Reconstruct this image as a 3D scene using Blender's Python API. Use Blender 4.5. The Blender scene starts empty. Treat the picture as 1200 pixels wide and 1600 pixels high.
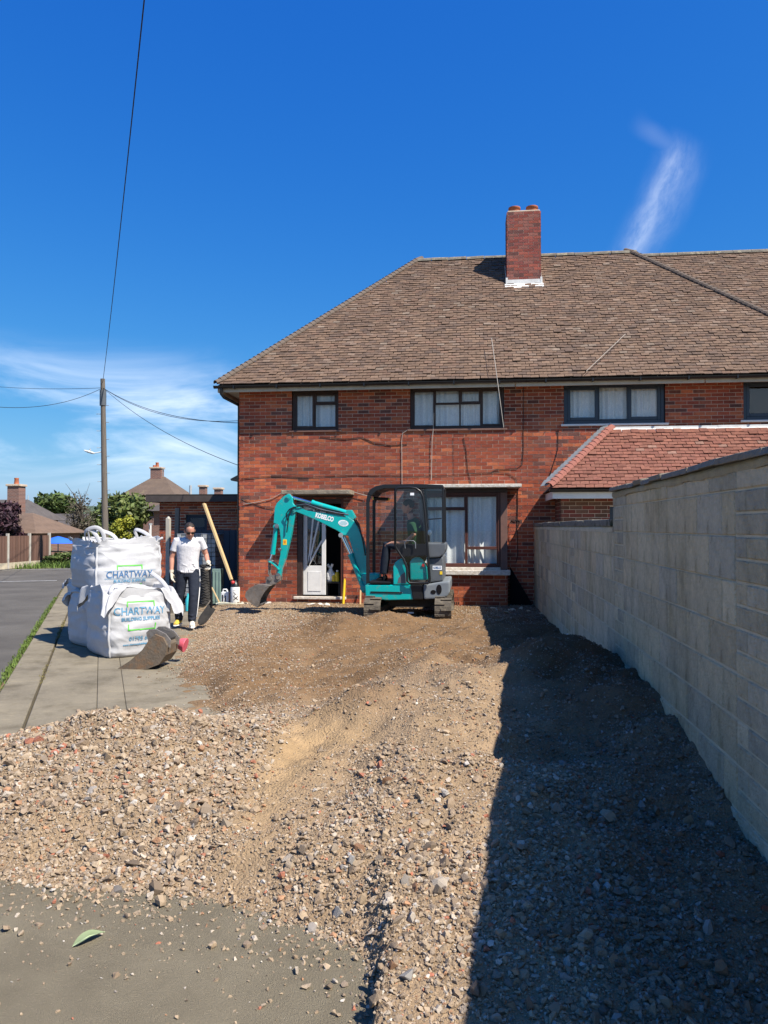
import bpy, bmesh, math, random
import numpy as np
from mathutils import Vector, Matrix, noise as mnoise
R = math.radians
scene = bpy.context.scene
COL = scene.collection
random.seed(7)
RS = np.random.RandomState(11)

# ------------------------------------------------------------------ camera
H = 1.67
YAW = R(6.4)
PITCH = math.atan(23 / 1203.0)
cam_d = bpy.data.cameras.new('camera')
cam_d.sensor_fit = 'HORIZONTAL'
cam_d.sensor_width = 36.0
cam_d.lens = 36.0 * 1203.0 / 1200.0
cam_d.clip_start = 0.05
cam_d.clip_end = 3000
cam = bpy.data.objects.new('camera', cam_d)
cam.location = (0, 0, H)
cam.rotation_euler = (R(90) + PITCH, 0, YAW)
COL.objects.link(cam)
scene.camera = cam

# ------------------------------------------------------------------ light
SUN = Vector((0.67, -0.42, 1.0)).normalized()          # towards the sun
sun_d = bpy.data.lights.new('sun', 'SUN')
sun_d.energy = 5.0
sun_d.angle = R(0.53)
sun_d.color = (1.0, 0.93, 0.83)
sun = bpy.data.objects.new('sun', sun_d)
sun.rotation_euler = SUN.to_track_quat('Z', 'Y').to_euler()
sun.location = (6, -4, 12)
COL.objects.link(sun)
scene.view_settings.view_transform = 'Standard'
scene.view_settings.look = 'None'
scene.view_settings.gamma = 1.0
scene.view_settings.use_curve_mapping = False
scene.view_settings.exposure = 0.80


def spot(px, py, Y):
    """the point of the vertical plane y = Y that was measured at (px, py) of the survey photograph"""
    u = (px - 600) / 1203.0
    v = (800 - py) / 1203.0
    fw = math.cos(PITCH) - v * math.sin(PITCH)
    up = math.sin(PITCH) + v * math.cos(PITCH)
    c, s = math.cos(YAW), math.sin(YAW)
    d = Vector((u * c - fw * s, u * s + fw * c, up))
    return Vector((0, 0, H)) + d * (Y / d.y)


def spotd(px, py, D):
    """the same at distance D along the view"""
    u = (px - 600) / 1203.0
    v = (800 - py) / 1203.0
    fw = math.cos(PITCH) - v * math.sin(PITCH)
    up = math.sin(PITCH) + v * math.cos(PITCH)
    c, s = math.cos(YAW), math.sin(YAW)
    return Vector((0, 0, H)) + Vector((u * c - fw * s, u * s + fw * c, up)) * (D / fw)


def raydir(px, py):
    return (spotd(px, py, 1.0) - Vector((0, 0, H))).normalized()


def setup_world():
    w = bpy.data.worlds.new('World')
    scene.world = w
    w.use_nodes = True
    nt = w.node_tree
    N, L = nt.nodes, nt.links
    N.clear()
    out = N.new('ShaderNodeOutputWorld')
    bg = N.new('ShaderNodeBackground')
    sky = N.new('ShaderNodeTexSky')
    sky.sky_type = 'NISHITA'
    sky.sun_disc = False
    sky.sun_elevation = math.asin(SUN.z)
    sky.sun_rotation = math.atan2(SUN.x, SUN.y)
    sky.altitude = 0
    sky.air_density = 1.0
    sky.dust_density = 0.6
    sky.ozone_density = 2.0
    SKS = 0.085
    hsv = N.new('ShaderNodeCombineColor')        # the deep clear blue of the day: one tone curve per channel over the whole sky
    spl = N.new('ShaderNodeSeparateColor')
    L.new(sky.outputs[0], spl.inputs[0])
    for ch, (gain, gam) in enumerate(((.74, 1.75), (.60, .96), (.625, .40))):
        a1 = N.new('ShaderNodeMath')
        a1.operation = 'MULTIPLY'
        L.new(spl.outputs[ch], a1.inputs[0])
        a1.inputs[1].default_value = SKS
        a2 = N.new('ShaderNodeMath')
        a2.operation = 'POWER'
        L.new(a1.outputs[0], a2.inputs[0])
        a2.inputs[1].default_value = gam
        a3 = N.new('ShaderNodeMath')
        a3.operation = 'MULTIPLY'
        L.new(a2.outputs[0], a3.inputs[0])
        a3.inputs[1].default_value = gain / SKS
        L.new(a3.outputs[0], hsv.inputs[ch])
    tc = N.new('ShaderNodeTexCoord')

    def dot(v):
        n = N.new('ShaderNodeVectorMath')
        n.operation = 'DOT_PRODUCT'
        L.new(tc.outputs['Generated'], n.inputs[0])
        n.inputs[1].default_value = v
        return n.outputs['Value']

    def m(op, a, b=None, clamp=False):
        n = N.new('ShaderNodeMath')
        n.operation = op
        n.use_clamp = clamp
        for k, q in enumerate((a, b)):
            if q is None:
                continue
            if isinstance(q, (int, float)):
                n.inputs[k].default_value = q
            else:
                L.new(q, n.inputs[k])
        return n.outputs[0]

    def rng(x, a, b, c=0.0, d=1.0):
        n = N.new('ShaderNodeMapRange')
        n.interpolation_type = 'SMOOTHSTEP'
        L.new(x, n.inputs[0])
        for k, q in zip((1, 2, 3, 4), (a, b, c, d)):
            n.inputs[k].default_value = q
        return n.outputs[0]

    def nz(vec, scale, detail=6, rough=.55, dist=0.0):
        n = N.new('ShaderNodeTexNoise')
        n.inputs['Scale'].default_value = scale
        n.inputs['Detail'].default_value = detail
        n.inputs['Roughness'].default_value = rough
        n.inputs['Distortion'].default_value = dist
        L.new(vec, n.inputs['Vector'])
        return n.outputs[0]

    def comb(x, y, z):
        n = N.new('ShaderNodeCombineXYZ')
        for k, q in enumerate((x, y, z)):
            if isinstance(q, (int, float)):
                n.inputs[k].default_value = q
            else:
                L.new(q, n.inputs[k])
        return n.outputs[0]
    # a wisp of high cirrus: a curved streak around one direction of the sky
    c0 = raydir(1030, 310)
    e1 = (raydir(1062, 240) - raydir(992, 385))
    e1 = (e1 - c0 * e1.dot(c0)).normalized()
    e2 = c0.cross(e1)
    dc = dot(c0)
    a = m('DIVIDE', dot(e1), m('MAXIMUM', dc, 0.05))     # along the streak
    b = m('DIVIDE', dot(e2), m('MAXIMUM', dc, 0.05))     # across it
    warp = m('MULTIPLY', m('SUBTRACT', nz(comb(a, b, 0.3), 8.0, 3), 0.5), 0.030)
    b2 = m('ADD', m('ADD', b, warp), m('MULTIPLY', m('MULTIPLY', a, a), 0.9))
    core = m('MULTIPLY', rng(m('ABSOLUTE', b2), 0.0, 0.018, 1.0, 0.0), .5)
    wide = m('MULTIPLY', rng(m('ABSOLUTE', m('ADD', b2, -0.006)), 0.0, 0.036, 1.0, 0.0), 0.45)
    ends = m('MULTIPLY', rng(a, -0.13, -0.06), rng(a, 0.03, 0.075, 1.0, 0.0))
    fil = rng(nz(comb(m('MULTIPLY', a, 6.0), m('MULTIPLY', b2, 16.0), 0.0), 3.0, 8, .65), 0.25, 0.75, 0.15, 1.0)
    front = rng(dc, 0.5, 0.6)
    wisp = m('MULTIPLY', m('MULTIPLY', m('MULTIPLY', m('ADD', core, wide, True), ends), fil), front)
    # its faint hooked head
    c1 = raydir(1036, 226)
    f1 = raydir(1066, 248) - raydir(1004, 208)
    f1 = (f1 - c1 * f1.dot(c1)).normalized()
    f2 = c1.cross(f1)
    a_h, b_h = m('DIVIDE', dot(f1), m('MAXIMUM', dc, 0.05)), m('DIVIDE', dot(f2), m('MAXIMUM', dc, 0.05))
    b_h = m('ADD', m('ADD', b_h, warp), m('MULTIPLY', m('MULTIPLY', a_h, a_h), 3.0))
    hook = m('MULTIPLY', m('MULTIPLY', rng(m('ABSOLUTE', b_h), 0.0, 0.014, 0.17, 0.0), rng(m('ABSOLUTE', a_h), 0.015, 0.05, 1.0, 0.0)), front)
    wisp = m('MAXIMUM', wisp, hook)
    # low thin cloud towards the horizon
    sep = N.new('ShaderNodeSeparateXYZ')
    L.new(tc.outputs['Generated'], sep.inputs[0])
    low = m('MULTIPLY', rng(sep.outputs['Z'], 0.03, 0.09), rng(sep.outputs['Z'], 0.13, 0.235, 1.0, 0.0))
    stretch = comb(sep.outputs['X'], sep.outputs['Y'], m('MULTIPLY', sep.outputs['Z'], 3.2))
    cl = rng(nz(stretch, 4.3, 8, .58, .6), 0.34, 0.74)
    low = m('MULTIPLY', m('MULTIPLY', low, cl), 0.88)
    mask = m('MULTIPLY', m('MAXIMUM', m('MULTIPLY', wisp, 0.40), low), 0.9, True)
    mix = N.new('ShaderNodeMixRGB')
    L.new(mask, mix.inputs[0])
    L.new(hsv.outputs[0], mix.inputs[1])
    mix.inputs[2].default_value = (8.6, 9.3, 10.2, 1)
    L.new(mix.outputs[0], bg.inputs['Color'])
    bg.inputs['Strength'].default_value = SKS
    L.new(bg.outputs[0], out.inputs['Surface'])


setup_world()


# ------------------------------------------------------------------ materials
def new_mat(name):
    m = bpy.data.materials.new(name)
    m.use_nodes = True
    nt = m.node_tree
    return m, nt, nt.nodes, nt.links, nt.nodes['Principled BSDF']


def mat(name, c1, c2=None, scale=6.0, rough=.7, bump=0.0, bscale=60.0, metal=0.0, spec=.4, attr=False,
        spots=None, sscale=25.0, sthr=(.62, .7), detail=6, rvar=0.0, stretch=None, coat=0.0):
    m, nt, N, L, P = new_mat(name)
    tc = N.new('ShaderNodeTexCoord')
    vec = tc.outputs['Object']
    if stretch:
        mp = N.new('ShaderNodeMapping')
        mp.inputs['Scale'].default_value = stretch
        L.new(vec, mp.inputs['Vector'])
        vec = mp.outputs[0]
    n = N.new('ShaderNodeTexNoise')
    n.inputs['Scale'].default_value = scale
    n.inputs['Detail'].default_value = detail
    n.inputs['Roughness'].default_value = .62
    L.new(vec, n.inputs['Vector'])
    rp = N.new('ShaderNodeMapRange')
    L.new(n.outputs[0], rp.inputs[0])
    rp.inputs[1].default_value = .3
    rp.inputs[2].default_value = .7
    mx = N.new('ShaderNodeMixRGB')
    L.new(rp.outputs[0], mx.inputs[0])
    c2 = c2 or c1
    mx.inputs[1].default_value = (*c1, 1)
    mx.inputs[2].default_value = (*c2, 1)
    col = mx.outputs[0]
    if spots:
        n2 = N.new('ShaderNodeTexNoise')
        n2.inputs['Scale'].default_value = sscale
        n2.inputs['Detail'].default_value = 5
        n2.inputs['Roughness'].default_value = .65
        L.new(vec, n2.inputs['Vector'])
        r2 = N.new('ShaderNodeMapRange')
        L.new(n2.outputs[0], r2.inputs[0])
        r2.inputs[1].default_value, r2.inputs[2].default_value = sthr
        mx2 = N.new('ShaderNodeMixRGB')
        L.new(r2.outputs[0], mx2.inputs[0])
        L.new(col, mx2.inputs[1])
        mx2.inputs[2].default_value = (*spots, 1)
        col = mx2.outputs[0]
    if attr:
        at = N.new('ShaderNodeAttribute')
        at.attribute_name = 'col'
        mm = N.new('ShaderNodeMixRGB')
        mm.blend_type = 'MULTIPLY'
        mm.inputs[0].default_value = 1
        L.new(at.outputs['Color'], mm.inputs[1])
        L.new(col, mm.inputs[2])
        col = mm.outputs[0]
    L.new(col, P.inputs['Base Color'])
    P.inputs['Roughness'].default_value = rough
    P.inputs['Metallic'].default_value = metal
    P.inputs['Specular IOR Level'].default_value = spec
    P.inputs['Coat Weight'].default_value = coat
    if rvar:
        rr = N.new('ShaderNodeMapRange')
        L.new(n.outputs[0], rr.inputs[0])
        rr.inputs[3].default_value = rough - rvar
        rr.inputs[4].default_value = rough + rvar
        L.new(rr.outputs[0], P.inputs['Roughness'])
    if bump:
        nb = N.new('ShaderNodeTexNoise')
        nb.inputs['Scale'].default_value = bscale
        nb.inputs['Detail'].default_value = 6
        L.new(vec, nb.inputs['Vector'])
        bp = N.new('ShaderNodeBump')
        bp.inputs['Strength'].default_value = bump
        bp.inputs['Distance'].default_value = .02
        L.new(nb.outputs[0], bp.inputs['Height'])
        L.new(bp.outputs[0], P.inputs['Normal'])
    return m


def glass_mat(name, tint=(.85, .9, .9), base=0.06, rough=0.01):
    m, nt, N, L, P = new_mat(name)
    N.remove(P)
    out = N['Material Output']
    t = N.new('ShaderNodeBsdfTransparent')
    t.inputs[0].default_value = (*tint, 1)
    g = N.new('ShaderNodeBsdfGlossy')
    g.inputs['Roughness'].default_value = rough
    fr = N.new('ShaderNodeFresnel')       # a thin sheet: the same reflection from either side
    ge = N.new('ShaderNodeNewGeometry')
    io = N.new('ShaderNodeMapRange')
    L.new(ge.outputs['Backfacing'], io.inputs[0])
    io.inputs[3].default_value = 1.5
    io.inputs[4].default_value = 1 / 1.5
    L.new(io.outputs[0], fr.inputs[0])
    ad = N.new('ShaderNodeMath')
    ad.inputs[1].default_value = base
    L.new(fr.outputs[0], ad.inputs[0])
    mx = N.new('ShaderNodeMixShader')
    L.new(ad.outputs[0], mx.inputs[0])
    L.new(t.outputs[0], mx.inputs[1])
    L.new(g.outputs[0], mx.inputs[2])
    L.new(mx.outputs[0], out.inputs['Surface'])
    return m


MT = {}
MT['brick'] = mat('fired_brick', (1.12, 1.08, 1.05), (.72, .72, .74), 14, .85, .5, 90, attr=True, spec=.2)
MT['mortar'] = mat('lime_mortar', (.62, .50, .38), (.40, .30, .22), 5, .9, .3, 120, spec=.1)
MT['tile'] = mat('clay_roof_tile', (1.2, 1.15, 1.1), (.7, .7, .7), 9, .85, .5, 60, attr=True, spec=.2,
                 spots=(1.7, 1.65, 1.5), sscale=30, sthr=(.68, .76))
MT['redtile'] = mat('red_hip_tile', (.30, .11, .08), (.22, .085, .065), 8, .85, .5, 60)
MT['bonnet'] = mat('dark_bonnet_tile', (.10, .075, .058), (.145, .11, .086), 7, .85, .5, 50)
MT['felt'] = mat('roof_underlay', (.035, .03, .027), None, 5, .9)
MT['ridge'] = mat('ridge_tile', (.10, .085, .07), (.2, .18, .14), 7, .85, .5, 50, spots=(.34, .3, .2), sscale=12, sthr=(.55, .68))
MT['concrete'] = mat('weathered_concrete', (.235, .203, .145), (.15, .130, .097), 1.3, .9, .35, 120, spec=.15, spots=(.30, .255, .185), sscale=45, sthr=(.55, .8))
MT['pad'] = mat('exposed_aggregate_concrete', (.33, .285, .20), (.215, .185, .13), 1.9, .92, 1.0, 300, spec=.1, spots=(.36, .31, .22), sscale=210, sthr=(.58, .66))
MT['asphalt'] = mat('old_asphalt', (.085, .078, .07), (.135, .125, .11), .8, .9, .6, 200, spec=.15)
MT['roadpaint'] = mat('worn_road_paint', (.55, .55, .53), (.3, .3, .29), 6, .8)
MT['earth'] = mat('far_ground', (.11, .12, .05), (.16, .13, .08), .3, .95, .4, 20)
MT['soil'] = mat('dry_soil', (1.18, 1.15, 1.1), (.8, .8, .8), 9, .97, 1.0, 70, attr=True, spec=.08, spots=(1.5, 1.45, 1.35), sscale=120, sthr=(.6, .66))
MT['stone'] = mat('crushed_stone', (1.15, 1.13, 1.1), (.78, .77, .76), 30, .85, .4, 150, attr=True, spec=.25)
MT['block'] = mat('concrete_block', (1.12, 1.10, 1.06), (.80, .80, .79), 17, .97, 1.0, 60, attr=True, spec=.05, spots=(.66, .63, .57), sscale=11, sthr=(.60, .72), detail=10)


def weather(m):
    # damp, algae and rain streaks that run across neighbouring blocks, fixed to the wall
    nt = m.node_tree
    N, L = nt.nodes, nt.links
    P = N['Principled BSDF']
    src = P.inputs['Base Color'].links[0].from_socket
    g = N.new('ShaderNodeNewGeometry')
    for (sx, sz, sc, lo, hi, colr, amt) in ((1, .35, 2.6, .50, .72, (.62, .60, .54), .8), (1, 1, 9.0, .52, .70, (1.30, 1.26, 1.16), .6), (1, .2, 7.0, .60, .72, (.55, .57, .45), .6)):
        mp = N.new('ShaderNodeMapping')
        mp.inputs['Scale'].default_value = (1, sx, sz)
        L.new(g.outputs['Position'], mp.inputs[0])
        n = N.new('ShaderNodeTexNoise')
        n.inputs['Scale'].default_value = sc
        n.inputs['Detail'].default_value = 8
        n.inputs['Roughness'].default_value = .65
        L.new(mp.outputs[0], n.inputs['Vector'])
        r = N.new('ShaderNodeMapRange')
        L.new(n.outputs[0], r.inputs[0])
        r.inputs[1].default_value, r.inputs[2].default_value, r.inputs[4].default_value = lo, hi, amt
        mx = N.new('ShaderNodeMixRGB')
        mx.blend_type = 'MULTIPLY'
        L.new(r.outputs[0], mx.inputs[0])
        L.new(src, mx.inputs[1])
        mx.inputs[2].default_value = (*colr, 1)
        src = mx.outputs[0]
    L.new(src, P.inputs['Base Color'])


weather(MT['block'])
weather(MT['concrete'])
MT['blockmortar'] = mat('block_mortar', (.62, .54, .38), (.46, .40, .28), 6, .95, .5, 90, spec=.1)
MT['coping'] = mat('coping_tile', (.15, .13, .105), (.24, .21, .16), 8, .9, .6, 60, spots=(.3, .26, .14), sscale=14, sthr=(.62, .72))
MT['lime'] = mat('yellow_bedding_mortar', (.42, .34, .2), (.28, .23, .14), 9, .95, .6, 60)
MT['darkwood'] = mat('stained_timber_frame', (.030, .017, .013), (.055, .03, .022), 12, .5, .1, 80)
MT['redwood'] = mat('red_brown_timber', (.10, .03, .02), (.06, .022, .016), 9, .55)
MT['brownboard'] = mat('brown_painted_board', (.18, .095, .07), (.13, .07, .055), 8, .6)
MT['anthracite'] = mat('anthracite_frame', (.030, .042, .06), None, 6, .35)
MT['cream'] = mat('cream_paint', (.52, .47, .38), (.4, .36, .29), 6, .6)
MT['whitepaint'] = mat('white_paint', (.74, .73, .7), (.62, .61, .58), 6, .5)
MT['flakywhite'] = mat('flaking_white_paint', (.7, .67, .6), (.42, .35, .27), 16, .7, .4, 50)
MT['lead'] = mat('lead_sheet', (.20, .215, .22), (.28, .295, .30), 8, .55, .2, 30, metal=.2)
MT['whitelead'] = mat('pale_flashing', (.72, .72, .7), (.55, .55, .53), 9, .6)
MT['black'] = mat('black_plastic', (.012, .012, .013), None, 6, .35)
MT['blackmat'] = mat('black_matt', (.010, .0095, .011), None, 6, .9, spec=.1)
MT['dark'] = mat('dark_interior', (.02, .019, .018), None, 6, .9, spec=.05)
MT['curtain'] = mat('net_curtain', (.80, .81, .80), (.62, .64, .65), 40, .95, .2, 200, spec=.05, detail=2)
MT['glass'] = glass_mat('window_glass', (.93, .95, .95), .03)
MT['cabglass'] = glass_mat('cab_glass', (.86, .91, .89), .02)
MT['pot'] = mat('terracotta_pot', (.42, .13, .06), (.3, .1, .05), 8, .8)
MT['teal'] = mat('teal_machine_paint', (.0, .385, .37), (.0, .35, .335), 5, .32, .0, coat=.3, spots=(.16, .22, .17), sscale=8, sthr=(.56, .76), rvar=.1)
MT['grey'] = mat('dark_grey_machine_paint', (.085, .095, .105), (.11, .12, .13), 5, .45)
MT['midgrey'] = mat('counterweight_grey', (.15, .17, .19), (.19, .21, .22), 5, .5, .1, 30)
MT['steel'] = mat('bare_steel', (.42, .42, .42), (.3, .3, .3), 12, .3, metal=.9)
MT['chrome'] = mat('cylinder_rod_chrome', (.8, .8, .8), None, 12, .12, metal=1)
MT['rusty'] = mat('rusty_bucket_steel', (.13, .10, .07), (.19, .15, .11), 9, .6, .3, 40, metal=.25, spots=(.22, .13, .07), sscale=10, sthr=(.5, .7))
MT['bucketsteel'] = mat('worn_bucket_steel', (.17, .15, .13), (.30, .27, .24), 9, .5, .3, 40, metal=.5, spots=(.26, .17, .1), sscale=14, sthr=(.55, .75))
MT['rubber'] = mat('dusty_track_rubber', (.15, .125, .09), (.055, .047, .038), 9, .9, .6, 40)
MT['darkrubber'] = mat('dark_rubber', (.02, .02, .02), (.05, .045, .04), 9, .8)
MT['decal'] = mat('white_decal', (.82, .83, .83), None, 6, .4)
MT['yellow'] = mat('yellow_decal', (.8, .55, .03), None, 6, .4)
MT['orange'] = mat('orange_print', (.75, .2, .02), None, 6, .4)
MT['redcap'] = mat('red_plastic', (.55, .04, .04), None, 6, .4)
MT['pink'] = mat('faded_pink_plastic', (.68, .12, .16), (.55, .09, .12), 8, .6)
MT['bag'] = mat('woven_white_polypropylene', (.47, .47, .475), (.42, .42, .43), 9, .55, .12, 25, spec=.25)
MT['bagblue'] = mat('blue_print', (.06, .15, .30), None, 6, .6)
MT['bagteal'] = mat('pale_blue_print', (.10, .27, .42), None, 6, .6)
MT['baggreen'] = mat('green_print', (.12, .52, .07), None, 6, .6)
MT['skin'] = mat('skin', (.50, .25, .17), (.44, .2, .14), 9, .5)
MT['hair'] = mat('dark_brown_hair', (.022, .015, .011), (.04, .027, .02), 60, .6, .5, 90)
MT['tshirt'] = mat('white_cotton', (.60, .59, .60), (.54, .53, .54), 9, .95, .6, 12, spec=.05)
MT['joggers'] = mat('navy_jersey', (.018, .023, .036), (.03, .035, .05), 9, .9, .5, 10, spec=.1)
MT['glove'] = mat('cream_work_glove', (.66, .6, .48), (.55, .5, .4), 20, .9)
MT['greenshirt'] = mat('dark_green_shirt', (.02, .07, .03), None, 9, .95)
MT['shoe'] = mat('white_trainer', (.68, .64, .55), (.5, .46, .38), 20, .6)
MT['shoeyellow'] = mat('yellow_trainer_panel', (.62, .42, .06), None, 20, .6)
MT['fence'] = mat('brown_fence_board', (.15, .08, .055), (.10, .055, .04), 5, .85, .3, 30, attr=True, stretch=(1, 1, .2))
MT['post'] = mat('concrete_fence_post', (.45, .42, .36), (.36, .33, .28), 5, .9)
MT['gravelboard'] = mat('concrete_gravel_board', (.5, .43, .3), (.38, .33, .24), 5, .9)
MT['pole'] = mat('weathered_pole_timber', (.10, .085, .07), (.16, .135, .11), 4, .9, .3, 30, stretch=(6, 6, .6))
MT['timber'] = mat('new_sawn_timber', (.58, .42, .22), (.48, .34, .17), 6, .8, .1, 40, stretch=(8, 8, .5))
MT['greytimber'] = mat('grey_weathered_timber', (.13, .115, .095), (.2, .17, .14), 6, .9, .2, 40, stretch=(8, 8, .5))
MT['navy'] = mat('navy_painted_boards', (.025, .04, .06), (.035, .05, .07), 3, .6)
MT['galv'] = mat('galvanised_sheet', (.42, .44, .45), (.33, .35, .36), 9, .55, metal=.2)
MT['paver'] = mat('grey_concrete_paver', (.33, .345, .35), (.26, .27, .275), 9, .85, .3, 60, attr=True)
MT['greenplastic'] = mat('pale_green_plastic', (.22, .32, .28), (.18, .26, .23), 6, .5)
MT['turq'] = mat('turquoise_plastic', (.04, .4, .45), None, 6, .5)
MT['blue'] = mat('blue_canvas', (.02, .12, .6), None, 6, .8)
MT['bark'] = mat('bark', (.07, .055, .04), (.12, .1, .075), 9, .95, .5, 30)
MT['leaf'] = mat('foliage', (1.15, 1.15, 1.1), (.8, .8, .8), .8, .6, attr=True, spec=.25)
MT['grass'] = mat('grass_blades', (1.1, 1.1, 1.1), (.8, .8, .8), 4, .7, attr=True, spec=.2)
MT['hill'] = mat('distant_hill', (.05, .085, .05), (.08, .11, .06), .02, .95)
MT['cable'] = mat('black_cable', (.015, .013, .012), None, 5, .6)
MT['palecable'] = mat('pale_cable', (.34, .31, .27), None, 5, .6)
MT['yellowpaint'] = mat('yellow_handle', (.75, .52, .02), (.6, .4, .02), 9, .5)
MT['plasticbag'] = mat('white_plastic_bag', (.75, .75, .73), None, 9, .5, .4, 30)
MT['lampgrey'] = mat('lamp_housing', (.55, .57, .58), None, 9, .4)


# ------------------------------------------------------------------ builders
def link(o, parent=None):
    COL.objects.link(o)
    if parent is not None:
        o.parent = parent
        if parent.type == 'EMPTY':
            o.matrix_parent_inverse = Matrix.Translation(parent.location).inverted()
    return o


def tag(o, label=None, cat=None, group=None, kind=None):
    if label:
        o['label'] = label
    if cat:
        o['category'] = cat
    if group:
        o['group'] = group
    if kind:
        o['kind'] = kind
    return o


def thing(name, loc, label, cat, group=None):
    o = bpy.data.objects.new(name, None)
    o.empty_display_size = .2
    o.location = loc
    COL.objects.link(o)
    return tag(o, label, cat, group)


def V3(p):
    return Vector((p[0], p[1], p[2]))


class MB:
    def __init__(s):
        s.v, s.f, s.m, s.s = [], [], [], []

    def add(s, vs, fs, mi=0, smooth=False):
        o = len(s.v)
        s.v += [tuple(p) for p in vs]
        for f in fs:
            s.f.append([o + i for i in f])
            s.m.append(mi)
            s.s.append(smooth)
        return s

    def box(s, x0, x1, y0, y1, z0, z1, mi=0):
        vs = [(x, y, z) for z in (z0, z1) for y in (y0, y1) for x in (x0, x1)]
        return s.add(vs, [(0, 2, 3, 1), (4, 5, 7, 6), (0, 1, 5, 4), (2, 6, 7, 3), (0, 4, 6, 2), (1, 3, 7, 5)], mi)

    def obox(s, c, a, b, d, mi=0):
        c, a, b, d = V3(c), V3(a), V3(b), V3(d)
        vs = [c + a * i + b * j + d * k for k in (-1, 1) for j in (-1, 1) for i in (-1, 1)]
        return s.add(vs, [(0, 2, 3, 1), (4, 5, 7, 6), (0, 1, 5, 4), (2, 6, 7, 3), (0, 4, 6, 2), (1, 3, 7, 5)], mi)

    def beam(s, p, q, w, h, up=(0, 0, 1), mi=0):
        p, q = V3(p), V3(q)
        t = (q - p)
        L_ = t.length
        t.normalize()
        u = t.cross(V3(up))
        if u.length < 1e-4:
            u = t.cross(Vector((1, 0, 0)))
        u.normalize()
        n = u.cross(t)
        return s.obox((p + q) / 2, t * (L_ / 2), u * (w / 2), n * (h / 2), mi)

    def cyl(s, p, q, r0, r1=None, n=12, mi=0, caps=True):
        r1 = r0 if r1 is None else r1
        return s.loft([p, q], [(r0, r0), (r1, r1)], n, mi, caps)

    def loft(s, path, radii, n=12, mi=0, caps=True, ref=None, power=1.0):
        path = [V3(p) for p in path]
        rings = []
        k = len(path)
        pu = None
        for i in range(k):
            t = (path[min(i + 1, k - 1)] - path[max(i - 1, 0)])
            t = t.normalized() if t.length > 1e-9 else Vector((0, 0, 1))
            if pu is None:
                u = V3(ref) if ref is not None else (Vector((1, 0, 0)) if abs(t.x) < .8 else Vector((0, 1, 0)))
            else:
                u = pu
            u = u - t * u.dot(t)
            if u.length < 1e-6:
                u = t.orthogonal()
            u.normalize()
            pu = u
            w = t.cross(u)
            rx, ry = radii[i] if isinstance(radii[i], (tuple, list)) else (radii[i], radii[i])
            ring = []
            for j in range(n):
                a = 2 * math.pi * j / n
                ca, sa = math.cos(a), math.sin(a)
                if power != 1.0:
                    ca = math.copysign(abs(ca) ** power, ca)
                    sa = math.copysign(abs(sa) ** power, sa)
                ring.append(path[i] + u * (rx * ca) + w * (ry * sa))
            rings.append(ring)
        vs = [p for r in rings for p in r]
        fs = []
        for i in range(k - 1):
            for j in range(n):
                a, b = i * n + j, i * n + (j + 1) % n
                fs.append((a, b, b + n, a + n))
        s.add(vs, fs, mi, True)
        if caps:
            s.add(rings[0], [tuple(range(n))[::-1]], mi)
            s.add(rings[-1], [tuple(range(n))], mi)
        return s

    def tube(s, path, r, n=8, mi=0, closed=False):
        path = [V3(p) for p in path]
        if closed:
            path = path + [path[0], path[1]]
        return s.loft(path, [(r, r)] * len(path), n, mi, not closed)

    def prism(s, poly, y0, y1, mi=0):
        """poly of (x, z) pushed along y"""
        k = len(poly)
        vs = [(x, y0, z) for x, z in poly] + [(x, y1, z) for x, z in poly]
        fs = [tuple(range(k)), tuple(range(2 * k - 1, k - 1, -1))]
        fs += [(i, k + i, k + (i + 1) % k, (i + 1) % k) for i in range(k)]
        return s.add(vs, fs, mi)

    def ball(s, c, r, nu=16, nv=10, mi=0, fn=None):
        c = V3(c)
        r = r if isinstance(r, (tuple, list)) else (r, r, r)
        vs = []
        for i in range(nv + 1):
            th = math.pi * i / nv
            for j in range(nu):
                ph = 2 * math.pi * j / nu
                p = Vector((math.sin(th) * math.cos(ph), math.sin(th) * math.sin(ph), math.cos(th)))
                if fn:
                    p = fn(p)
                vs.append((c.x + p.x * r[0], c.y + p.y * r[1], c.z + p.z * r[2]))
        fs = []
        for i in range(nv):
            for j in range(nu):
                a, b = i * nu + j, i * nu + (j + 1) % nu
                fs.append((a, a + nu, b + nu, b))
        return s.add(vs, fs, mi, True)

    def build(s, name, mats, parent=None, bevel=0.0, seg=2, clean=True):
        me = bpy.data.meshes.new(name)
        mats = mats if isinstance(mats, (list, tuple)) else [mats]
        me.from_pydata(s.v, [], s.f)
        for m in mats:
            me.materials.append(m)
        me.polygons.foreach_set('material_index', s.m)
        me.polygons.foreach_set('use_smooth', s.s)
        if clean or bevel:
            bm = bmesh.new()
            bm.from_mesh(me)
            if clean:
                bmesh.ops.recalc_face_normals(bm, faces=bm.faces)
            if bevel:
                es = [e for e in bm.edges if len(e.link_faces) == 2 and e.calc_face_angle(0) > R(28)]
                try:
                    bmesh.ops.bevel(bm, geom=es, offset=bevel, segments=seg, profile=.6, affect='EDGES', clamp_overlap=True)
                except Exception:
                    pass
            bm.to_mesh(me)
            bm.free()
        me.update()
        o = bpy.data.objects.new(name, me)
        return link(o, parent)


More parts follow.
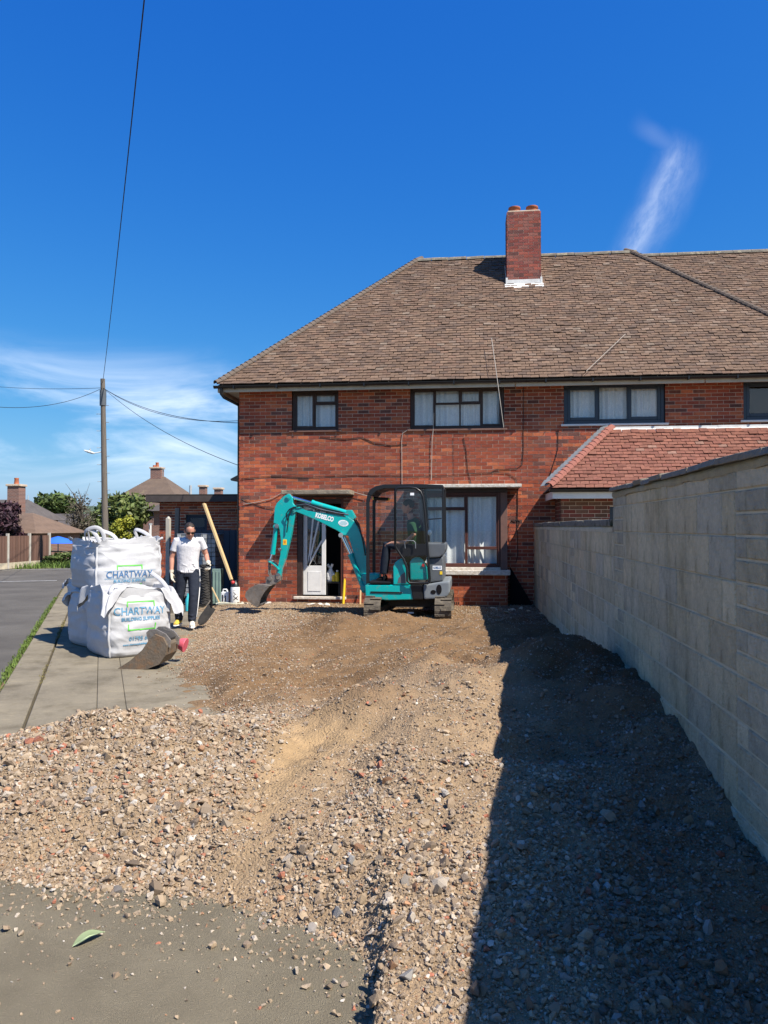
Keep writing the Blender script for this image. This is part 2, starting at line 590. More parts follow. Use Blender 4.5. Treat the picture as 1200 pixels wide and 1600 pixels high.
def np_mesh(name, V, F, material, cols=None, smooth=False):
    """V (n,3), F (m,k) arrays; cols (n,3) becomes the point colour 'col'"""
    me = bpy.data.meshes.new(name)
    V = np.asarray(V, dtype=np.float32)
    F = np.asarray(F, dtype=np.int32)
    m, k = F.shape
    me.vertices.add(len(V))
    me.vertices.foreach_set('co', V.ravel())
    me.loops.add(m * k)
    me.loops.foreach_set('vertex_index', F.ravel())
    me.polygons.add(m)
    me.polygons.foreach_set('loop_start', np.arange(0, m * k, k, dtype=np.int32))
    me.polygons.foreach_set('use_smooth', np.full(m, smooth))
    me.materials.append(material)
    me.update(calc_edges=True)
    if cols is not None:
        a = me.color_attributes.new('col', 'FLOAT_COLOR', 'POINT')
        c = np.ones((len(V), 4), dtype=np.float32)
        c[:, :3] = cols
        a.data.foreach_set('color', c.ravel())
    return me


def np_obj(name, V, F, material, cols=None, parent=None, smooth=False, kind=None):
    o = bpy.data.objects.new(name, np_mesh(name, V, F, material, cols, smooth))
    link(o, parent)
    if kind:
        o['kind'] = kind
    return o


BOXF = np.array([(0, 2, 3, 1), (4, 5, 7, 6), (0, 1, 5, 4), (2, 6, 7, 3), (0, 4, 6, 2), (1, 3, 7, 5)])
SG = np.array([(i, j, k) for k in (-1, 1) for j in (-1, 1) for i in (-1, 1)], dtype=float)


def boxes_np(C, A, B, D, cols):
    """many boxes: centres and half-axis vectors, all (n,3)"""
    C, A, B, D = [np.asarray(q, dtype=float) for q in (C, A, B, D)]
    n = len(C)
    V = C[:, None, :] + SG[None, :, 0:1] * A[:, None, :] + SG[None, :, 1:2] * B[:, None, :] + SG[None, :, 2:3] * D[:, None, :]
    F = (np.arange(n)[:, None, None] * 8 + BOXF[None]).reshape(-1, 4)
    return V.reshape(-1, 3), F, np.repeat(np.asarray(cols), 8, axis=0)


def vnoise(x, y, seed=0):
    """smooth value noise, vectorised, 0..1"""
    x = np.asarray(x, dtype=float)
    y = np.asarray(y, dtype=float)
    xi, yi = np.floor(x).astype(np.int64), np.floor(y).astype(np.int64)
    xf, yf = x - xi, y - yi

    def h(a, b):
        q = (a * 374761393 + b * 668265263 + seed * 974634777) & 0x7fffffff
        q = ((q ^ (q >> 13)) * 1274126177) & 0x7fffffff
        return ((q ^ (q >> 16)) & 0xffff) / 65535.0
    u, v = xf * xf * (3 - 2 * xf), yf * yf * (3 - 2 * yf)
    return (h(xi, yi) * (1 - u) + h(xi + 1, yi) * u) * (1 - v) + (h(xi, yi + 1) * (1 - u) + h(xi + 1, yi + 1) * u) * v


def fbm(x, y, oct=4, seed=0, gain=.5):
    t, a, s = 0, 1.0, 0
    for o in range(oct):
        t = t + a * vnoise(np.asarray(x) * 2 ** o, np.asarray(y) * 2 ** o, seed + o * 17)
        s += a
        a *= gain
    return t / s


def sstep(a, b, x):
    t = np.clip((x - a) / (b - a), 0, 1)
    return t * t * (3 - 2 * t)


def text_geo(s, size, align='CENTER', bold=0.0):
    cu = bpy.data.curves.new('t', 'FONT')
    cu.body = s
    cu.size = size
    cu.align_x = align
    cu.align_y = 'CENTER'
    cu.offset = bold
    cu.resolution_u = 3
    o = bpy.data.objects.new('t', cu)
    COL.objects.link(o)
    dg = bpy.context.evaluated_depsgraph_get()
    me = bpy.data.meshes.new_from_object(o.evaluated_get(dg))
    vs = [tuple(v.co) for v in me.vertices]
    fs = [tuple(p.vertices) for p in me.polygons]
    bpy.data.objects.remove(o)
    bpy.data.curves.remove(cu)
    bpy.data.meshes.remove(me)
    return vs, fs


def print_on(mb, vs, fs, fn, mi=0):
    mb.add([fn(v[0], v[1]) for v in vs], fs, mi)


# bricks ---------------------------------------------------------------
BR_PAL = np.array([(.365, .092, .047), (.31, .076, .042), (.45, .135, .062), (.265, .068, .042), (.18, .070, .050), (.335, .104, .060), (.14, .062, .048), (.41, .108, .047)])
BR_P = np.array([.2, .18, .15, .14, .1, .1, .05, .08])


def brick_layout(u0, u1, z0, z1, openings, L_=.225, hgt=.065, j=.01, shift=0.0):
    """stretcher bond between u0..u1, z0..z1 clear of the openings -> list of (ua, ub, za, zb)"""
    out = []
    r = 0
    z = z0
    while z < z1 - .01:
        zb = min(z + hgt, z1)
        zm = (z + zb) / 2
        spans = [(u0, u1)]
        for (a, b, c, d) in openings:
            if c - .01 < zm < d + .01:
                ns = []
                for (p, q) in spans:
                    if b <= p or a >= q:
                        ns.append((p, q))
                    else:
                        if a > p:
                            ns.append((p, a))
                        if b < q:
                            ns.append((b, q))
                spans = ns
        step = L_ + j
        off = (step / 2 if r % 2 else 0) + shift
        for (p, q) in spans:
            k = math.floor((p - off) / step)
            u = off + k * step
            while u < q:
                a, b = max(u, p), min(u + L_, q)
                if b - a > .02:
                    out.append((a, b, z, zb))
                u += step
        z += hgt + j
        r += 1
    return out


def brick_cols(n, cx, cz, rs, pal=BR_PAL, dark=.9):
    c = pal[rs.choice(len(pal), n, p=BR_P if pal is BR_PAL else None)]
    f = fbm(np.asarray(cx) * 1.1 + 31, np.asarray(cz) * 1.7 + 9, 3, 5)
    c = c * (1.05 - dark * (f - .42))[:, None]
    return np.clip(c * rs.uniform(.86, 1.14, (n, 1)), .01, 1)


def brick_wall(parent, bricks, o, ud, nd, individual=None, rs=None, cols=None, depth=.03, name='brick', limit=300):
    """bricks (ua,ub,za,zb) on the plane through o along ud, facing nd; the chosen ones become parts, the rest one mesh"""
    rs = rs or RS
    o, ud, nd = np.array(o, float), np.array(ud, float), np.array(nd, float)
    b = np.array(bricks)
    n = len(b)
    cu, cz = (b[:, 0] + b[:, 1]) / 2, (b[:, 2] + b[:, 3]) / 2
    if cols is None:
        cols = brick_cols(n, cu, cz, rs)
    jig = rs.uniform(-.002, .002, n)
    C = o + cu[:, None] * ud + cz[:, None] * np.array((0, 0, 1.)) + nd * (-depth / 2 + jig)[:, None]
    hu, hz = (b[:, 1] - b[:, 0]) / 2, (b[:, 3] - b[:, 2]) / 2
    pick = np.zeros(n, bool)
    if individual is not None:
        score = individual(b)
        full = (hu > .1) & (score > -1e8)
        idx = np.where(full)[0]
        idx = idx[np.argsort(-score[idx])][:limit]
        pick[idx] = True
        meshes = {}
        for i in idx:
            key = (round(hu[i], 2), int(rs.randint(14)))
            if key not in meshes:
                Vv, Ff, Cc = boxes_np([(0, 0, 0)], [ud * hu[i]], [nd * depth / 2], [np.array((0, 0, hz[i]))], [cols[i]])
                meshes[key] = np_mesh(name, Vv, Ff, MT['brick'], Cc)
            q = bpy.data.objects.new(name, meshes[key])
            q.location = C[i]
            link(q, parent)
    r = ~pick
    if r.any():
        k = r.sum()
        Vv, Ff, Cc = boxes_np(C[r], ud[None] * hu[r][:, None], np.repeat(nd[None] * depth / 2, k, 0),
                              np.array((0, 0, 1.))[None] * hz[r][:, None], cols[r])
        np_obj('bricks', Vv, Ff, MT['brick'], Cc, parent, kind='stuff')


def sheet_with_holes(u0, u1, z0, z1, holes, fn, mb, mi=0):
    us = sorted(set([u0, u1] + [q for h in holes for q in h[:2] if u0 < q < u1]))
    zs = sorted(set([z0, z1] + [q for h in holes for q in h[2:] if z0 < q < z1]))
    for a, b in zip(us, us[1:]):
        for c, d in zip(zs, zs[1:]):
            um, zm = (a + b) / 2, (c + d) / 2
            if any(h[0] < um < h[1] and h[2] < zm < h[3] for h in holes):
                continue
            mb.add([fn(a, c), fn(b, c), fn(b, d), fn(a, d)], [(0, 1, 2, 3)], mi)

# ================================================================== ground
Kd = np.array((-.447, .894))         # along the kerb
Nd = np.array((.894, .447))          # across it, towards the house


def kerb_xy(s_, w_):
    p = Kd * s_ + Nd * w_
    return float(p[0]), float(p[1])


def strip(name, s0, s1, w0, w1, z0, z1, m, parent=None, ds=None, kind=None, bevel=0.0):
    mb = MB()
    q = [kerb_xy(s0, w0), kerb_xy(s0, w1), kerb_xy(s1, w1), kerb_xy(s1, w0)]
    vs = [(x, y, z0) for x, y in q] + [(x, y, z1) for x, y in q]
    mb.add(vs, [(3, 2, 1, 0), (4, 5, 6, 7), (0, 1, 5, 4), (1, 2, 6, 5), (2, 3, 7, 6), (3, 0, 4, 7)])
    o = mb.build(name, m, parent, bevel=bevel, seg=1)
    if kind:
        o['kind'] = kind
    return o


def flat(name, pts, z, m, kind='structure', parent=None):
    mb = MB()
    mb.add([(x, y, z) for x, y in pts], [tuple(range(len(pts)))])
    o = mb.build(name, m, parent)
    o['kind'] = kind
    return o


flat('ground', [(-700, -300), (700, -300), (700, 1500), (-700, 1500)], -.10, MT['earth'])
# side road and the road it joins
road_pts = [kerb_xy(-6, -1.0), kerb_xy(27.4, -1.0), kerb_xy(27.4, 14), kerb_xy(33.8, 14), kerb_xy(33.8, -60), kerb_xy(27.4, -60), kerb_xy(27.4, -12), kerb_xy(-6, -12)]
road = flat('road', road_pts, -.025, MT['asphalt'])
flat('give_way_line', [kerb_xy(26.3, -7), kerb_xy(26.3, -1.3), kerb_xy(26.42, -1.3), kerb_xy(26.42, -7)], -.020, MT['roadpaint'], parent=road)
flat('kerb_line', [kerb_xy(33.4, -40), kerb_xy(33.4, 3), kerb_xy(33.55, 3), kerb_xy(33.55, -40)], -.020, MT['roadpaint'], parent=road)
flat('verge', [kerb_xy(33.9, -60), kerb_xy(33.9, 14), kerb_xy(60, 14), kerb_xy(60, -60)], -.02, MT['earth'])
# pavement laid in long bays parallel to the kerb
pav = flat('pavement', [kerb_xy(-6, -.98), kerb_xy(27.2, -.98), kerb_xy(27.2, 14), kerb_xy(-6, 14)], -.045, MT['soil'])
a_ = pav.data.color_attributes.new('col', 'FLOAT_COLOR', 'POINT')
for d_ in a_.data:
    d_.color = (.10, .085, .06, 1)
cuts = [-6, 1.9, 5.6, 9.2, 12.8, 16.4, 20.0, 23.6, 27.2]
for s0, s1 in zip(cuts, cuts[1:]):
    strip('kerb_slab', s0 + .002, s1 - .002, -.95, -.612, -.06, .0, MT['concrete'], pav, bevel=.008)
cut2 = [-6, 3.6, 9.6, 15.5, 21.4, 27.2]
for s0, s1 in zip(cut2, cut2[1:]):
    strip('concrete_slab', s0 + .002, s1 - .002, -.585, -.0295, -.06, .003, MT['concrete'], pav, bevel=.006)
    strip('concrete_slab', s0 + .002, s1 - .002, -.0265, .2265, -.06, .002, MT['concrete'], pav, bevel=.006)
    if s0 < 15:
        strip('concrete_slab', s0 + .002, s1 - .002, .2295, 8.0, -.06, .0, MT['concrete'], pav, bevel=.006)
# old exposed-aggregate apron in front
mb = MB()
rim = [(-.30, 1.2), (-.30, 2.55)]
for k in range(18):
    t = k / 17
    rim.append((-.31 - .10 * t + .018 * mnoise.noise((k * .9, 1, 2)), 2.55 + .5 * t))
poly = [(-6.0, 1.2)] + rim + [(-.5, 3.5), (-3.2, 3.62), (-6.0, 4.2)]
mb.add([(x, y, -.05) for x, y in poly] + [(x, y, .012) for x, y in poly],
       [tuple(range(len(poly)))[::-1], tuple(range(len(poly), 2 * len(poly)))] +
       [(i, (i + 1) % len(poly), len(poly) + (i + 1) % len(poly), len(poly) + i) for i in range(len(poly))])
apron = mb.build('apron', MT['pad'])
apron['kind'] = 'structure'

# ------------------------------------------------------------------ dug-over front garden
WX = 1.30      # face of the boundary wall
FY = 16.05     # face of the house


def foot(X):
    return np.interp(X, [-4, -3, -2, -1.3, -.77, -.43, -.33, -.28, 1.4], [3.45, 3.42, 3.32, 3.28, 3.0, 2.88, 2.6, .6, .6])


def leftedge(Y):
    return np.interp(Y, [2, 5.0, 5.6, 6.1, 6.6, 8.5, 10.3, 12.8, 15.2, 17], [-4.6, -4.4, -3.4, -2.5, -2.1, -3.5, -3.9, -4.6, -5.2, -5.6])


def mound_mask(X, Y):
    wob = (fbm(X * 2.2, Y * 2.2, 3, 3) - .5) * .5
    a = Y - foot(X) + wob * .6
    b = X - leftedge(Y) + wob
    return a, b


def height(X, Y):
    X, Y = np.asarray(X, float), np.asarray(Y, float)
    a, b = mound_mask(X, Y)
    prof = np.interp(Y, [0, 2.4, 3.0, 3.6, 4.2, 4.9, 5.5, 6.4, 7.5, 9, 11, 13, 16], [.05, .06, .12, .22, .32, .39, .42, .38, .29, .20, .14, .08, .04])
    left = sstep(-.25, -1.9, X)
    pl_ = .40 * np.exp(-((X + 2.0) / 1.25) ** 2 - ((Y - 4.72) / .80) ** 2) + .03
    pl_ = np.maximum(pl_, np.interp(Y, [5.6, 7, 9, 12, 16], [.0, .07, .08, .05, .04]))
    h = prof * (1 - left) + pl_ * left
    g = lambda cx, cy, rx, ry, q: q * np.exp(-((X - cx) / rx) ** 2 - ((Y - cy) / ry) ** 2)
    h = h + g(-1.15, 12.45, .55, .35, .12) + g(-.72, 5.25, .40, .26, .16) + g(.0, 9.0, .5, .3, .10) + g(1.25, 6.1, .45, .8, .15) + g(.75, 7.15, .55, .55, .27) + g(-2.0, 11.6, .6, .45, .24) + g(-.1, 7.0, .5, .35, .10) - g(-.1, 8.9, .9, .6, .06) \
        + g(-1.5, 12.3, .5, .4, .07) + g(.1, 6.3, .6, .5, .08) + g(-.35, 7.9, .8, .5, .06) - g(.5, 4.9, .45, .6, .12) + g(.35, 3.9, .4, .5, .03) \
        - g(.95, 4.1, .5, .9, .08) - g(-1.05, 4.55, .18, .75, .05) - g(.7, 10.5, .7, 1.5, .06) + g(-1.0, 9.6, .9, .5, .05) + g(-2.6, 9.7, .5, .5, .04)
    amp = .014 + .075 * sstep(.02, .3, h)
    h = h + (fbm(X * 1.6 + 3, Y * 1.6, 3, 12) - .5) * .26 * sstep(3.4, 5.2, Y) * sstep(14.5, 11.5, Y) * sstep(-3.4, -1.6, X)
    h = h + (fbm(X * 3, Y * 3, 5, 8, .55) - .5) * 2 * amp + (fbm(X * 14, Y * 14, 3, 4) - .5) * .03
    edge = sstep(0, .55, a) * sstep(-.05, .55, b)
    isl = (fbm(X * 7, Y * 7, 5, 66) - .5)
    thin = np.minimum(sstep(-.22, .12, a + isl * .5), sstep(-.60, .2, b + isl * 1.5))
    return -.055 + edge * (h + .02) + thin * .062


nx, ny = 210, 470
gx = np.linspace(-5.6, 1.32, nx)
gy = 1.0 + (np.linspace(0, 1, ny) ** 1.5) * 15.03
GX, GY = np.meshgrid(gx, gy)
GZ = height(GX, GY)


def soil_colour(X, Y):
    base = np.array((.275, .20, .128))
    sand = np.array((.35, .245, .138))
    dark = np.array((.125, .075, .042))
    brown = np.array((.185, .116, .062))
    g = lambda cx, cy, rx, ry: np.exp(-((X - cx) / rx) ** 2 - ((Y - cy) / ry) ** 2)
    n = fbm(X * 1.5 + 4, Y * 1.5, 4, 21)
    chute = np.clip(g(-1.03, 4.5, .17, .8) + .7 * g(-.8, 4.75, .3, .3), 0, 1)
    wall_shade = sstep(.35, .75, X + 1.1 * (fbm(X * 2 + 8, Y * 1.3, 3, 88) - .5))  # painted shade: soil toned darker along the wall, with a ragged edge
    dk = np.clip(.45 * wall_shade + g(-.72, 5.3, .34, .26) * .7 + g(1.0, 6.9, .75, 1.2) + g(-2.0, 11.6, .7, .5) * .45 + 1.2 * g(-3.75, 8.35, .5, .3) + .8 * g(.9, 12.5, .6, 3.0), 0, 1)
    far = sstep(5.6, 7.6, Y + .8 * (n - .5)) * sstep(.2, .5, n + .15) * sstep(-4.2, -2.4, X)
    c = base[None] * np.ones((X.size, 1))
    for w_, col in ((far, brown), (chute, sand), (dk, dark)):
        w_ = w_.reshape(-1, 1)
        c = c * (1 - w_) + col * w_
    return c * (.85 + .3 * fbm(X * 5, Y * 5, 3, 33)).reshape(-1, 1)


idx = np.arange(nx * ny).reshape(ny, nx)
F = np.stack([idx[:-1, :-1], idx[:-1, 1:], idx[1:, 1:], idx[1:, :-1]], -1).reshape(-1, 4)
V = np.stack([GX, GY, GZ], -1).reshape(-1, 3)
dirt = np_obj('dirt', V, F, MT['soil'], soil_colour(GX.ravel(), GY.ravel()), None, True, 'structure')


# stones: convex lumps --------------------------------------------------
def lump(seed, npts=11):
    rs = np.random.RandomState(seed)
    bm = bmesh.new()
    for _ in range(npts):
        p = rs.normal(size=3)
        p /= np.linalg.norm(p)
        p *= rs.uniform(.92, 1.0)
        bm.verts.new(p)
    r = bmesh.ops.convex_hull(bm, input=bm.verts)
    bmesh.ops.delete(bm, geom=[g for g in r['geom_interior'] if isinstance(g, bmesh.types.BMVert)], context='VERTS')
    bmesh.ops.triangulate(bm, faces=bm.faces)
    bm.verts.index_update()
    v = np.array([v.co[:] for v in bm.verts])
    f = np.array([[q.index for q in p.verts] for p in bm.faces])
    bm.free()
    return v, f


LUMPS = [lump(100 + i, 11 + i % 4) for i in range(10)]
ST_PAL = np.array([(.44, .33, .215), (.36, .26, .17), (.50, .39, .27), (.30, .22, .15), (.56, .49, .40), (.23, .18, .135), (.46, .22, .11), (.48, .12, .065), (.64, .60, .53), (.26, .255, .25)])
ST_P = np.array([.24, .21, .17, .12, .09, .06, .045, .015, .03, .02])


def rand_rot(n, rs):
    q = rs.normal(size=(n, 4))
    q /= np.linalg.norm(q, axis=1, keepdims=True)
    w, x, y, z = q.T
    return np.stack([np.stack([1 - 2 * (y * y + z * z), 2 * (x * y - z * w), 2 * (x * z + y * w)], -1),
                     np.stack([2 * (x * y + z * w), 1 - 2 * (x * x + z * z), 2 * (y * z - x * w)], -1),
                     np.stack([2 * (x * z - y * w), 2 * (y * z + x * w), 1 - 2 * (x * x + y * y)], -1)], 1)


def gravel_density(X, Y):
    g = lambda cx, cy, rx, ry: np.exp(-((X - cx) / rx) ** 2 - ((Y - cy) / ry) ** 2)
    d = np.full(X.shape, .42)
    d = np.where(Y > 6.8, .22, d)
    d = np.where(Y > 9.0, .09, d)
    d = d + 1.6 * g(-2.0, 4.5, 1.5, 1.3) * sstep(-1.0, -1.35, X) + (.40 * g(.4, 3.4, 1.2, 1.4)) - .22 * g(-.2, 6.0, 1.6, 1.0) + .5 * g(-.5, 3.2, .8, .6) + .35 * g(1.0, 14.6, .8, 1.2)
    d = d + .3 * g(-3.4, 11.0, .9, 2.6)
    d = d * (1 - .9 * np.clip(g(-1.02, 4.5, .16, .8) + .8 * g(-.8, 4.8, .28, .3), 0, 1))
    d = d * (.35 + 1.3 * fbm(X * 1.9, Y * 1.9, 3, 55))
    return np.clip(d, 0, 2.2)


def scatter_stones(n, rs):
    out = []
    got = 0
    while got < n:
        m = 60000
        Y = 1.6 + rs.uniform(0, 1, m) ** 2.0 * 14.3
        X = rs.uniform(-5.3, 1.29, m)
        a, b = mound_mask(X, Y)
        fringe = np.where((a > .05) & (b > .0), 1.0, np.where((a > -1.1) & (b > -.5), .20 * np.exp(np.minimum(np.minimum(a, b * 1.5), 0) * 4), 0))
        vis = (X > -.72 * Y - .9)
        p = gravel_density(X, Y) * fringe * vis
        k = rs.uniform(0, 1, m) < p
        out.append(np.stack([X[k], Y[k]], -1))
        got += k.sum()
    return np.concatenate(out)[:n]


NST = 128000
P = scatter_stones(NST, RS)
dist = np.hypot(P[:, 0], P[:, 1])
size = np.exp(RS.normal(math.log(.0066), .52, NST))
size = np.clip(size, .0016 * dist ** .9, .036)
dens = gravel_density(P[:, 0], P[:, 1])
size *= (.72 + .37 * np.clip(dens, 0, 1.4))
big = RS.uniform(0, 1, NST) < .0035
size[big] = RS.uniform(.018, .031, big.sum())
sc3 = size[:, None] * RS.uniform(.62, 1.25, (NST, 3))
sc3[:, 2] *= .8
zz = np.maximum(height(P[:, 0], P[:, 1]), np.where((P[:, 1] < 3.75), .012, .002)) + size * RS.uniform(-.1, .55, NST)
Rm = rand_rot(NST, RS)
tint = fbm(P[:, 0] * .9, P[:, 1] * .9, 3, 77)
scol = ST_PAL[RS.choice(len(ST_PAL), NST, p=ST_P / ST_P.sum())] * RS.uniform(.75, 1.2, (NST, 1))
dusty = soil_colour(P[:, 0], P[:, 1]) * 1.75
scol = (scol * .72 + dusty * .28) * np.array((.76, .79, .84))
wall_shade = sstep(.35, .75, P[:, 0] + 1.1 * (fbm(P[:, 0] * 2 + 8, P[:, 1] * 1.3, 3, 88) - .5)) * sstep(1.6, 2.6, P[:, 1] + P[:, 0])
scol = scol * (1 - wall_shade[:, None] * np.array((.32, .30, .27)))        # wall's shade painted into the stone colour, to deepen its shadow
kind_ = RS.randint(0, len(LUMPS), NST)
seen = (P[:, 1] > 2.2) & (P[:, 0] > -.50 * P[:, 1]) & (P[:, 0] < WX - .05)
score = np.where(seen, size / dist, 0)
pick = np.zeros(NST, bool)
pick[np.argsort(-score)[:300]] = True
Vs, Fs, Cs, off = [], [], [], 0
for k in range(len(LUMPS)):
    v, f = LUMPS[k]
    sel = np.where((kind_ == k) & ~pick)[0]
    w_ = np.einsum('nij,nvj->nvi', Rm[sel], v[None] * sc3[sel][:, None, :])
    w_[:, :, 2] *= .85
    w_ = w_ + np.stack([P[sel, 0], P[sel, 1], zz[sel]], -1)[:, None, :]
    Vs.append(w_.reshape(-1, 3))
    Fs.append((np.arange(len(sel))[:, None, None] * len(v) + f[None]).reshape(-1, 3) + off)
    Cs.append(np.repeat(scol[sel], len(v), 0))
    off += len(sel) * len(v)
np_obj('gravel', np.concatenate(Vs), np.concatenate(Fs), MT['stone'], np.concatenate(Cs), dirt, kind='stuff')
stone_meshes = {}
for i in np.where(pick)[0]:
    key = (int(kind_[i]), int(RS.randint(8)))
    if key not in stone_meshes:
        v, f = LUMPS[key[0]]
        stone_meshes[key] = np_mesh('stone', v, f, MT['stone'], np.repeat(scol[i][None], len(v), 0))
    o = bpy.data.objects.new('stone', stone_meshes[key])
    o.location = (P[i, 0], P[i, 1], zz[i])
    o.rotation_euler = RS.uniform(0, 6.28, 3)
    o.scale = sc3[i] * np.array((1, 1, 1))
    link(o, dirt)

# grass in the joint beside the road and moss in the slab joint --------------------------------
def tufts(name, s0, s1, w0, w1, n, hgt, z, colr, parent=None, dens=None):
    s_ = RS.uniform(s0, s1, n)
    w_ = RS.normal((w0 + w1) / 2, (w1 - w0) / 2.6, n)
    if dens is not None:
        k = RS.uniform(0, 1, n) < dens(s_)
        s_, w_ = s_[k], w_[k]
        n = len(s_)
    x = Kd[0] * s_ + Nd[0] * w_
    y = Kd[1] * s_ + Nd[1] * w_
    hh = RS.uniform(.4, 1.0, n) * hgt
    a = RS.uniform(0, 6.28, n)
    lean = RS.uniform(.1, .8, n) * hh
    wd = RS.uniform(.003, .007, n) * (1 + hgt * 6)
    base = np.stack([x, y, np.full(n, z)], -1)
    ca, sa = np.cos(a), np.sin(a)
    sd = np.stack([-sa, ca, 0 * a], -1) * wd[:, None]
    tip = base + np.stack([ca * lean, sa * lean, hh], -1)
    mid = base + np.stack([ca * lean * .35, sa * lean * .35, hh * .6], -1)
    V = np.stack([base - sd, base + sd, mid + sd * .7, mid - sd * .7, tip], 1).reshape(-1, 3)
    b = np.arange(n)[:, None] * 5
    F = np.concatenate([np.stack([b + 0, b + 1, b + 2], -1).reshape(-1, 3), np.stack([b + 0, b + 2, b + 3], -1).reshape(-1, 3), np.stack([b + 3, b + 2, b + 4], -1).reshape(-1, 3)])
    c = np.array(colr)[None] * RS.uniform(.6, 1.35, (n, 1)) + RS.uniform(0, .03, (n, 1)) * np.array((1, .6, 0))
    o = np_obj(name, V, F, MT['grass'], np.repeat(c, 5, 0), parent)
    o['kind'] = 'stuff'
    return o


gr = tufts('grass', 3.5, 20, -1.03, -.96, 6000, .04, -.02, (.10, .16, .035), None,
           lambda s: np.clip(1.2 - .06 * (s - 5), .15, 1) * (.25 + 1.2 * vnoise(s * 2.2, s * 0 + 3, 5)))
mo = tufts('moss', 3.2, 16, -.63, -.57, 3500, .014, .0, (.19, .165, .06), None, lambda s: np.clip(1.8 * vnoise(s * 1.3, s * 0, 9) - .85, 0, 1))
tufts('verge_grass', 33.9, 38, -8, 8, 9000, .28, -.02, (.10, .17, .04))

# ================================================================== the pair of houses
house = thing('semi_detached_house', (-4.92, FY, 0), 'two storey red brick semi-detached house under a brown hipped tile roof', 'house')
HX0, HX1, HZ = -4.92, 7.55, 4.66
WINS = {1: (-3.78, -2.77, 3.72, 4.57), 2: (-1.25, .70, 3.71, 4.59), 3: (1.91, 3.92, 3.77, 4.62), 4: (5.43, 7.35, 3.80, 4.62)}
DOOR = (-3.66, -2.66, .20, 2.28)
BAY = (-1.05, .74, -.1, 2.42)
PORCH = (1.72, 7.6, -.1, 3.70)
holes = [WINS[k] for k in WINS] + [DOOR, BAY]
mb = MB()
sheet_with_holes(HX0, HX1, -.15, HZ, holes, lambda u, z: (u, FY + .005, z), mb)
# other three walls and the inner lining
mb.box(HX0, HX0 + .1, FY + .006, 23.6, -.15, HZ)
mb.box(HX1 - .1, HX1, FY + .006, 23.6, -.15, HZ)
mb.box(HX0 + .1, HX1 - .1, 23.5, 23.6, -.15, HZ)
wall = mb.build('wall', MT['mortar'], house, clean=False)
lay = brick_layout(HX0, HX1, -.14, HZ - .002, holes)
lay = [b for b in lay if not (b[0] > 1.72 and b[3] < 2.3) and not (b[0] > 1.62 + max(0, b[3] - 2.35) * 1.12 and 2.3 <= b[3] < 3.58)]


def front_score(b):
    x, z = (b[:, 0] + b[:, 1]) / 2, (b[:, 2] + b[:, 3]) / 2
    s = -(np.hypot(x - .0, z - 3.05) * 1.0)
    return np.where((z > 2.55) & (z < 3.68) & (x < 1.3), s + 100, np.where((x < -3.7) & (z > .4), 20 - abs(x + 4.3), s))


brick_wall(wall, lay, (0, FY, 0), (1, 0, 0), (0, -1, 0), front_score, np.random.RandomState(3))
# left gable bricks
lay2 = brick_layout(0, 7.5, -.14, HZ - .002, [])
brick_wall(wall, lay2, (HX0 - .012, FY + .0, 0), (0, 1, 0), (-1, 0, 0), None, np.random.RandomState(4))


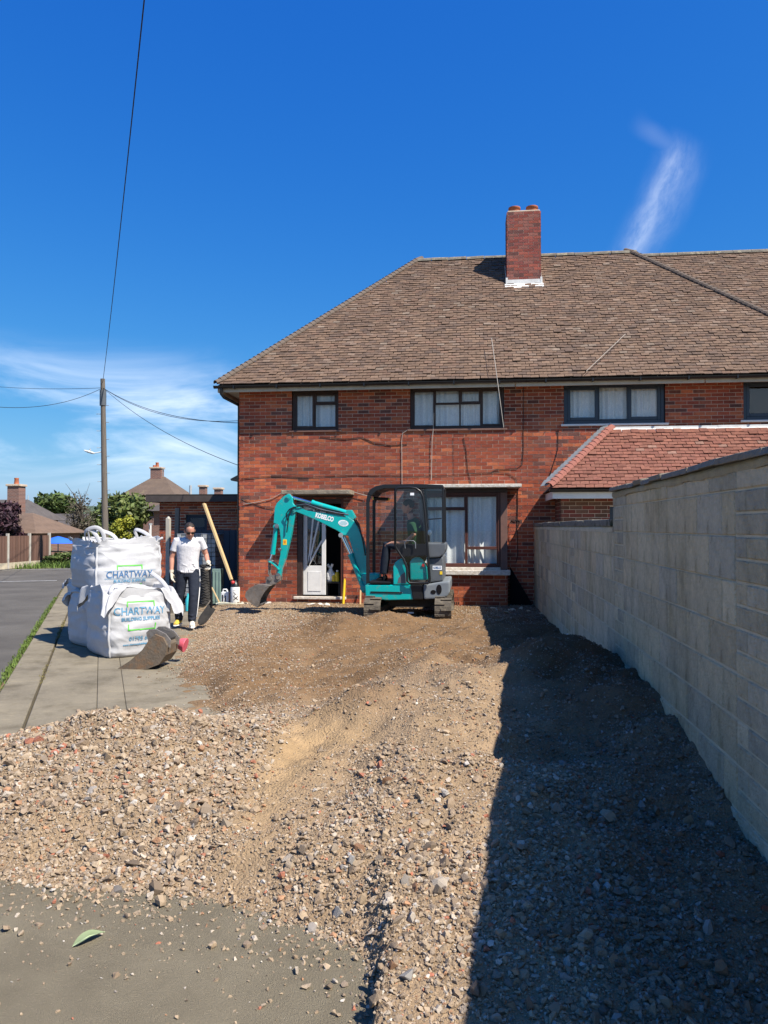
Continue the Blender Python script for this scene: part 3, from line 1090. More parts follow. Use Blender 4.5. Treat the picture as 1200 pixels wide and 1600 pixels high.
def window(parent, X0, X1, Z0, Z1, Y, cells, fm, fw=.055, bar=.045, sill=None, name='window', recess=.45, curtain=True, cs=(0.0, 1.0)):
    mb = MB()
    mb.box(X0, X0 + fw, Y, Y + .075, Z0, Z1)
    mb.box(X1 - fw, X1, Y, Y + .075, Z0, Z1)
    mb.box(X0 + fw, X1 - fw, Y, Y + .075, Z0, Z0 + fw)
    mb.box(X0 + fw, X1 - fw, Y, Y + .075, Z1 - fw, Z1)
    ix0, ix1, iz0, iz1 = X0 + fw, X1 - fw, Z0 + fw, Z1 - fw
    panes = []
    for (a, b, c, d, w) in cells:
        xa, xb = ix0 + (ix1 - ix0) * a, ix0 + (ix1 - ix0) * b
        za, zb = iz0 + (iz1 - iz0) * c, iz0 + (iz1 - iz0) * d
        w = bar * w
        y0, y1 = Y + .012, Y + .062
        mb.box(xa, xa + w, y0, y1, za, zb)
        mb.box(xb - w, xb, y0, y1, za, zb)
        mb.box(xa + w, xb - w, y0, y1, za, za + w)
        mb.box(xa + w, xb - w, y0, y1, zb - w, zb)
        panes.append((xa + w, xb - w, za + w, zb - w))
    win = mb.build(name, fm, parent, bevel=.006, seg=1)
    for (xa, xb, za, zb) in panes:
        p = MB()
        t = random.uniform(-.0015, .0015)
        p.add([(xa, Y + .036 + t, za), (xb, Y + .036 - t, za), (xb, Y + .036 - t, zb), (xa, Y + .036 + t, zb)], [(0, 1, 2, 3)])
        p.build('pane', MT['glass'], win, clean=False)
    r = MB()
    yb = Y + recess
    r.add([(X0, Y + .076, Z0), (X1, Y + .076, Z0), (X1, yb, Z0), (X0, yb, Z0), (X0, Y + .076, Z1), (X1, Y + .076, Z1), (X1, yb, Z1), (X0, yb, Z1)],
          [(0, 1, 2, 3), (4, 7, 6, 5), (0, 3, 7, 4), (1, 5, 6, 2), (3, 2, 6, 7)])
    r.build('room', MT['dark'], win, clean=False)
    if curtain:
        n = int((X1 - X0) * 90)
        x = np.linspace(X0 + .01, X1 - .01, n)
        y = Y + .14 + .026 * np.sin(x * 46 + 2 * np.sin(x * 9)) + .016 * np.sin(x * 21 + 1)
        zt, zb = Z0 + (Z1 - Z0) * cs[1] - .01, Z0 + (Z1 - Z0) * cs[0] + .01
        V = np.concatenate([np.stack([x, y, np.full(n, zb)], -1), np.stack([x, y, np.full(n, zt)], -1)])
        i = np.arange(n - 1)
        np_obj('curtain', V, np.stack([i, i + 1, i + n + 1, i + n], -1), MT['curtain'], None, win, True)
    if sill:
        s_ = MB()
        s_.box(X0 - .06, X1 + .06, Y - .09, Y + .07, Z0 - .045, Z0 - .002)
        s_.build('sill', sill, win, bevel=.008, seg=1)
    return win


yw = FY + .055
window(house, *WINS[1], yw, [(0, .47, 0, 1, 1.0), (.47, 1, .70, 1, 1.0), (.47, 1, 0, .70, .6)], MT['darkwood'], sill=MT['brownboard'])
window(house, *WINS[2], yw, [(0, .25, 0, 1, .8), (.25, .535, .62, 1, .6), (.535, .77, .62, 1, 1), (.25, .535, 0, .62, .35), (.535, .77, 0, .62, .35), (.77, 1, 0, 1, 1)],
       MT['darkwood'], sill=MT['brownboard'])
window(house, *WINS[3], yw, [(0, .335, 0, 1, 1.5), (.335, .655, 0, 1, .6), (.655, 1, 0, 1, 1.5)], MT['anthracite'], fw=.075, sill=MT['whitepaint'])
window(house, *WINS[4], yw, [(0, .335, 0, 1, 1.5), (.335, .655, 0, 1, .6), (.655, 1, 0, 1, 1.5)], MT['anthracite'], fw=.075, sill=MT['whitepaint'], curtain=False)

# roof ------------------------------------------------------------------
EY, EZ, BD = 15.725, 4.665, 4.0      # front eave line, its height, run to the ridge
EX0, EX1 = -5.33, 7.98
TP = .965                            # rise over run
RZ = EZ + BD * TP
RX0, RX1 = EX0 + BD, EX1 - BD
RY = EY + BD
mb = MB()
e = [(EX0, EY, EZ - .03), (EX1, EY, EZ - .03), (EX1, EY + 2 * BD, EZ - .03), (EX0, EY + 2 * BD, EZ - .03)]
rg = [(RX0, RY, RZ - .03), (RX1, RY, RZ - .03)]
mb.add(e + rg, [(0, 1, 5, 4), (1, 2, 5), (2, 3, 4, 5), (3, 0, 4), (3, 2, 1, 0)])
roof = mb.build('roof', MT['felt'], house, clean=False)
TL_PAL = .82 * np.array([(.195, .128, .088), (.155, .105, .078), (.225, .152, .105), (.125, .09, .075), (.25, .19, .15), (.19, .115, .082), (.11, .082, .07), (.30, .25, .20)])
TL_P = np.array([.26, .22, .18, .12, .08, .08, .04, .02])


def tile_plane(parent, O, ud, sd, rows, gauge, tw, spans, pal, pp, rs, individual_rows=0, cap=300, warm=None):
    """tiles on the plane through O; ud runs along the eave, sd up the slope; spans(r) -> (u0, u1)"""
    O, ud, sd = np.array(O, float), np.array(ud, float), np.array(sd, float)
    nd = np.cross(ud, sd)
    nd /= np.linalg.norm(nd)
    C, A, B, D, col, hw, row = [], [], [], [], [], [], []
    for r in range(rows):
        u0, u1 = spans(r)
        k0 = math.floor(u0 / tw) - 1
        sag = .010 * math.sin(r * .7)
        for k in range(k0, int(u1 / tw) + 2):
            a = k * tw + (tw / 2 if r % 2 else 0) + rs.uniform(-.004, .004)
            b = a + tw - rs.uniform(.004, .013)
            a, b = max(a, u0), min(b, u1)
            if b - a < .03:
                continue
            tail = r * gauge - .01 + rs.uniform(-.007, .007) + (rs.uniform(-.02, .0) if rs.uniform() < .05 else 0)
            ln = gauge + .05
            lift = .018 + rs.uniform(-.004, .006) + (rs.uniform(.004, .012) if rs.uniform() < .08 else 0)
            c = O + ud * (a + b) / 2 + sd * (tail + ln / 2) + nd * (lift - .004)
            sdd = sd + nd * (-.013 / ln) * 1.6
            sdd /= np.linalg.norm(sdd)
            ndd = np.cross(ud, sdd)
            roll = rs.uniform(-.03, .03)
            C.append(c)
            A.append((ud + ndd * roll) * (b - a) / 2)
            B.append(sdd * ln / 2)
            D.append(ndd * .0075)
            hw.append(b - a)
            row.append(r)
    n = len(C)
    C, A, B, D = np.array(C), np.array(A), np.array(B), np.array(D)
    col = pal[rs.choice(len(pal), n, p=pp)]
    col = (.5 * col + .5 * (pal * pp[:, None]).sum(0)) * rs.uniform(.85, 1.15, (n, 1))
    f = fbm(C[:, 0] * .8, (C[:, 1] + C[:, 2]) * .8, 3, 61)
    col = col * (.88 + .24 * f)[:, None]
    hw, row = np.array(hw), np.array(row)
    pick = np.zeros(n, bool)
    if individual_rows:
        cand = np.where((row < individual_rows) & (hw > tw * .85))[0][:cap]
        pick[cand] = True
        meshes = {}
        for i in cand:
            key = int(rs.randint(16))
            if key not in meshes:
                Vv, Ff, Cc = boxes_np([(0, 0, 0)], [A[i]], [B[i]], [D[i]], [col[i]])
                meshes[key] = np_mesh('tile', Vv, Ff, MT['tile'], Cc)
            q = bpy.data.objects.new('tile', meshes[key])
            q.location = C[i]
            link(q, parent)
    r_ = ~pick
    Vv, Ff, Cc = boxes_np(C[r_], A[r_], B[r_], D[r_], col[r_])
    np_obj('tiles', Vv, Ff, MT['tile'], Cc, parent, kind='stuff')


SLOPE = math.hypot(1, TP)
sl = BD * SLOPE
gauge = .1015
nrows = int(sl / gauge)
tile_plane(roof, (EX0, EY - .02, EZ), (1, 0, 0), np.array((0, 1, TP)) / SLOPE, nrows, gauge, .168,
           lambda r: (r * gauge / SLOPE + .02, (EX1 - EX0) - r * gauge / SLOPE - .02), TL_PAL, TL_P, np.random.RandomState(5), 4)


def half_round(p, q, r, up, n=7, th=.014):
    """a half-round tile from p to q"""
    p, q, up = V3(p), V3(q), V3(up).normalized()
    t = (q - p).normalized()
    s_ = t.cross(up).normalized()
    up = s_.cross(t)
    vs, fs = [], []
    for (e_, rr) in ((p, r), (q, r)):
        for ri in (rr, rr - th):
            for j in range(n):
                a = math.pi * j / (n - 1)
                vs.append(e_ + s_ * (ri * math.cos(a)) + up * (ri * math.sin(a) * .8))
    for j in range(n - 1):
        fs += [(j, j + 1, 2 * n + j + 1, 2 * n + j), (n + j + 1, n + j, 3 * n + j, 3 * n + j + 1),
               (j + 1, j, n + j, n + j + 1), (2 * n + j, 2 * n + j + 1, 3 * n + j + 1, 3 * n + j)]
    return vs, fs


k = 0
x = RX0 - .1
while x < RX1 + .05:
    v, f = half_round((x, RY, RZ - .035 + random.uniform(-.008, .008)), (min(x + .44, RX1 + .15), RY, RZ - .035 + random.uniform(-.008, .008)), .125, (0, 0, 1))
    m_ = MB()
    m_.add(v, f)
    m_.build('ridge_tile', MT['ridge'], roof)
    x += .45
# bonnet hip tiles, stepped up both front hips
for sx, cx in ((1, EX0), (-1, EX1)):
    nb = nrows + 1
    for r in range(nb):
        t = r * gauge / SLOPE
        hd = Vector((sx, 1, TP)).normalized()
        p = Vector((cx + sx * t, EY + t, EZ + t * TP)) + Vector((0, 0, .045)) - hd * .02
        q = p + hd * .27 - Vector((0, 0, .042))
        v, f = half_round(p, q, .088, (0, 0, 1), 6, .016)
        m_ = MB()
        m_.add(v, f)
        m_.build('bonnet_tile', MT['bonnet'], roof)

# eaves
mb = MB()
mb.box(EX0 + .06, EX1 - .06, EY + .03, FY + .02, EZ - .075, EZ - .055)
mb.box(EX0 + .06, HX0 - .001, FY + .021, 23.7, EZ - .075, EZ - .055)
mb.build('soffit', MT['cream'], house)
mb = MB()
for a, b in ((EX0 + .02, .9), (.92, 4.6), (4.62, EX1 - .02)):
    mb.box(a, b, EY + .022, EY + .045, EZ - .155, EZ - .01)
mb.box(EX0 + .02, EX0 + .045, EY + .046, 23.8, EZ - .155, EZ - .01)
mb.build('fascia', MT['cream'], house, bevel=.004, seg=1)


def gutter(parent, x0, x1, y, z, r=.056, name='gutter'):
    n = 9
    vs, fs = [], []
    xs = [x0, x1]
    for x in xs:
        for rr in (r, r - .006):
            for j in range(n):
                a = math.pi + math.pi * j / (n - 1)
                vs.append((x, y + rr * math.cos(a), z + rr * math.sin(a)))
    for j in range(n - 1):
        fs += [(j, j + 1, 2 * n + j + 1, 2 * n + j), (n + j + 1, n + j, 3 * n + j, 3 * n + j + 1), (j + 1, j, n + j, n + j + 1), (2 * n + j, 2 * n + j + 1, 3 * n + j + 1, 3 * n + j)]
    fs += [(0, n, 3 * n, 2 * n), (n - 1, 3 * n - 1, 4 * n - 1, 2 * n - 1)]
    mb = MB()
    mb.add(vs, fs)
    mb.add([(x0, y + (r - .001) * math.cos(math.pi + math.pi * j / (n - 1)), z + (r - .001) * math.sin(math.pi + math.pi * j / (n - 1))) for j in range(n)], [tuple(range(n))])
    return mb.build(name, MT['black'], parent)


gt = gutter(house, EX0 - .04, EX1 + .04, EY - .038, EZ - .03)
x = EX0 + .4
while x < EX1:
    m_ = MB()
    m_.box(x - .014, x + .014, EY - .1, EY + .022, EZ - .096, EZ - .088)
    m_.box(x - .014, x + .014, EY - .101, EY - .094, EZ - .0879, EZ - .03)
    m_.build('gutter_bracket', MT['black'], gt)
    x += .92
mb = MB()
mb.tube([(EX0 + .12, EY - .03, EZ - .08), (EX0 + .12, EY - .03, EZ - .2), (EX0 + .16, EY + .02, EZ - .26), (HX0 - .06, FY + .12, EZ - .36), (HX0 - .06, FY + .16, EZ - .46), (HX0 - .06, FY + .16, .0)], .034, 10)
mb.build('downpipe', MT['black'], house)

# chimney ----------------------------------------------------------------
CX0, CX1, CY0, CY1 = .885, 1.695, 18.62, 19.30
CZT = 9.24
mb = MB()
mb.box(CX0 + .006, CX1 - .006, CY0 + .006, CY1 - .006, 7.2, CZT - .01)
chim = mb.build('chimney', MT['mortar'], house)
pal_ch = np.array([(.27, .075, .06), (.22, .07, .06), (.31, .09, .065), (.16, .07, .062), (.25, .10, .08)])
rs = np.random.RandomState(8)
for (o_, ud_, nd_, w_, ind) in (((CX0, CY0, 0), (1, 0, 0), (0, -1, 0), CX1 - CX0, True), ((CX0, CY0, 0), (0, 1, 0), (-1, 0, 0), CY1 - CY0, False), ((CX1, CY0, 0), (0, 1, 0), (1, 0, 0), CY1 - CY0, False)):
    ly = brick_layout(0, w_, 7.45, CZT, [], shift=.05)
    nn = len(ly)
    cc = pal_ch[rs.randint(0, len(pal_ch), nn)] * rs.uniform(.8, 1.15, (nn, 1))
    brick_wall(chim, ly, o_, ud_, nd_, (lambda b: b[:, 2]) if ind else None, rs, cc)
mb = MB()
mb.box(CX0 + .02, CX1 - .02, CY0 + .02, CY1 - .02, CZT + .001, CZT + .05)
mb.build('flaunching', MT['mortar'], chim, bevel=.02)
for x in (1.08, 1.50):
    mb = MB()
    mb.loft([(x, 18.80, CZT + .02), (x, 18.80, CZT + .12), (x, 18.80, CZT + .135), (x, 18.80, CZT + .17)], [(.13, .13), (.125, .125), (.15, .15), (.145, .145)], 16)
    mb.build('chimney_pot', MT['pot'], chim)
zf = EZ + (CY0 - EY) * TP
mb = MB()
mb.box(CX0 - .03, CX1 + .03, CY0 - .022, CY0 - .016, zf - .02, zf + .14)
mb.obox(((CX0 + CX1) / 2, CY0 - .09, zf - .035), ((CX1 - CX0) / 2 + .05, 0, 0), Vector((0, 1, TP)).normalized() * .1, Vector((0, -TP, 1)).normalized() * .006)
for sx, xx in ((-1, CX0), (1, CX1)):
    for k in range(6):
        y = CY0 - .016 + k * .11
        mb.box(xx + sx * .014, xx + sx * .022, y, y + .108, zf + k * .104 - .03, zf + k * .104 + .16)
    mb.box(min(xx - sx * .02, xx + sx * .026), max(xx - sx * .02, xx + sx * .026), CY0 - .028, CY0 - .0225, zf + .0, zf + .19)
mb.build('flashing', MT['whitelead'], chim)

# door --------------------------------------------------------------------
dx0, dx1, dz0, dz1 = DOOR
mb = MB()
r0 = FY + .006
for bx in ((dx0, dx0 + .001, r0, FY + 1.1, dz0, dz1), (dx1 - .001, dx1, r0, FY + 1.1, dz0, dz1), (dx0, dx1, FY + 1.1, FY + 1.102, dz0, dz1), (dx0, dx1, r0, FY + 1.1, dz1 - .002, dz1), (dx0, dx1, r0, FY + 1.1, dz0 - .002, dz0)):
    mb.box(*bx)
mb.build('porch_recess', MT['dark'], house)
mb = MB()
mb.box(dx0, dx0 + .11, FY + .02, FY + .13, dz0, dz1)
mb.box(dx0 + .1105, dx1 - .0605, FY + .02, FY + .13, dz1 - .12, dz1)
mb.build('door_frame', MT['darkwood'], house, bevel=.006)
mb = MB()
mb.box(dx1 - .06, dx1 + .0, FY + .015, FY + .12, dz0, dz1)
mb.build('door_jamb', MT['redwood'], house, bevel=.005)
mb = MB()
mb.box(dx0 - .06, dx1 + .06, FY - .07, FY + .12, dz0 - .06, dz0 - .004)
mb.build('threshold', MT['flakywhite'], house, bevel=.01)
# white door leaf with sunburst bars
lx0, lx1, ly = dx0 + .115, dx0 + .60, FY + .10
lz0, lz1 = dz0 + .02, dz1 - .14
mb = MB()
mb.box(lx0, lx0 + .085, ly, ly + .045, lz0, lz1)
mb.box(lx1 - .085, lx1, ly, ly + .045, lz0, lz1)
mb.box(lx0 + .0851, lx1 - .0851, ly, ly + .045, lz1 - .1, lz1)
mb.box(lx0 + .0851, lx1 - .0851, ly + .002, ly + .043, lz0, lz0 + .62)
leaf_ = mb.build('door', MT['whitepaint'], house, bevel=.006)
mb = MB()
mb.box(lx0 + .09, lx1 - .09, ly + .02, ly + .026, lz0 + .621, lz1 - .101)
mb.build('pane', MT['glass'], leaf_)
for k, (bx_, bz_) in enumerate(((.235, 1.86), (.40, 1.86), (.40, 1.15))):
    mb = MB()
    mb.beam((lx0 + .11, ly + .012, lz0 + .62), (lx0 + bx_, ly + .012, lz0 + bz_), .035, .03, (0, 1, 0))
    mb.build('glazing_bar', MT['whitepaint'], leaf_)
mb = MB()
mb.box(lx0 + .10, lx1 - .10, ly - .008, ly - .0005, lz0 + .08, lz0 + .5)
mb.build('door_panel', MT['whitepaint'], leaf_, bevel=.006)
# canopy over the door
c0, c1 = spot(439, 770, FY - .58), spot(547, 767, FY - .58)
mb = MB()
mb.box(c0.x, c1.x, FY - .58, FY + .0, 2.335, 2.425)
mb.build('door_canopy', [mat('canopy_concrete', (.30, .25, .18), (.16, .13, .10), 7, .95, .6, 50, spots=(.4, .35, .24), sscale=18)], house, bevel=.012)
mb = MB()
mb.box(dx0 - .30, dx1 + .18, FY - .022, FY + .004, 2.29, 2.334)
mb.build('door_lintel', MT['darkwood'], house)

# bay window ------------------------------------------------------------------
bx0, bx1, BYf = BAY[0], BAY[1], 15.62
mb = MB()
mb.box(bx0 + .006, bx1 - .006, BYf + .006, FY + .3, -.12, .70)
bayw = mb.build('bay_wall', MT['mortar'], house)
brick_wall(bayw, brick_layout(bx0, bx1, -.13, .70, []), (0, BYf, 0), (1, 0, 0), (0, -1, 0), lambda b: b[:, 0] + 10, np.random.RandomState(12), None)
brick_wall(bayw, brick_layout(0, .43, -.13, .70, []), (bx1, BYf, 0), (0, 1, 0), (1, 0, 0), None, np.random.RandomState(13))
brick_wall(bayw, brick_layout(0, .43, -.13, .70, []), (bx0, BYf, 0), (0, 1, 0), (-1, 0, 0), None, np.random.RandomState(14))
mb = MB()
mb.box(bx0 - .04, bx1 + .05, BYf - .10, FY - .0, .702, .80)
sl_ = mb.build('bay_sill', MT['flakywhite'], house, bevel=.012)
bw = window(house, bx0 + .02, .60, .855, 2.36, BYf + .05, [(0, .585, .0, .80, .55), (0, .585, .80, 1, .9), (.585, 1, .235, 1, .75), (.585, 1, 0, .235, .55)], MT['redwood'], fw=.05, name='bay_window', recess=.40)
mb = MB()
mb.box(bx0 + .02, .60, BYf - .02, BYf + .13, .802, .852)
mb.build('sill', MT['flakywhite'], bw, bevel=.008)
mb = MB()
mb.box(.602, bx1 - .0, BYf + .03, FY - .003, .802, 2.36)
mb.build('bay_cheek', MT['brownboard'], house, bevel=.006)
mb = MB()
mb.box(bx0, bx1, BYf + .045, FY + .0, 2.363, 2.44)
mb.build('bay_head', MT['darkwood'], house)
mb = MB()
mb.box(bx0 - .26, 1.0, BYf - .32, FY - .001, 2.45, 2.515)
mb.build('bay_canopy', MT['flakywhite'], house, bevel=.01)
# little rear eave that pokes out past the corner
mb = MB()
mb.prism([(-5.22, 2.68), (-4.93, 2.66), (-4.93, 2.84), (-5.02, 2.83), (-5.24, 2.72)], FY + .35, FY + 1.6)
mb.build('side_canopy', MT['ridge'], house, bevel=.01)
# airbrick in the plinth
mb = MB()
mb.box(-.42, -.20, BYf - .006, BYf + .004, .10, .165)
for k in range(5):
    mb.box(-.405 + k * .04, -.385 + k * .04, BYf - .010, BYf - .0065, .112, .153, 1)
mb.build('air_brick', [MT['pot'], MT['dark']], house)

# ------------------------------------------------------------------ neighbour's single-storey porch
porch = thing('porch', (1.72, 14.95, 0), "low brick porch with a red tiled lean-to roof behind the grey block wall", 'porch')
PX0, PY0 = 1.72, 14.95
pw = (2.62, 3.5, 1.2, 2.05)
mb = MB()
sheet_with_holes(PX0 + .006, 7.55, -.1, 2.34, [pw], lambda u, z: (u, PY0 + .006, z), mb)
mb.box(PX0 + .006, PX0 + .1, PY0 + .007, FY - .02, -.1, 2.34)
pwall = mb.build('wall', MT['mortar'], porch, clean=False)
pal_p = np.array([(.20, .065, .045), (.15, .075, .05), (.26, .07, .05), (.17, .09, .06)])
rs = np.random.RandomState(15)
ly_ = brick_layout(PX0, 7.5, -.1, 2.34, [pw])
brick_wall(pwall, ly_, (0, PY0, 0), (1, 0, 0), (0, -1, 0), lambda b: np.where((b[:, 2] > 1.6) & (b[:, 0] < 2.7), 1.0, -1e9), rs, pal_p[rs.randint(0, 4, len(ly_))] * rs.uniform(.8, 1.2, (len(ly_), 1)))
ly_ = brick_layout(0, 1.05, -.1, 2.34, [])
brick_wall(pwall, ly_, (PX0, PY0, 0), (0, 1, 0), (-1, 0, 0), None, rs, pal_p[rs.randint(0, 4, len(ly_))])
window(porch, *pw, PY0 + .05, [(0, .5, 0, 1, .8), (.5, 1, 0, 1, .8)], MT['anthracite'], fw=.06, curtain=True, cs=(0, .45))
PEX, PEY, PEZ = 1.47, 14.66, 2.385
PD = FY - PEY
PT = (3.665 - PEZ) / PD
psl = math.hypot(1, PT)
mb = MB()
mb.add([(PEX, PEY, PEZ - .03), (8, PEY, PEZ - .03), (8, FY - .015, 3.63), (PEX + PD, FY - .015, 3.63), (PEX, FY - .015, PEZ - .03)],
       [(0, 1, 2, 3), (0, 3, 4), (0, 4, 2, 1)])
proof = mb.build('roof', MT['felt'], porch, clean=False)
PT_PAL = .64 * np.array([(.32, .135, .095), (.27, .112, .083), (.36, .165, .12), (.24, .095, .075), (.36, .16, .12), (.44, .30, .24)])
prow = int(PD * psl / .1)
tile_plane(proof, (PEX, PEY - .02, PEZ), (1, 0, 0), np.array((0, 1, PT)) / psl, prow, .1, .166, lambda r: (r * .1 / psl + .02, 6.4), PT_PAL, np.array([.29, .27, .2, .15, .07, .02]), np.random.RandomState(6), prow)
for r in range(prow):
    t = r * .1 / psl
    hd = Vector((1, 1, PT)).normalized()
    p = Vector((PEX + t, PEY + t, PEZ + t * PT + .05)) - hd * .02
    v, f = half_round(p, p + hd * .25 - Vector((0, 0, .03)), .10, (0, 0, 1), 6, .016)
    m_ = MB()
    m_.add(v, f)
    m_.build('bonnet_tile', MT['redtile'], proof)
# lead soakers stepping up the hip on its wall side
for r in range(prow + 1):
    t = r * .1 / psl + .03
    m_ = MB()
    c_ = Vector((PEX + t - .085, PEY + t + .02, PEZ + t * PT + .085))
    m_.obox(c_, Vector((.55, -.30, .10)) * .12, Vector((1, 1, PT + .5)).normalized() * .085, Vector((-.45, -.5, .8)).normalized() * .005)
    m_.build('lead_soaker', MT['lead'], proof)
for a, b in ((2.86, 4.95), (4.93, 7.5)):
    mb = MB()
    dz = .004 if a > 4 else 0
    mb.box(a, b, FY - .034 - dz, FY - .018, 3.60, 3.70 + dz)
    mb.obox(((a + b) / 2, FY - .085 - dz, 3.60), ((b - a) / 2, 0, 0), Vector((0, .055, .05)), Vector((0, -.004, .005)))
    mb.build('flashing', MT['whitelead'], porch)
gutter(porch, PEX - .0, 7.6, PEY - .045, PEZ - .02, .05)
mb = MB()
mb.box(PEX + .06, 7.6, PEY + .01, PEY + .035, PEZ - .19, PEZ - .05)
mb.box(PEX + .06, PEX + .08, PEY + .0355, FY - .03, PEZ - .19, PEZ - .05)
mb.box(PEX + .085, 7.6, PEY + .036, PY0 + .0, PEZ - .17, PEZ - .155)
mb.build('fascia', MT['whitepaint'], porch, bevel=.004)

# ------------------------------------------------------------------ house set back on the right
hb = thing('terraced_house', (9.0, 22, 0), 'brown tiled house set back on the right, only its roof showing past the hip', 'house')
mb = MB()
mb.box(6.5, 16, 17.0, 23.4, -.1, 4.6)
mb.build('wall', MT['mortar'], hb)
gY, gE = 20.25, 4.65
run = 4.1
mb = MB()
mb.add([(3.2, gY - run, gE - .03), (11.5, gY - run, gE - .03), (7.45, gY, gE + run * TP - .03), (3.2, gY, gE + run * TP - .03), (3.2, gY + run, gE - .03), (11.5, gY + run, gE - .03)],
       [(0, 1, 2, 3), (1, 5, 2), (5, 4, 3, 2), (0, 3, 4)])
hr = mb.build('roof', MT['felt'], hb, clean=False)
tile_plane(hr, (3.2, gY - run - .02, gE), (1, 0, 0), np.array((0, 1, TP)) / SLOPE, int(run * SLOPE / gauge), gauge, .168,
           lambda r: (1.2 + 0 * r, 8.3 - r * gauge / SLOPE) if r > 18 else (4.6, 8.3 - r * gauge / SLOPE), TL_PAL, TL_P, np.random.RandomState(9))
x = 3.9
while x < 7.4:
    v, f = half_round((x, gY, gE + run * TP - .035), (x + .44, gY, gE + run * TP - .035), .125, (0, 0, 1))
    m_ = MB()
    m_.add(v, f)
    m_.build('ridge_tile', MT['ridge'], hr)
    x += .45

# ================================================================== boundary wall
bwall = thing('boundary_wall', (WX, 7.24, 0), 'grey concrete block boundary wall stepping up towards the viewer along the right side', 'wall')
WT = .21
STEPY = 7.24
YE = FY - .01
core = MB()
core.box(WX + .005, WX + WT - .005, -1.0, STEPY, -.4, 1.95)
core.box(WX + .005, WX + WT - .005, STEPY + .001, YE, -.4, 1.70)
core.build('mortar_core', MT['blockmortar'], bwall, clean=False)
rs = np.random.RandomState(21)
piers = [(3.56, 3.97), (6.78, 7.19), (9.90, 10.28)]
BL_PAL = 1.18 * np.array([(.47, .395, .265), (.44, .375, .265), (.51, .425, .28), (.41, .36, .265), (.49, .40, .26)])
blocks = []       # (ya, yb, za, zb)
for k in range(-1, 9):
    zt = 1.62 - .225 * k
    zb_ = zt - .215
    off = .225 if k % 2 else 0.0
    y = -1.0 + off - .45
    while y < YE:
        a, b = max(y, -1.0), min(y + .44, YE)
        top = zt
        if k == -1 and b > STEPY:
            b = min(b, STEPY - .0)
        if b - a > .03 and not (k == -1 and a >= STEPY):
            segs = [(a, b)]
            for (p, q) in piers:
                ns = []
                for (s_, t_) in segs:
                    if t_ <= p or s_ >= q:
                        ns.append((s_, t_))
                    else:
                        if s_ < p - .04:
                            ns.append((s_, p - .01))
                        if t_ > q + .04:
                            ns.append((q + .01, t_))
                segs = ns
            for (s_, t_) in segs:
                if t_ - s_ > .03:
                    blocks.append((s_, t_, zb_, zt))
        y += .45
for (p, q) in piers:
    ztop = 1.845 if q < STEPY else 1.62
    z = ztop
    r = 0
    while z > -.35:
        hh = .103
        if r % 2 or q - p < .3:
            blocks.append((p, q, z - hh, z))
        else:
            c_ = p + (q - p) * .62
            blocks.append((p, c_ - .005, z - hh, z))
            blocks.append((c_ + .005, q, z - hh, z))
        z -= hh + .0095
        r += 1
y = -1.0
while y < STEPY:                      # half-height course under the coping
    blocks.append((y, min(y + .44, STEPY), 1.856, 1.942))
    y += .45
bb = np.array(blocks)
order = np.argsort(np.where(bb[:, 1] < 3.3, 1e6, 0) + bb[:, 0])
chosen = set(order[:300].tolist())
C, A, B, D, CC = [], [], [], [], []
bm_cache = {}
for i, (a, b, c, d) in enumerate(blocks):
    col = BL_PAL[rs.randint(len(BL_PAL))] * rs.uniform(.82, 1.15)
    pr = rs.uniform(-.003, .002)
    ctr = (WX + .03 + pr - .002, (a + b) / 2, (c + d) / 2)
    if i in chosen:
        key = (round(b - a, 2), round(d - c, 2), int(rs.randint(6)))
        if key not in bm_cache:
            m_ = MB()
            m_.box(-.03, .03, -key[0] / 2, key[0] / 2, -key[1] / 2, key[1] / 2)
            o = m_.build('block', MT['block'], bwall, bevel=.006, seg=1)
            at = o.data.color_attributes.new('col', 'FLOAT_COLOR', 'POINT')
            at.data.foreach_set('color', np.tile(np.array((*col, 1.0), dtype=np.float32), len(o.data.vertices)))
            bm_cache[key] = o.data
        else:
            o = bpy.data.objects.new('block', bm_cache[key])
            link(o, bwall)
        o.location = ctr
    else:
        C.append(ctr)
        A.append((.03, 0, 0))
        B.append((0, (b - a) / 2, 0))
        D.append((0, 0, (d - c) / 2))
        CC.append(col)
if C:
    Vv, Ff, Cc = boxes_np(C, A, B, D, np.array(CC))
    np_obj('blocks', Vv, Ff, MT['block'], Cc, bwall, kind='stuff')
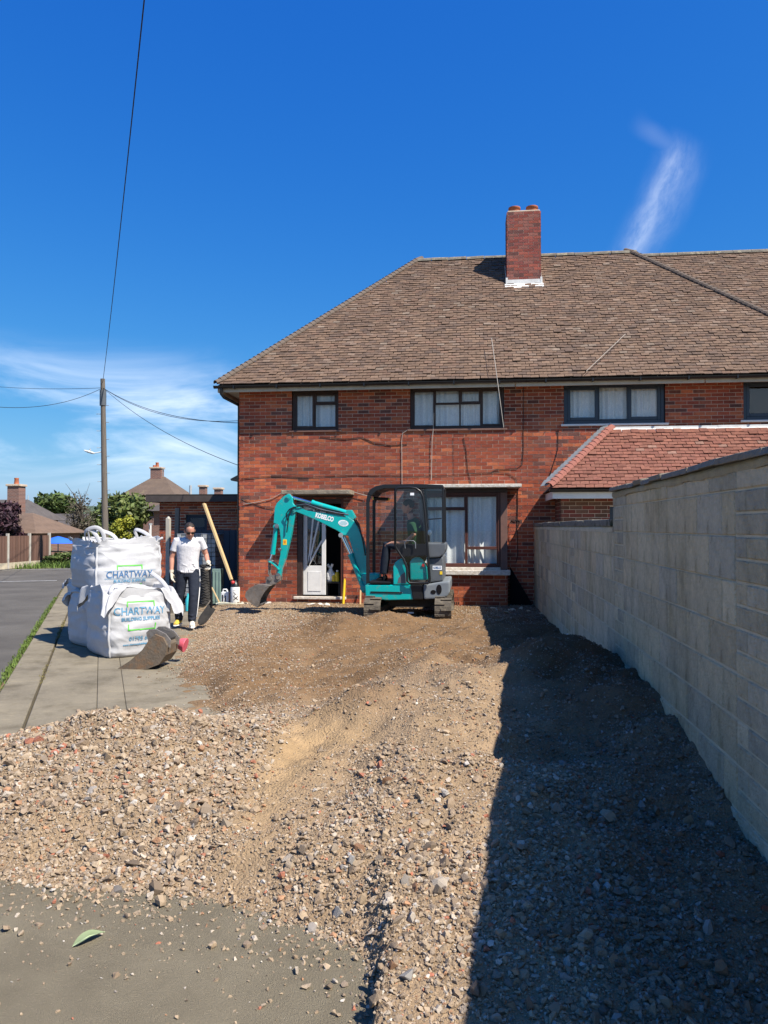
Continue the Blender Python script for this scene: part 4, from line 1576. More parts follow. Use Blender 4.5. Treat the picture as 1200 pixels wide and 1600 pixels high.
# wobbly bedding and coping
y = -1.0
while y < STEPY - .05:
    L_ = random.uniform(.26, .34)
    yb = min(y + L_, STEPY + .01)
    m_ = MB()
    t = random.uniform(-.006, .008)
    m_.add([(WX - .035 + random.uniform(-.012, .006), yy, zz_) for yy, zz_ in ((y, 1.984 + t), (yb - .006, 1.984 + t), (yb - .006, 2.02 + t), (y, 2.02 + t))] +
           [(WX + WT + .03, yy, zz_) for yy, zz_ in ((y, 2.03), (yb - .006, 2.03), (yb - .006, 2.065), (y, 2.065))],
           [(0, 1, 2, 3), (7, 6, 5, 4), (0, 4, 5, 1), (1, 5, 6, 2), (2, 6, 7, 3), (3, 7, 4, 0)])
    m_.build('coping_tile', MT['coping'], bwall, bevel=.008)
    y = yb
def ragged(name, y0, y1, z0, z1, x0, m, parent, step=.04, amp=.012):
    n = int((y1 - y0) / step) + 1
    ys = np.linspace(y0, y1, n)
    lo = z0 + (fbm(ys * 6, ys * 0 + 2, 3, 91) - .5) * 2 * amp
    hi = np.full(n, z1)
    px_ = x0 + (fbm(ys * 5, ys * 0 + 7, 3, 92) - .5) * .02
    V = np.concatenate([np.stack([px_, ys, lo], -1), np.stack([px_ - .004, ys, (lo + hi) / 2], -1), np.stack([px_, ys, hi], -1), np.stack([np.full(n, x0 + .1), ys, hi], -1), np.stack([np.full(n, x0 + .1), ys, lo], -1)])
    i = np.arange(n - 1)
    F = np.concatenate([np.stack([i + k * n, i + 1 + k * n, i + 1 + (k + 1) * n, i + (k + 1) * n], -1) for k in range(4)])
    return np_obj(name, V, F, m, None, parent, True)


ragged('bedding_mortar', -1.0, STEPY - .002, 1.938, 1.983, WX - .008, MT['lime'], bwall)
y = STEPY + .002
while y < YE - .05:
    yb = min(y + random.uniform(.55, .62), YE)
    m_ = MB()
    m_.box(WX - .022 + random.uniform(-.006, .006), WX + WT + .02, y, yb - .006, 1.672, 1.745 + random.uniform(-.006, .006))
    m_.build('coping_stone', mat('mossy_coping', (.22, .2, .16), (.12, .11, .085), 7, .95, .8, 40, spots=(.055, .06, .03), sscale=9, sthr=(.55, .66)) if y < STEPY + .01 else bpy.data.materials['mossy_coping'], bwall, bevel=.014)
    y = yb
ragged('bedding_mortar', STEPY + .002, YE, 1.618, 1.671, WX - .003, MT['blockmortar'], bwall)

# ================================================================== mini excavator
EXC = (-1.10, 13.95)
dg = thing('mini_excavator', (EXC[0], EXC[1], .04), 'turquoise mini excavator with a black cab parked on the dug-over soil', 'excavator')
YN = 13.22      # cab side towards us
YB = 13.95      # boom plane


def pts(l, Y):
    o = []
    for x, y in l:
        p = spot(x, y, Y)
        o.append((p.x, p.z))
    return o


def P3(x, y, Y):
    return spot(x, y, Y)


# undercarriage
gz = .045
for xc in (-1.66, -.46):
    mb = MB()
    yc0, yc1, rad = 13.16, 14.76, .20
    path = []
    for k in range(9):
        a = -math.pi / 2 + math.pi * k / 8
        path.append((yc1 + rad * math.cos(a), gz + .21 + rad * math.sin(a)))
    for k in range(9):
        a = math.pi / 2 + math.pi * k / 8
        path.append((yc0 + rad * math.cos(a), gz + .21 + rad * math.sin(a)))
    n = len(path)
    w2 = .14
    vs = []
    for (y, z) in path:
        cy, cz = (yc1 if y > yc1 - 1e-6 else yc0 if y < yc0 + 1e-6 else y), gz + .21
        dy, dz = (y - cy) / rad, (z - cz) / rad
        vs += [(xc - w2, y, z), (xc + w2, y, z), (xc + w2, y - dy * .035, z - dz * .035), (xc - w2, y - dy * .035, z - dz * .035)]
    fs = []
    for i in range(n):
        j = (i + 1) % n
        for e_ in range(4):
            fs.append((4 * i + e_, 4 * i + (e_ + 1) % 4, 4 * j + (e_ + 1) % 4, 4 * j + e_))
    mb.add(vs, fs)
    tr = mb.build('track', MT['rubber'], dg)
    # lugs all round the belt
    per = [0]
    for i in range(n):
        a, b = Vector(path[i]), Vector(path[(i + 1) % n])
        per.append(per[-1] + (b - a).length)
    tot = per[-1]
    nl = 46
    for q in range(nl):
        s_ = tot * q / nl
        i = max(k for k in range(n) if per[k] <= s_ + 1e-9)
        a, b = Vector(path[i]), Vector(path[(i + 1) % n])
        p = a + (b - a) * ((s_ - per[i]) / (per[i + 1] - per[i]))
        t = (b - a).normalized()
        nrm = Vector((t.y, -t.x))
        m_ = MB()
        sg = -1 if q % 2 else 1
        m_.obox((xc + sg * .055, p.x + nrm.x * .012, p.y + nrm.y * .012), (.085, 0, 0), Vector((0, t.x, t.y)) * .017, Vector((0, nrm.x, nrm.y)) * .013)
        m_.build('track_lug', MT['rubber'], tr)
    for (y, z, r_) in ((yc0, gz + .21, .155), (yc1, gz + .21, .155)):
        m_ = MB()
        m_.cyl((xc - .07, y, z), (xc + .07, y, z), r_, n=18)
        m_.cyl((xc - .09, y, z), (xc + .09, y, z), .06, n=12)
        m_.build('sprocket', MT['darkrubber'], tr)
    for q in range(3):
        m_ = MB()
        m_.cyl((xc - .08, yc0 + .4 + q * .4, gz + .12), (xc + .08, yc0 + .4 + q * .4, gz + .12), .085, n=14)
        m_.build('track_roller', MT['darkrubber'], tr)
    m_ = MB()
    m_.box(xc - .05, xc + .05, yc0 + .17, yc1 - .17, gz + .14, gz + .30)
    m_.build('track_frame', MT['darkrubber'], tr, bevel=.01)
mb = MB()
mb.box(-1.5, -.62, 13.55, 14.4, gz + .22, gz + .36)
for sx in (-1, 1):
    for yy in (13.35, 14.6):
        mb.beam((EXC[0] + .04 + sx * .22, 13.95, gz + .34), (EXC[0] + .04 + sx * .52, yy, gz + .18), .1, .09)
mb.cyl((EXC[0] + .04, 13.95, gz + .36), (EXC[0] + .04, 13.95, gz + .50), .30, n=28)
mb.build('undercarriage', MT['darkrubber'], dg, bevel=.008)
mb = MB()
mb.box(-1.80, -.32, 15.16, 15.22, gz + .02, gz + .36)
for sx in (-.35, .35):
    mb.beam((EXC[0] + sx, 14.4, gz + .26), (EXC[0] + sx, 15.16, gz + .18), .09, .1)
mb.build('dozer_blade', MT['darkrubber'], dg, bevel=.012)
m_ = MB()
p = P3(641, 961, 13.45)
m_.box(p.x - .055, p.x + .055, 13.535, 13.548, p.z - .015 + .03, p.z + .03 + .015)
m_.build('maker_plate', MT['decal'], dg)

# upper structure
mb = MB()
mb.prism(pts([(570, 914), (648, 914), (648, 937), (604, 938), (571, 934)], YN), YN + .01, 14.66)
skirt = mb.build('house_frame', MT['teal'], dg, bevel=.02, seg=3)
mb = MB()
q = pts([(579, 924), (628, 925), (628, 927.5), (579, 926.5)], YN)
mb.prism(q, YN - .0005, YN + .012)
mb.build('panel_slot', MT['black'], skirt)
mb = MB()
mb.prism(pts([(641, 913.5), (650, 913), (660, 914), (661, 937), (645, 937)], YN), YN - .008, 14.6)
mb.build('corner_boot', MT['black'], dg, bevel=.02)
# counterweight
mb = MB()
cw = pts([(661, 914), (690, 909), (703, 908), (703, 926), (699, 932), (690, 936), (662, 937)], YN)
mb.prism(cw, YN + .005, 14.67)
cwo = mb.build('counterweight', MT['midgrey'], dg, bevel=.045, seg=3)
for (hx, hy, rx_, rz_) in ((677, 925, .045, .035), (686, 921, .045, .085)):
    p = P3(hx, hy, YN)
    mb = MB()
    mb.loft([(p.x, YN + .002, p.z), (p.x, YN - .0015, p.z)], [(rx_, rz_)] * 2, 20, ref=(1, 0, 0))
    mb.build('lifting_hole', MT['blackmat'], cwo)
# engine cover and its stickers
mb = MB()
mb.prism(pts([(668, 873), (691.5, 871), (692.5, 880), (692.5, 908), (668, 911)], YN), YN + .06, 14.60)
eng = mb.build('engine_cover', MT['grey'], dg, bevel=.025, seg=3)
a, b = P3(676, 884, YN + .06), P3(690.5, 890.5, YN + .06)
mb = MB()
mb.box(a.x, b.x, YN + .055, YN + .0585, b.z, a.z)
vs, fs = text_geo('KOBELCO', .062, bold=.002)
cx_, cz_ = (a.x + b.x) / 2, (a.z + b.z) / 2
print_on(mb, vs, fs, lambda u, v: (cx_ + u * .47, YN + .0535, cz_ + v * .9), 1)
mb.build('decal', [MT['decal'], MT['bagblue']], eng)
a, b = P3(687, 893, YN), P3(691, 898, YN)
mb = MB()
mb.box(a.x, b.x, YN + .054, YN + .059, b.z, a.z)
mb.build('warning_sticker', MT['yellow'], eng)
# cab -----------------------------------------------------------------
YF = 14.12
cab = MB()


def cabpoly(l, y0=YN, y1=YF, mi=0):
    cab.prism(pts(l, YN), y0, y1, mi)


# roof
cabpoly([(574, 772), (578, 765), (587, 759.5), (600, 757), (650, 756), (692, 757.5), (694, 763), (600, 763.5), (588, 767), (580, 775)], YN, YF)
# corner posts on both sides
for (y0, y1) in ((YN, YN + .05), (YF - .05, YF)):
    cabpoly([(572, 912), (572, 782), (574, 772.1), (580, 775.1), (577, 785), (577, 908), (577, 912)], y0, y1)
    cabpoly([(690.5, 763.6), (694, 763.1), (695, 848), (690.5, 848)], y0, y1)
    cabpoly([(657, 764), (662, 764), (668, 848), (663, 848)], y0 + .002, y1 - .002)
    cabpoly([(577.1, 908), (610, 909), (611, 912), (577.1, 912)], y0, y1)
cabo = cab.build('cab', MT['black'], dg, bevel=.010, seg=2)
mb = MB()
mb.prism(pts([(664, 848.5), (697, 848.5), (697, 858), (693, 867), (687, 871), (670, 872)], YN), YN + .002, YF)
mb.build('cab_rear_panel', MT['grey'], dg, bevel=.03, seg=3)
# floor, console, seat
mb = MB()
mb.prism(pts([(577.5, 908.5), (640, 909), (640, 913), (577.5, 913)], YN), YN + .06, YF - .06)
mb.build('cab_floor', MT['black'], cabo)
mb = MB()
mb.prism(pts([(628, 868), (660, 866), (664, 872), (662, 880), (628, 880)], YN), 13.45, 13.92)
mb.prism(pts([(655, 866), (659, 815), (664, 814), (667, 866)], YN), 13.45, 13.90)
mb.prism(pts([(632, 880.2), (660, 880.2), (660, 908), (632, 908)], YN), 13.48, 13.88)
mb.build('seat', MT['blackmat'], cabo, bevel=.03, seg=3)
mb = MB()
mb.tube([P3(600, 907, 13.5), P3(598, 880, 13.5), P3(602, 858, 13.5)], .012)
mb.tube([P3(603, 907, 13.8), P3(600, 880, 13.8), P3(604, 858, 13.8)], .012)
mb.ball(P3(602, 856, 13.5), .03)
mb.ball(P3(604, 856, 13.8), .03)
mb.build('control_lever', MT['black'], cabo)


def pane(parent, l, Y, name='pane', m='cabglass', dx=0):
    mb = MB()
    mb.add([(x, Y, z) for x, z in pts(l, YN)], [tuple(range(len(l)))])
    return mb.build(name, MT[m], parent, clean=False)


pane(cabo, [(662, 764), (690.5, 764), (690.5, 848), (668, 848)], YN + .028)
pane(cabo, [(577, 785), (580, 776), (588, 768), (600, 764), (657, 764), (663, 848), (663, 866), (577, 866)], YF - .028)
fr = MB()
x0_ = spot(575, 800, YN).x
fr.add([(x0_, YN + .05, spot(575, 790, YN).z), (x0_, YF - .05, spot(575, 790, YN).z), (x0_, YF - .05, spot(575, 866, YN).z), (x0_, YN + .05, spot(575, 866, YN).z)], [(0, 1, 2, 3)])
fr.build('windscreen', MT['cabglass'], cabo, clean=False)
mb = MB()
a, b = P3(662, 812, YN), P3(690, 810, YN)
mb.beam((a.x, YN + .02, a.z), (b.x, YN + .02, b.z), .015, .02)
mb.build('window_bar', MT['black'], cabo)
p = P3(671, 832, YN + .2)
mb = MB()
mb.ball(p, (.035, .05, .05))
mb.build('beacon', MT['decal'], cabo)
# roller blind and work lamp inside the front opening
a, b = P3(584, 779, 13.7), P3(607, 780, 13.7)
mb = MB()
mb.cyl(a, b, .028, n=12)
mb.build('roller_blind', MT['black'], cabo)
for p in (a, b):
    mb = MB()
    mb.ball(p, .024)
    mb.build('blind_end', MT['yellow'], cabo)
# side fuel panel and swept apron beside the door
mb = MB()
mb.prism(pts([(614.5, 913.8), (614, 886), (617, 879), (623, 874), (629, 873), (634, 880), (637, 893), (640, 913.8)], YN), YN + .0, YN + .3)
side = mb.build('side_panel', MT['teal'], dg, bevel=.02, seg=3)
mb = MB()
mb.prism(pts([(621, 911), (623, 903), (628, 897), (633, 894), (635, 911)], YN), YN - .004, YN + .01)
mb.build('panel_flash', MT['grey'], side, bevel=.002)
mb = MB()
mb.prism(pts([(641, 906.5), (640, 878), (645, 872), (654, 871), (660, 875), (667, 887), (668, 906.5)], YN), YN - .01, YN + .35)
tank = mb.build('tank_cover', MT['teal'], dg, bevel=.03, seg=3)
p = P3(661.5, 883, YN)
mb = MB()
mb.cyl((p.x, YN - .03, p.z), (p.x, YN - .005, p.z), .026, n=16)
mb.build('filler_cap', MT['redcap'], tank)
vs, fs = text_geo('SK17SR', .055)
p = P3(623, 926, YN)
mb = MB()
print_on(mb, vs, fs, lambda u, v: (p.x + u * .8, YN + .006, p.z + v * .6))
mb.build('lettering', MT['decal'], skirt)
# open door folded back
YD = YN - .05
outl = [(617.5, 850), (617.5, 770), (618.5, 764), (622, 762), (640, 761.5), (650, 763), (657, 768), (661, 777), (664, 800), (671.5, 905), (671, 910), (668, 911.5), (640, 911), (636.5, 908), (636, 888), (631, 874), (624, 864), (619, 856)]
door_path = []
o2 = [P3(x, y, YD) for x, y in outl]
mb = MB()
mb.tube(o2, .021, 8, closed=True)
cdoor = mb.build('cab_door', MT['black'], dg)
gp = [(x, y) for x, y in outl]
mb = MB()
mb.add([P3(x, y, YD) for x, y in gp], [tuple(range(len(gp)))])
mb.build('pane', MT['cabglass'], cdoor, clean=False)
mb = MB()
mb.prism(pts([(620, 850), (667, 850), (669, 868), (630, 870), (622, 860)], YD), YD - .012, YD + .012)
mb.build('door_panel', MT['black'], cdoor, bevel=.006)
mb = MB()
mb.tube([P3(633, 857, YD - .05), P3(632, 848, YD - .05), P3(635, 845, YD - .05), P3(646, 845, YD - .05), P3(649, 848, YD - .05), P3(649, 857, YD - .05)], .011, 8)
mb.build('grab_handle', MT['grey'], cdoor)
a, b = P3(641, 770, YD), P3(647, 774, YD)
mb = MB()
mb.box(a.x, b.x, YD - .006, YD - .003, b.z, a.z)
mb.build('sticker', MT['decal'], cdoor)

# boom ------------------------------------------------------------------
boom_px = [(459, 797), (457.5, 792), (461, 789.5), (468, 792), (480, 797.5), (495, 800), (530, 804), (545, 807.5), (554, 814), (560, 823), (568, 842), (575, 872), (581, 912), (567, 914), (559, 884), (550, 853), (545, 837), (539, 836.5), (528, 829), (500, 815), (476, 804.5), (463, 799.5)]
mb = MB()
mb.prism(pts(boom_px, YB), YB - .085, YB + .085)
boom = mb.build('boom', MT['teal'], dg, bevel=.014, seg=3)
mb = MB()
p = P3(571, 905, YB)
mb.box(p.x - .06, p.x + .28, YB - .14, YB + .14, p.z - .24, p.z + .12)
mb.build('boom_bracket', MT['teal'], dg, bevel=.03, seg=2)
# boom lettering, maker's roundel
a, b = P3(494, 805, YB - .09), P3(520, 812, YB - .09)
ang = math.atan2(b.z - a.z, b.x - a.x)
vs, fs = text_geo('KOBELCO', .115, bold=.006)
mb = MB()
c_ = (a + b) / 2
print_on(mb, vs, fs, lambda u, v: (c_.x + (u * math.cos(ang) * .66 - v * math.sin(ang)), YB - .0885, c_.z + (u * math.sin(ang) * .66 + v * math.cos(ang))))
mb.build('lettering', MT['decal'], boom)
c2_ = P3(536.5, 817.5, YB - .09)
mb = MB()
n = 28
el = [(c2_.x + .095 * math.cos(t) * math.cos(ang * .6) - .058 * math.sin(t) * math.sin(ang * .6), YB - .088, c2_.z + .095 * math.cos(t) * math.sin(ang * .6) + .058 * math.sin(t) * math.cos(ang * .6)) for t in np.linspace(0, 2 * math.pi, n, endpoint=False)]
mb.add(el, [tuple(range(n))])
for k, w_ in ((.028, .05), (.008, .075), (-.012, .075), (-.032, .05)):
    mb.box(c2_.x - w_, c2_.x + w_, YB - .0895, YB - .0885, c2_.z + k - .004, c2_.z + k + .004, 1)
mb.build('roundel', [MT['decal'], MT['turq']], boom)


def ram(parent, a, m, b, r, name='hydraulic_ram', Y=YB, dy=0.0):
    """barrel from b to m, rod from m to a (photo px on plane Y)"""
    A_, M_, B_ = P3(*a, Y), P3(*m, Y), P3(*b, Y)
    for v in (A_, M_, B_):
        v.y += dy
    mb = MB()
    mb.cyl(B_, M_, r, n=16)
    mb.cyl(M_ - (M_ - B_).normalized() * .03, M_ + (M_ - B_).normalized() * .012, r * 1.12, n=16)
    o = mb.build(name, MT['teal'], parent)
    mb = MB()
    mb.cyl(M_, A_, r * .5, n=12)
    mb.cyl(A_ + Vector((0, -r * 1.2, 0)), A_ + Vector((0, r * 1.2, 0)), r * .95, n=14)
    mb.build('ram_rod', MT['chrome'], o)
    mb = MB()
    mb.cyl(B_ + Vector((0, -r * 1.5, 0)), B_ + Vector((0, r * 1.5, 0)), r * 1.1, n=14)
    mb.build('ram_eye', MT['teal'], o)
    return o


ram(dg, (453, 776), (488, 786), (546, 803), .052)
for sy in (-.12, .12):
    ram(dg, (535, 836), (549, 866), (569, 918), .046, dy=sy)
mb = MB()
for sy in (-.07, .07):
    mb.prism(pts([(538, 806), (543, 797), (550, 797), (556, 808), (552, 814)], YB), YB + sy - .012, YB + sy + .012)
mb.build('ram_bracket', MT['teal'], boom, bevel=.006)
# hoses
mb = MB()
for k, dz in enumerate((0, -3, 2)):
    mb.tube([P3(462, 790 + dz, YB - .05 - .03 * k), P3(475, 788 + dz, YB - .06 - .02 * k), P3(500, 796 + dz, YB - .05 - .02 * k), P3(530, 802 + dz, YB - .05 - .02 * k), P3(552, 810 + dz, YB - .06), P3(561, 822 + dz, YB - .10), P3(566, 840, YB - .10), P3(571, 868, YB - .10)], .011, 6)
mb.tube([P3(460, 792, YB - .1), P3(452, 796, YB - .12), P3(447, 803, YB - .12), P3(450, 815, YB - .10)], .012, 6)
mb.tube([P3(463, 792, YB - .1), P3(456, 794, YB - .13), P3(451, 808, YB - .12), P3(448, 832, YB - .10)], .012, 6)
mb.build('hydraulic_hose', MT['black'], dg)
mb = MB()
mb.tube([P3(462, 789, YB - .06), P3(478, 787.5, YB - .09), P3(500, 795.5, YB - .10), P3(528, 801.5, YB - .09), P3(545, 804, YB - .08)], .009, 6)
mb.build('hose_pipe', MT['steel'], dg)
# dipper arm ---------------------------------------------------------------
dip = [(452, 771.5), (455, 772.5), (457.5, 776), (458.5, 786), (463, 793), (463.5, 800), (455, 840), (447, 873), (441, 889), (439, 901.5), (433, 901), (434.5, 890), (437, 877), (439, 867), (440, 845), (438, 828), (435, 819), (428.5, 817.5), (430.5, 793), (433.5, 786.5), (444, 776)]
mb = MB()
mb.prism(pts(dip, YB), YB - .065, YB + .065)
dipper = mb.build('dipper_arm', MT['teal'], dg, bevel=.012, seg=3)
for (x, y, r_) in ((452, 777, .045), (460.5, 796, .06), (434, 822, .04), (436, 898, .04)):
    p = P3(x, y, YB)
    mb = MB()
    mb.cyl((p.x, YB - .09, p.z), (p.x, YB + .09, p.z), r_, n=16)
    mb.cyl((p.x, YB - .10, p.z), (p.x, YB + .10, p.z), r_ * .5, n=12)
    mb.build('pivot_pin', MT['teal'] if r_ > .04 else MT['steel'], dipper)
a = P3(446.5, 847, YB)
mb = MB()
mb.box(a.x - .035, a.x + .035, YB - .068, YB - .0655, a.z - .05, a.z + .05)
mb.box(a.x - .018, a.x + .018, YB - .070, YB - .0685, a.z - .02, a.z + .03, 1)
mb.build('warning_sticker', [MT['yellow'], MT['orange']], dipper)
p = P3(440, 858, YB)
mb = MB()
mb.cyl((p.x - .03, YB - .12, p.z), (p.x + .03, YB - .12, p.z), .022, n=12)
mb.cyl((p.x, YB - .12, p.z - .035), (p.x, YB - .12, p.z + .03), .016, n=10)
mb.build('hose_coupling', MT['steel'], dipper)
ram(dg, (422.5, 876), (426, 865), (432, 823), .045, dy=-.0)
# bucket linkage
mb = MB()
for sy in (-.09, .09):
    path = [P3(422, 877, YB), P3(428, 880, YB), P3(434, 885, YB), P3(438, 890, YB)]
    for u, v in zip(path, path[1:]):
        u.y = v.y = YB + sy
        mb.beam(u, v, .022, .055, (0, 1, 0))
mb.build('tipping_link', MT['teal'], dg, bevel=.004)
mb = MB()
for sy in (-.045, .045):
    u, v = P3(421.5, 877, YB), P3(421, 897, YB)
    u.y = v.y = YB + sy
    mb.beam(u, v, .022, .05, (0, 1, 0))
    u, v = P3(421, 896, YB), P3(427, 905, YB)
    u.y = v.y = YB + sy
    mb.beam(u, v, .022, .05, (0, 1, 0))
mb.build('bucket_link', MT['bucketsteel'], dg, bevel=.004)
mb = MB()
for sy in (-.06, .06):
    mb.prism(pts([(418, 902), (424, 899), (432, 897), (440, 899), (440, 906), (433, 911), (426, 914), (416, 913)], YB), YB + sy - .014, YB + sy + .014)
for x, y in ((424, 904), (436, 902)):
    p = P3(x, y, YB)
    mb.cyl((p.x, YB - .10, p.z), (p.x, YB + .10, p.z), .035, n=14)
mb.build('quick_hitch', MT['bucketsteel'], dg, bevel=.005)


def bucket(back, opening, yc, w, parent, name='bucket', th=.014, m='bucketsteel'):
    """back: world (x, z) profile; side plates close it"""
    mb = MB()
    n = len(back)
    y0, y1 = yc - w / 2, yc + w / 2
    ctr = Vector((sum(p[0] for p in back) / n, sum(p[1] for p in back) / n))
    inner = [tuple(Vector(p) + (ctr - Vector(p)).normalized() * th) for p in back]
    vs = [(x, y, z) for y in (y0, y1) for x, z in back] + [(x, y, z) for y in (y0, y1) for x, z in inner]
    fs = []
    for i in range(n - 1):
        fs += [(i, i + 1, n + i + 1, n + i), (2 * n + i + 1, 2 * n + i, 3 * n + i, 3 * n + i + 1)]
        fs += [(i + 1, i, 2 * n + i, 2 * n + i + 1), (n + i, n + i + 1, 3 * n + i + 1, 3 * n + i)]
    fs += [(0, n, 3 * n, 2 * n), (n - 1, 2 * n + n - 1, 3 * n + n - 1, n + n - 1)]
    mb.add(vs, fs)
    for ya, yb in ((y0 - .012, y0 - .0005), (y1 + .0005, y1 + .012)):
        mb.prism(list(back) + list(opening), ya, yb)
    return mb.build(name, MT[m], parent)


back = pts([(427, 914), (416, 912), (405, 912.5), (396, 917), (390, 923), (388.5, 930), (393, 937), (401, 943), (407, 947)], YB)
bk = bucket(back, pts([(410, 944), (413, 933), (419, 923)], YB), YB, .46, dg)
for k in range(4):
    yt = YB - .19 + k * .127
    a, b = P3(402, 943.5, YB), P3(411, 948, YB)
    a.y = b.y = yt
    b2 = P3(415, 939.5, YB)
    mb = MB()
    e_ = P3(405, 945.5, YB)
    e_.y = yt
    f_ = P3(414, 941.5, YB)
    f_.y = yt
    mb.beam(e_, f_, .06, .022, (0, 0, 1))
    mb.build('bucket_tooth', MT['steel'], bk)
m_ = MB()
a, b = P3(401, 944.5, YB), P3(413, 941.5, YB)
a.y = b.y = YB
m_.obox((a + b) / 2, (b - a) / 2, (0, .235, 0), (0, 0, .006))
m_.build('cutting_edge', MT['steel'], bk)

# ================================================================== bulk bags
def rotz(a):
    c, s = math.cos(a), math.sin(a)
    return lambda x, y, z: (x * c - y * s, x * s + y * c, z)


class Bag:
    def __init__(s, c, ang, w, d, h, seed, sag=0.0):
        s.c, s.ang, s.a, s.b, s.h, s.seed = Vector(c), ang, w / 2, d / 2, h, seed
        s.rot = rotz(ang)
        s.sag = sag

    def sc(s, t):
        return float(np.interp(t, [-.01, 0, .03, .08, .2, .45, .7, .9, 1.0], [.5, .86, .94, .985, 1.03, 1.065, 1.05, 1.0, .96]))

    def ex(s, t):
        return float(np.interp(t, [0, .15, .5, .85, 1], [.30, .42, .56, .46, .36]))

    def disp(s, x, y, z):
        q = Vector((x * 2.6 + s.seed * 3.1, y * 2.6, z * 4.0))
        v = mnoise.noise(q) * .026 + mnoise.noise(q * 2.7) * .012
        cr = max(0.0, 1 - abs(abs(x) - s.a) / .2) * max(0.0, 1 - abs(abs(y) - s.b) / .2)
        v += cr * .012 * math.sin(z * 34 + mnoise.noise(q * 2) * 3)
        top = max(0, (z / s.h - .72) / .28)
        v += top * .02 * mnoise.noise(Vector((x * 7 + s.seed, y * 7, z * 13)))
        rid = 1 - abs(mnoise.noise(Vector((x * 3 + s.seed * 5, y * 3, z * 6 + x * 4))) * 2)
        v += .020 * (rid ** 3) * (.35 + .65 * top)
        return v

    def loc(s, x, y, z, out=0.0):
        r = math.hypot(x, y) or 1
        k = 1 + (s.disp(x, y, z) + out) / r
        zz = z - s.sag * max(0, z / s.h - .5) * (x / s.a)
        return s.c + Vector(s.rot(x * k, y * k, zz))

    def ring(s, t, n=72):
        e, k = s.ex(t), s.sc(t)
        o = []
        for j in range(n):
            a = 2 * math.pi * j / n + .0001
            ca, sa = math.cos(a), math.sin(a)
            o.append((math.copysign(abs(ca) ** e, ca) * s.a * k, math.copysign(abs(sa) ** e, sa) * s.b * k, t * s.h))
        return o

    def front(s, u, z, out=.007):
        """point of the printed front face: u metres from its middle, height z"""
        t = z / s.h
        e, k = s.ex(t), s.sc(t)
        q = min(abs(u) / (s.a * k), .999)
        c_ = q ** (1 / e)
        y = -s.b * k * (math.sqrt(1 - c_ * c_) ** e)
        return s.loc(u, y, z, out)

    def corner(s, t, sx, sy):
        e, k = s.ex(t), s.sc(t)
        v = math.cos(math.pi / 4) ** e
        return sx * s.a * k * v, sy * s.b * k * v, t * s.h


def make_bag(bag, label, skirt, group, straps=True):
    root = thing('bulk_bag', bag.c, label, 'bulk bag', group)
    n, m = 168, 84
    vs, fs = [], []
    ts = [i / m for i in range(m + 1)]
    for t in ts:
        vs += [bag.loc(*p) for p in bag.ring(t, n)]
    for i in range(m):
        for j in range(n):
            a, b = i * n + j, i * n + (j + 1) % n
            fs.append((a, b, b + n, a + n))
    o = len(vs)
    for k_, zz in ((.75, .035), (.4, .05), (.0, .055)):
        for (x, y, z) in bag.ring(1.0, n):
            p = bag.c + Vector(bag.rot(x * k_, y * k_, z + zz + .035 * mnoise.noise(Vector((x * 4, y * 4, bag.seed))))) - Vector((0, 0, bag.sag * .5 * x * k_ / bag.a))
            vs.append(p)
    for q in range(3):
        base = m * n if q == 0 else o + (q - 1) * n
        for j in range(n):
            a, b = base + j, base + (j + 1) % n
            c_, d_ = o + q * n + (j + 1) % n, o + q * n + j
            fs.append((a, b, c_, d_))
    mb = MB()
    mb.add(vs, fs, 0, True)
    body = mb.build('bag_body', MT['bag'], root)
    # loose top: skirt
    if skirt:
        flare, up, droop, lean = skirt
        vs, fs = [], []
        N2, M2 = 120, 9
        for i in range(M2 + 1):
            q = i / M2
            for j in range(N2):
                a = 2 * math.pi * j / N2
                ca, sa = math.cos(a), math.sin(a)
                e, k = bag.ex(1.0), bag.sc(1.0)
                x, y = math.copysign(abs(ca) ** e, ca) * bag.a * k, math.copysign(abs(sa) ** e, sa) * bag.b * k
                cf = abs(math.sin(2 * a)) ** 2.2
                nz_ = mnoise.noise(Vector((ca * 3 + bag.seed * 2, sa * 3, q * 1.2)))
                nf = mnoise.noise(Vector((ca * 9 + bag.seed, sa * 9, q * 2.5)))
                kk = 1 + q * (flare * cf + .10 * nz_ + lean) + .05 * nf * q + .022 * math.sin(a * 17 + bag.seed) * q
                z = bag.h * .93 + up * math.sin(min(q * 1.3, 1) * math.pi / 2) * (1 + .7 * nz_) - droop * q * q * (cf * 1.2 + .1) + .05 * nf * q
                p = bag.c + Vector(bag.rot(x * kk * 1.012, y * kk * 1.012, z - bag.sag * .5 * x / bag.a))
                vs.append(p)
        for i in range(M2):
            for j in range(N2):
                a, b = i * N2 + j, i * N2 + (j + 1) % N2
                fs.append((a, b, b + N2, a + N2))
        mb = MB()
        mb.add(vs, fs, 0, True)
        mb.build('bag_top', MT['bag'], root)
    if straps:
        for sx in (-1, 1):
            mb = MB()
            path = [bag.loc(*bag.corner(t, sx, -1), .006) for t in np.linspace(.02, .97, 14)]
            mb.loft(path, [(.016, .005)] * len(path), 8, ref=bag.rot(1, 0, 0))
            mb.build('corner_seam', MT['bag'], root)
    return root, body


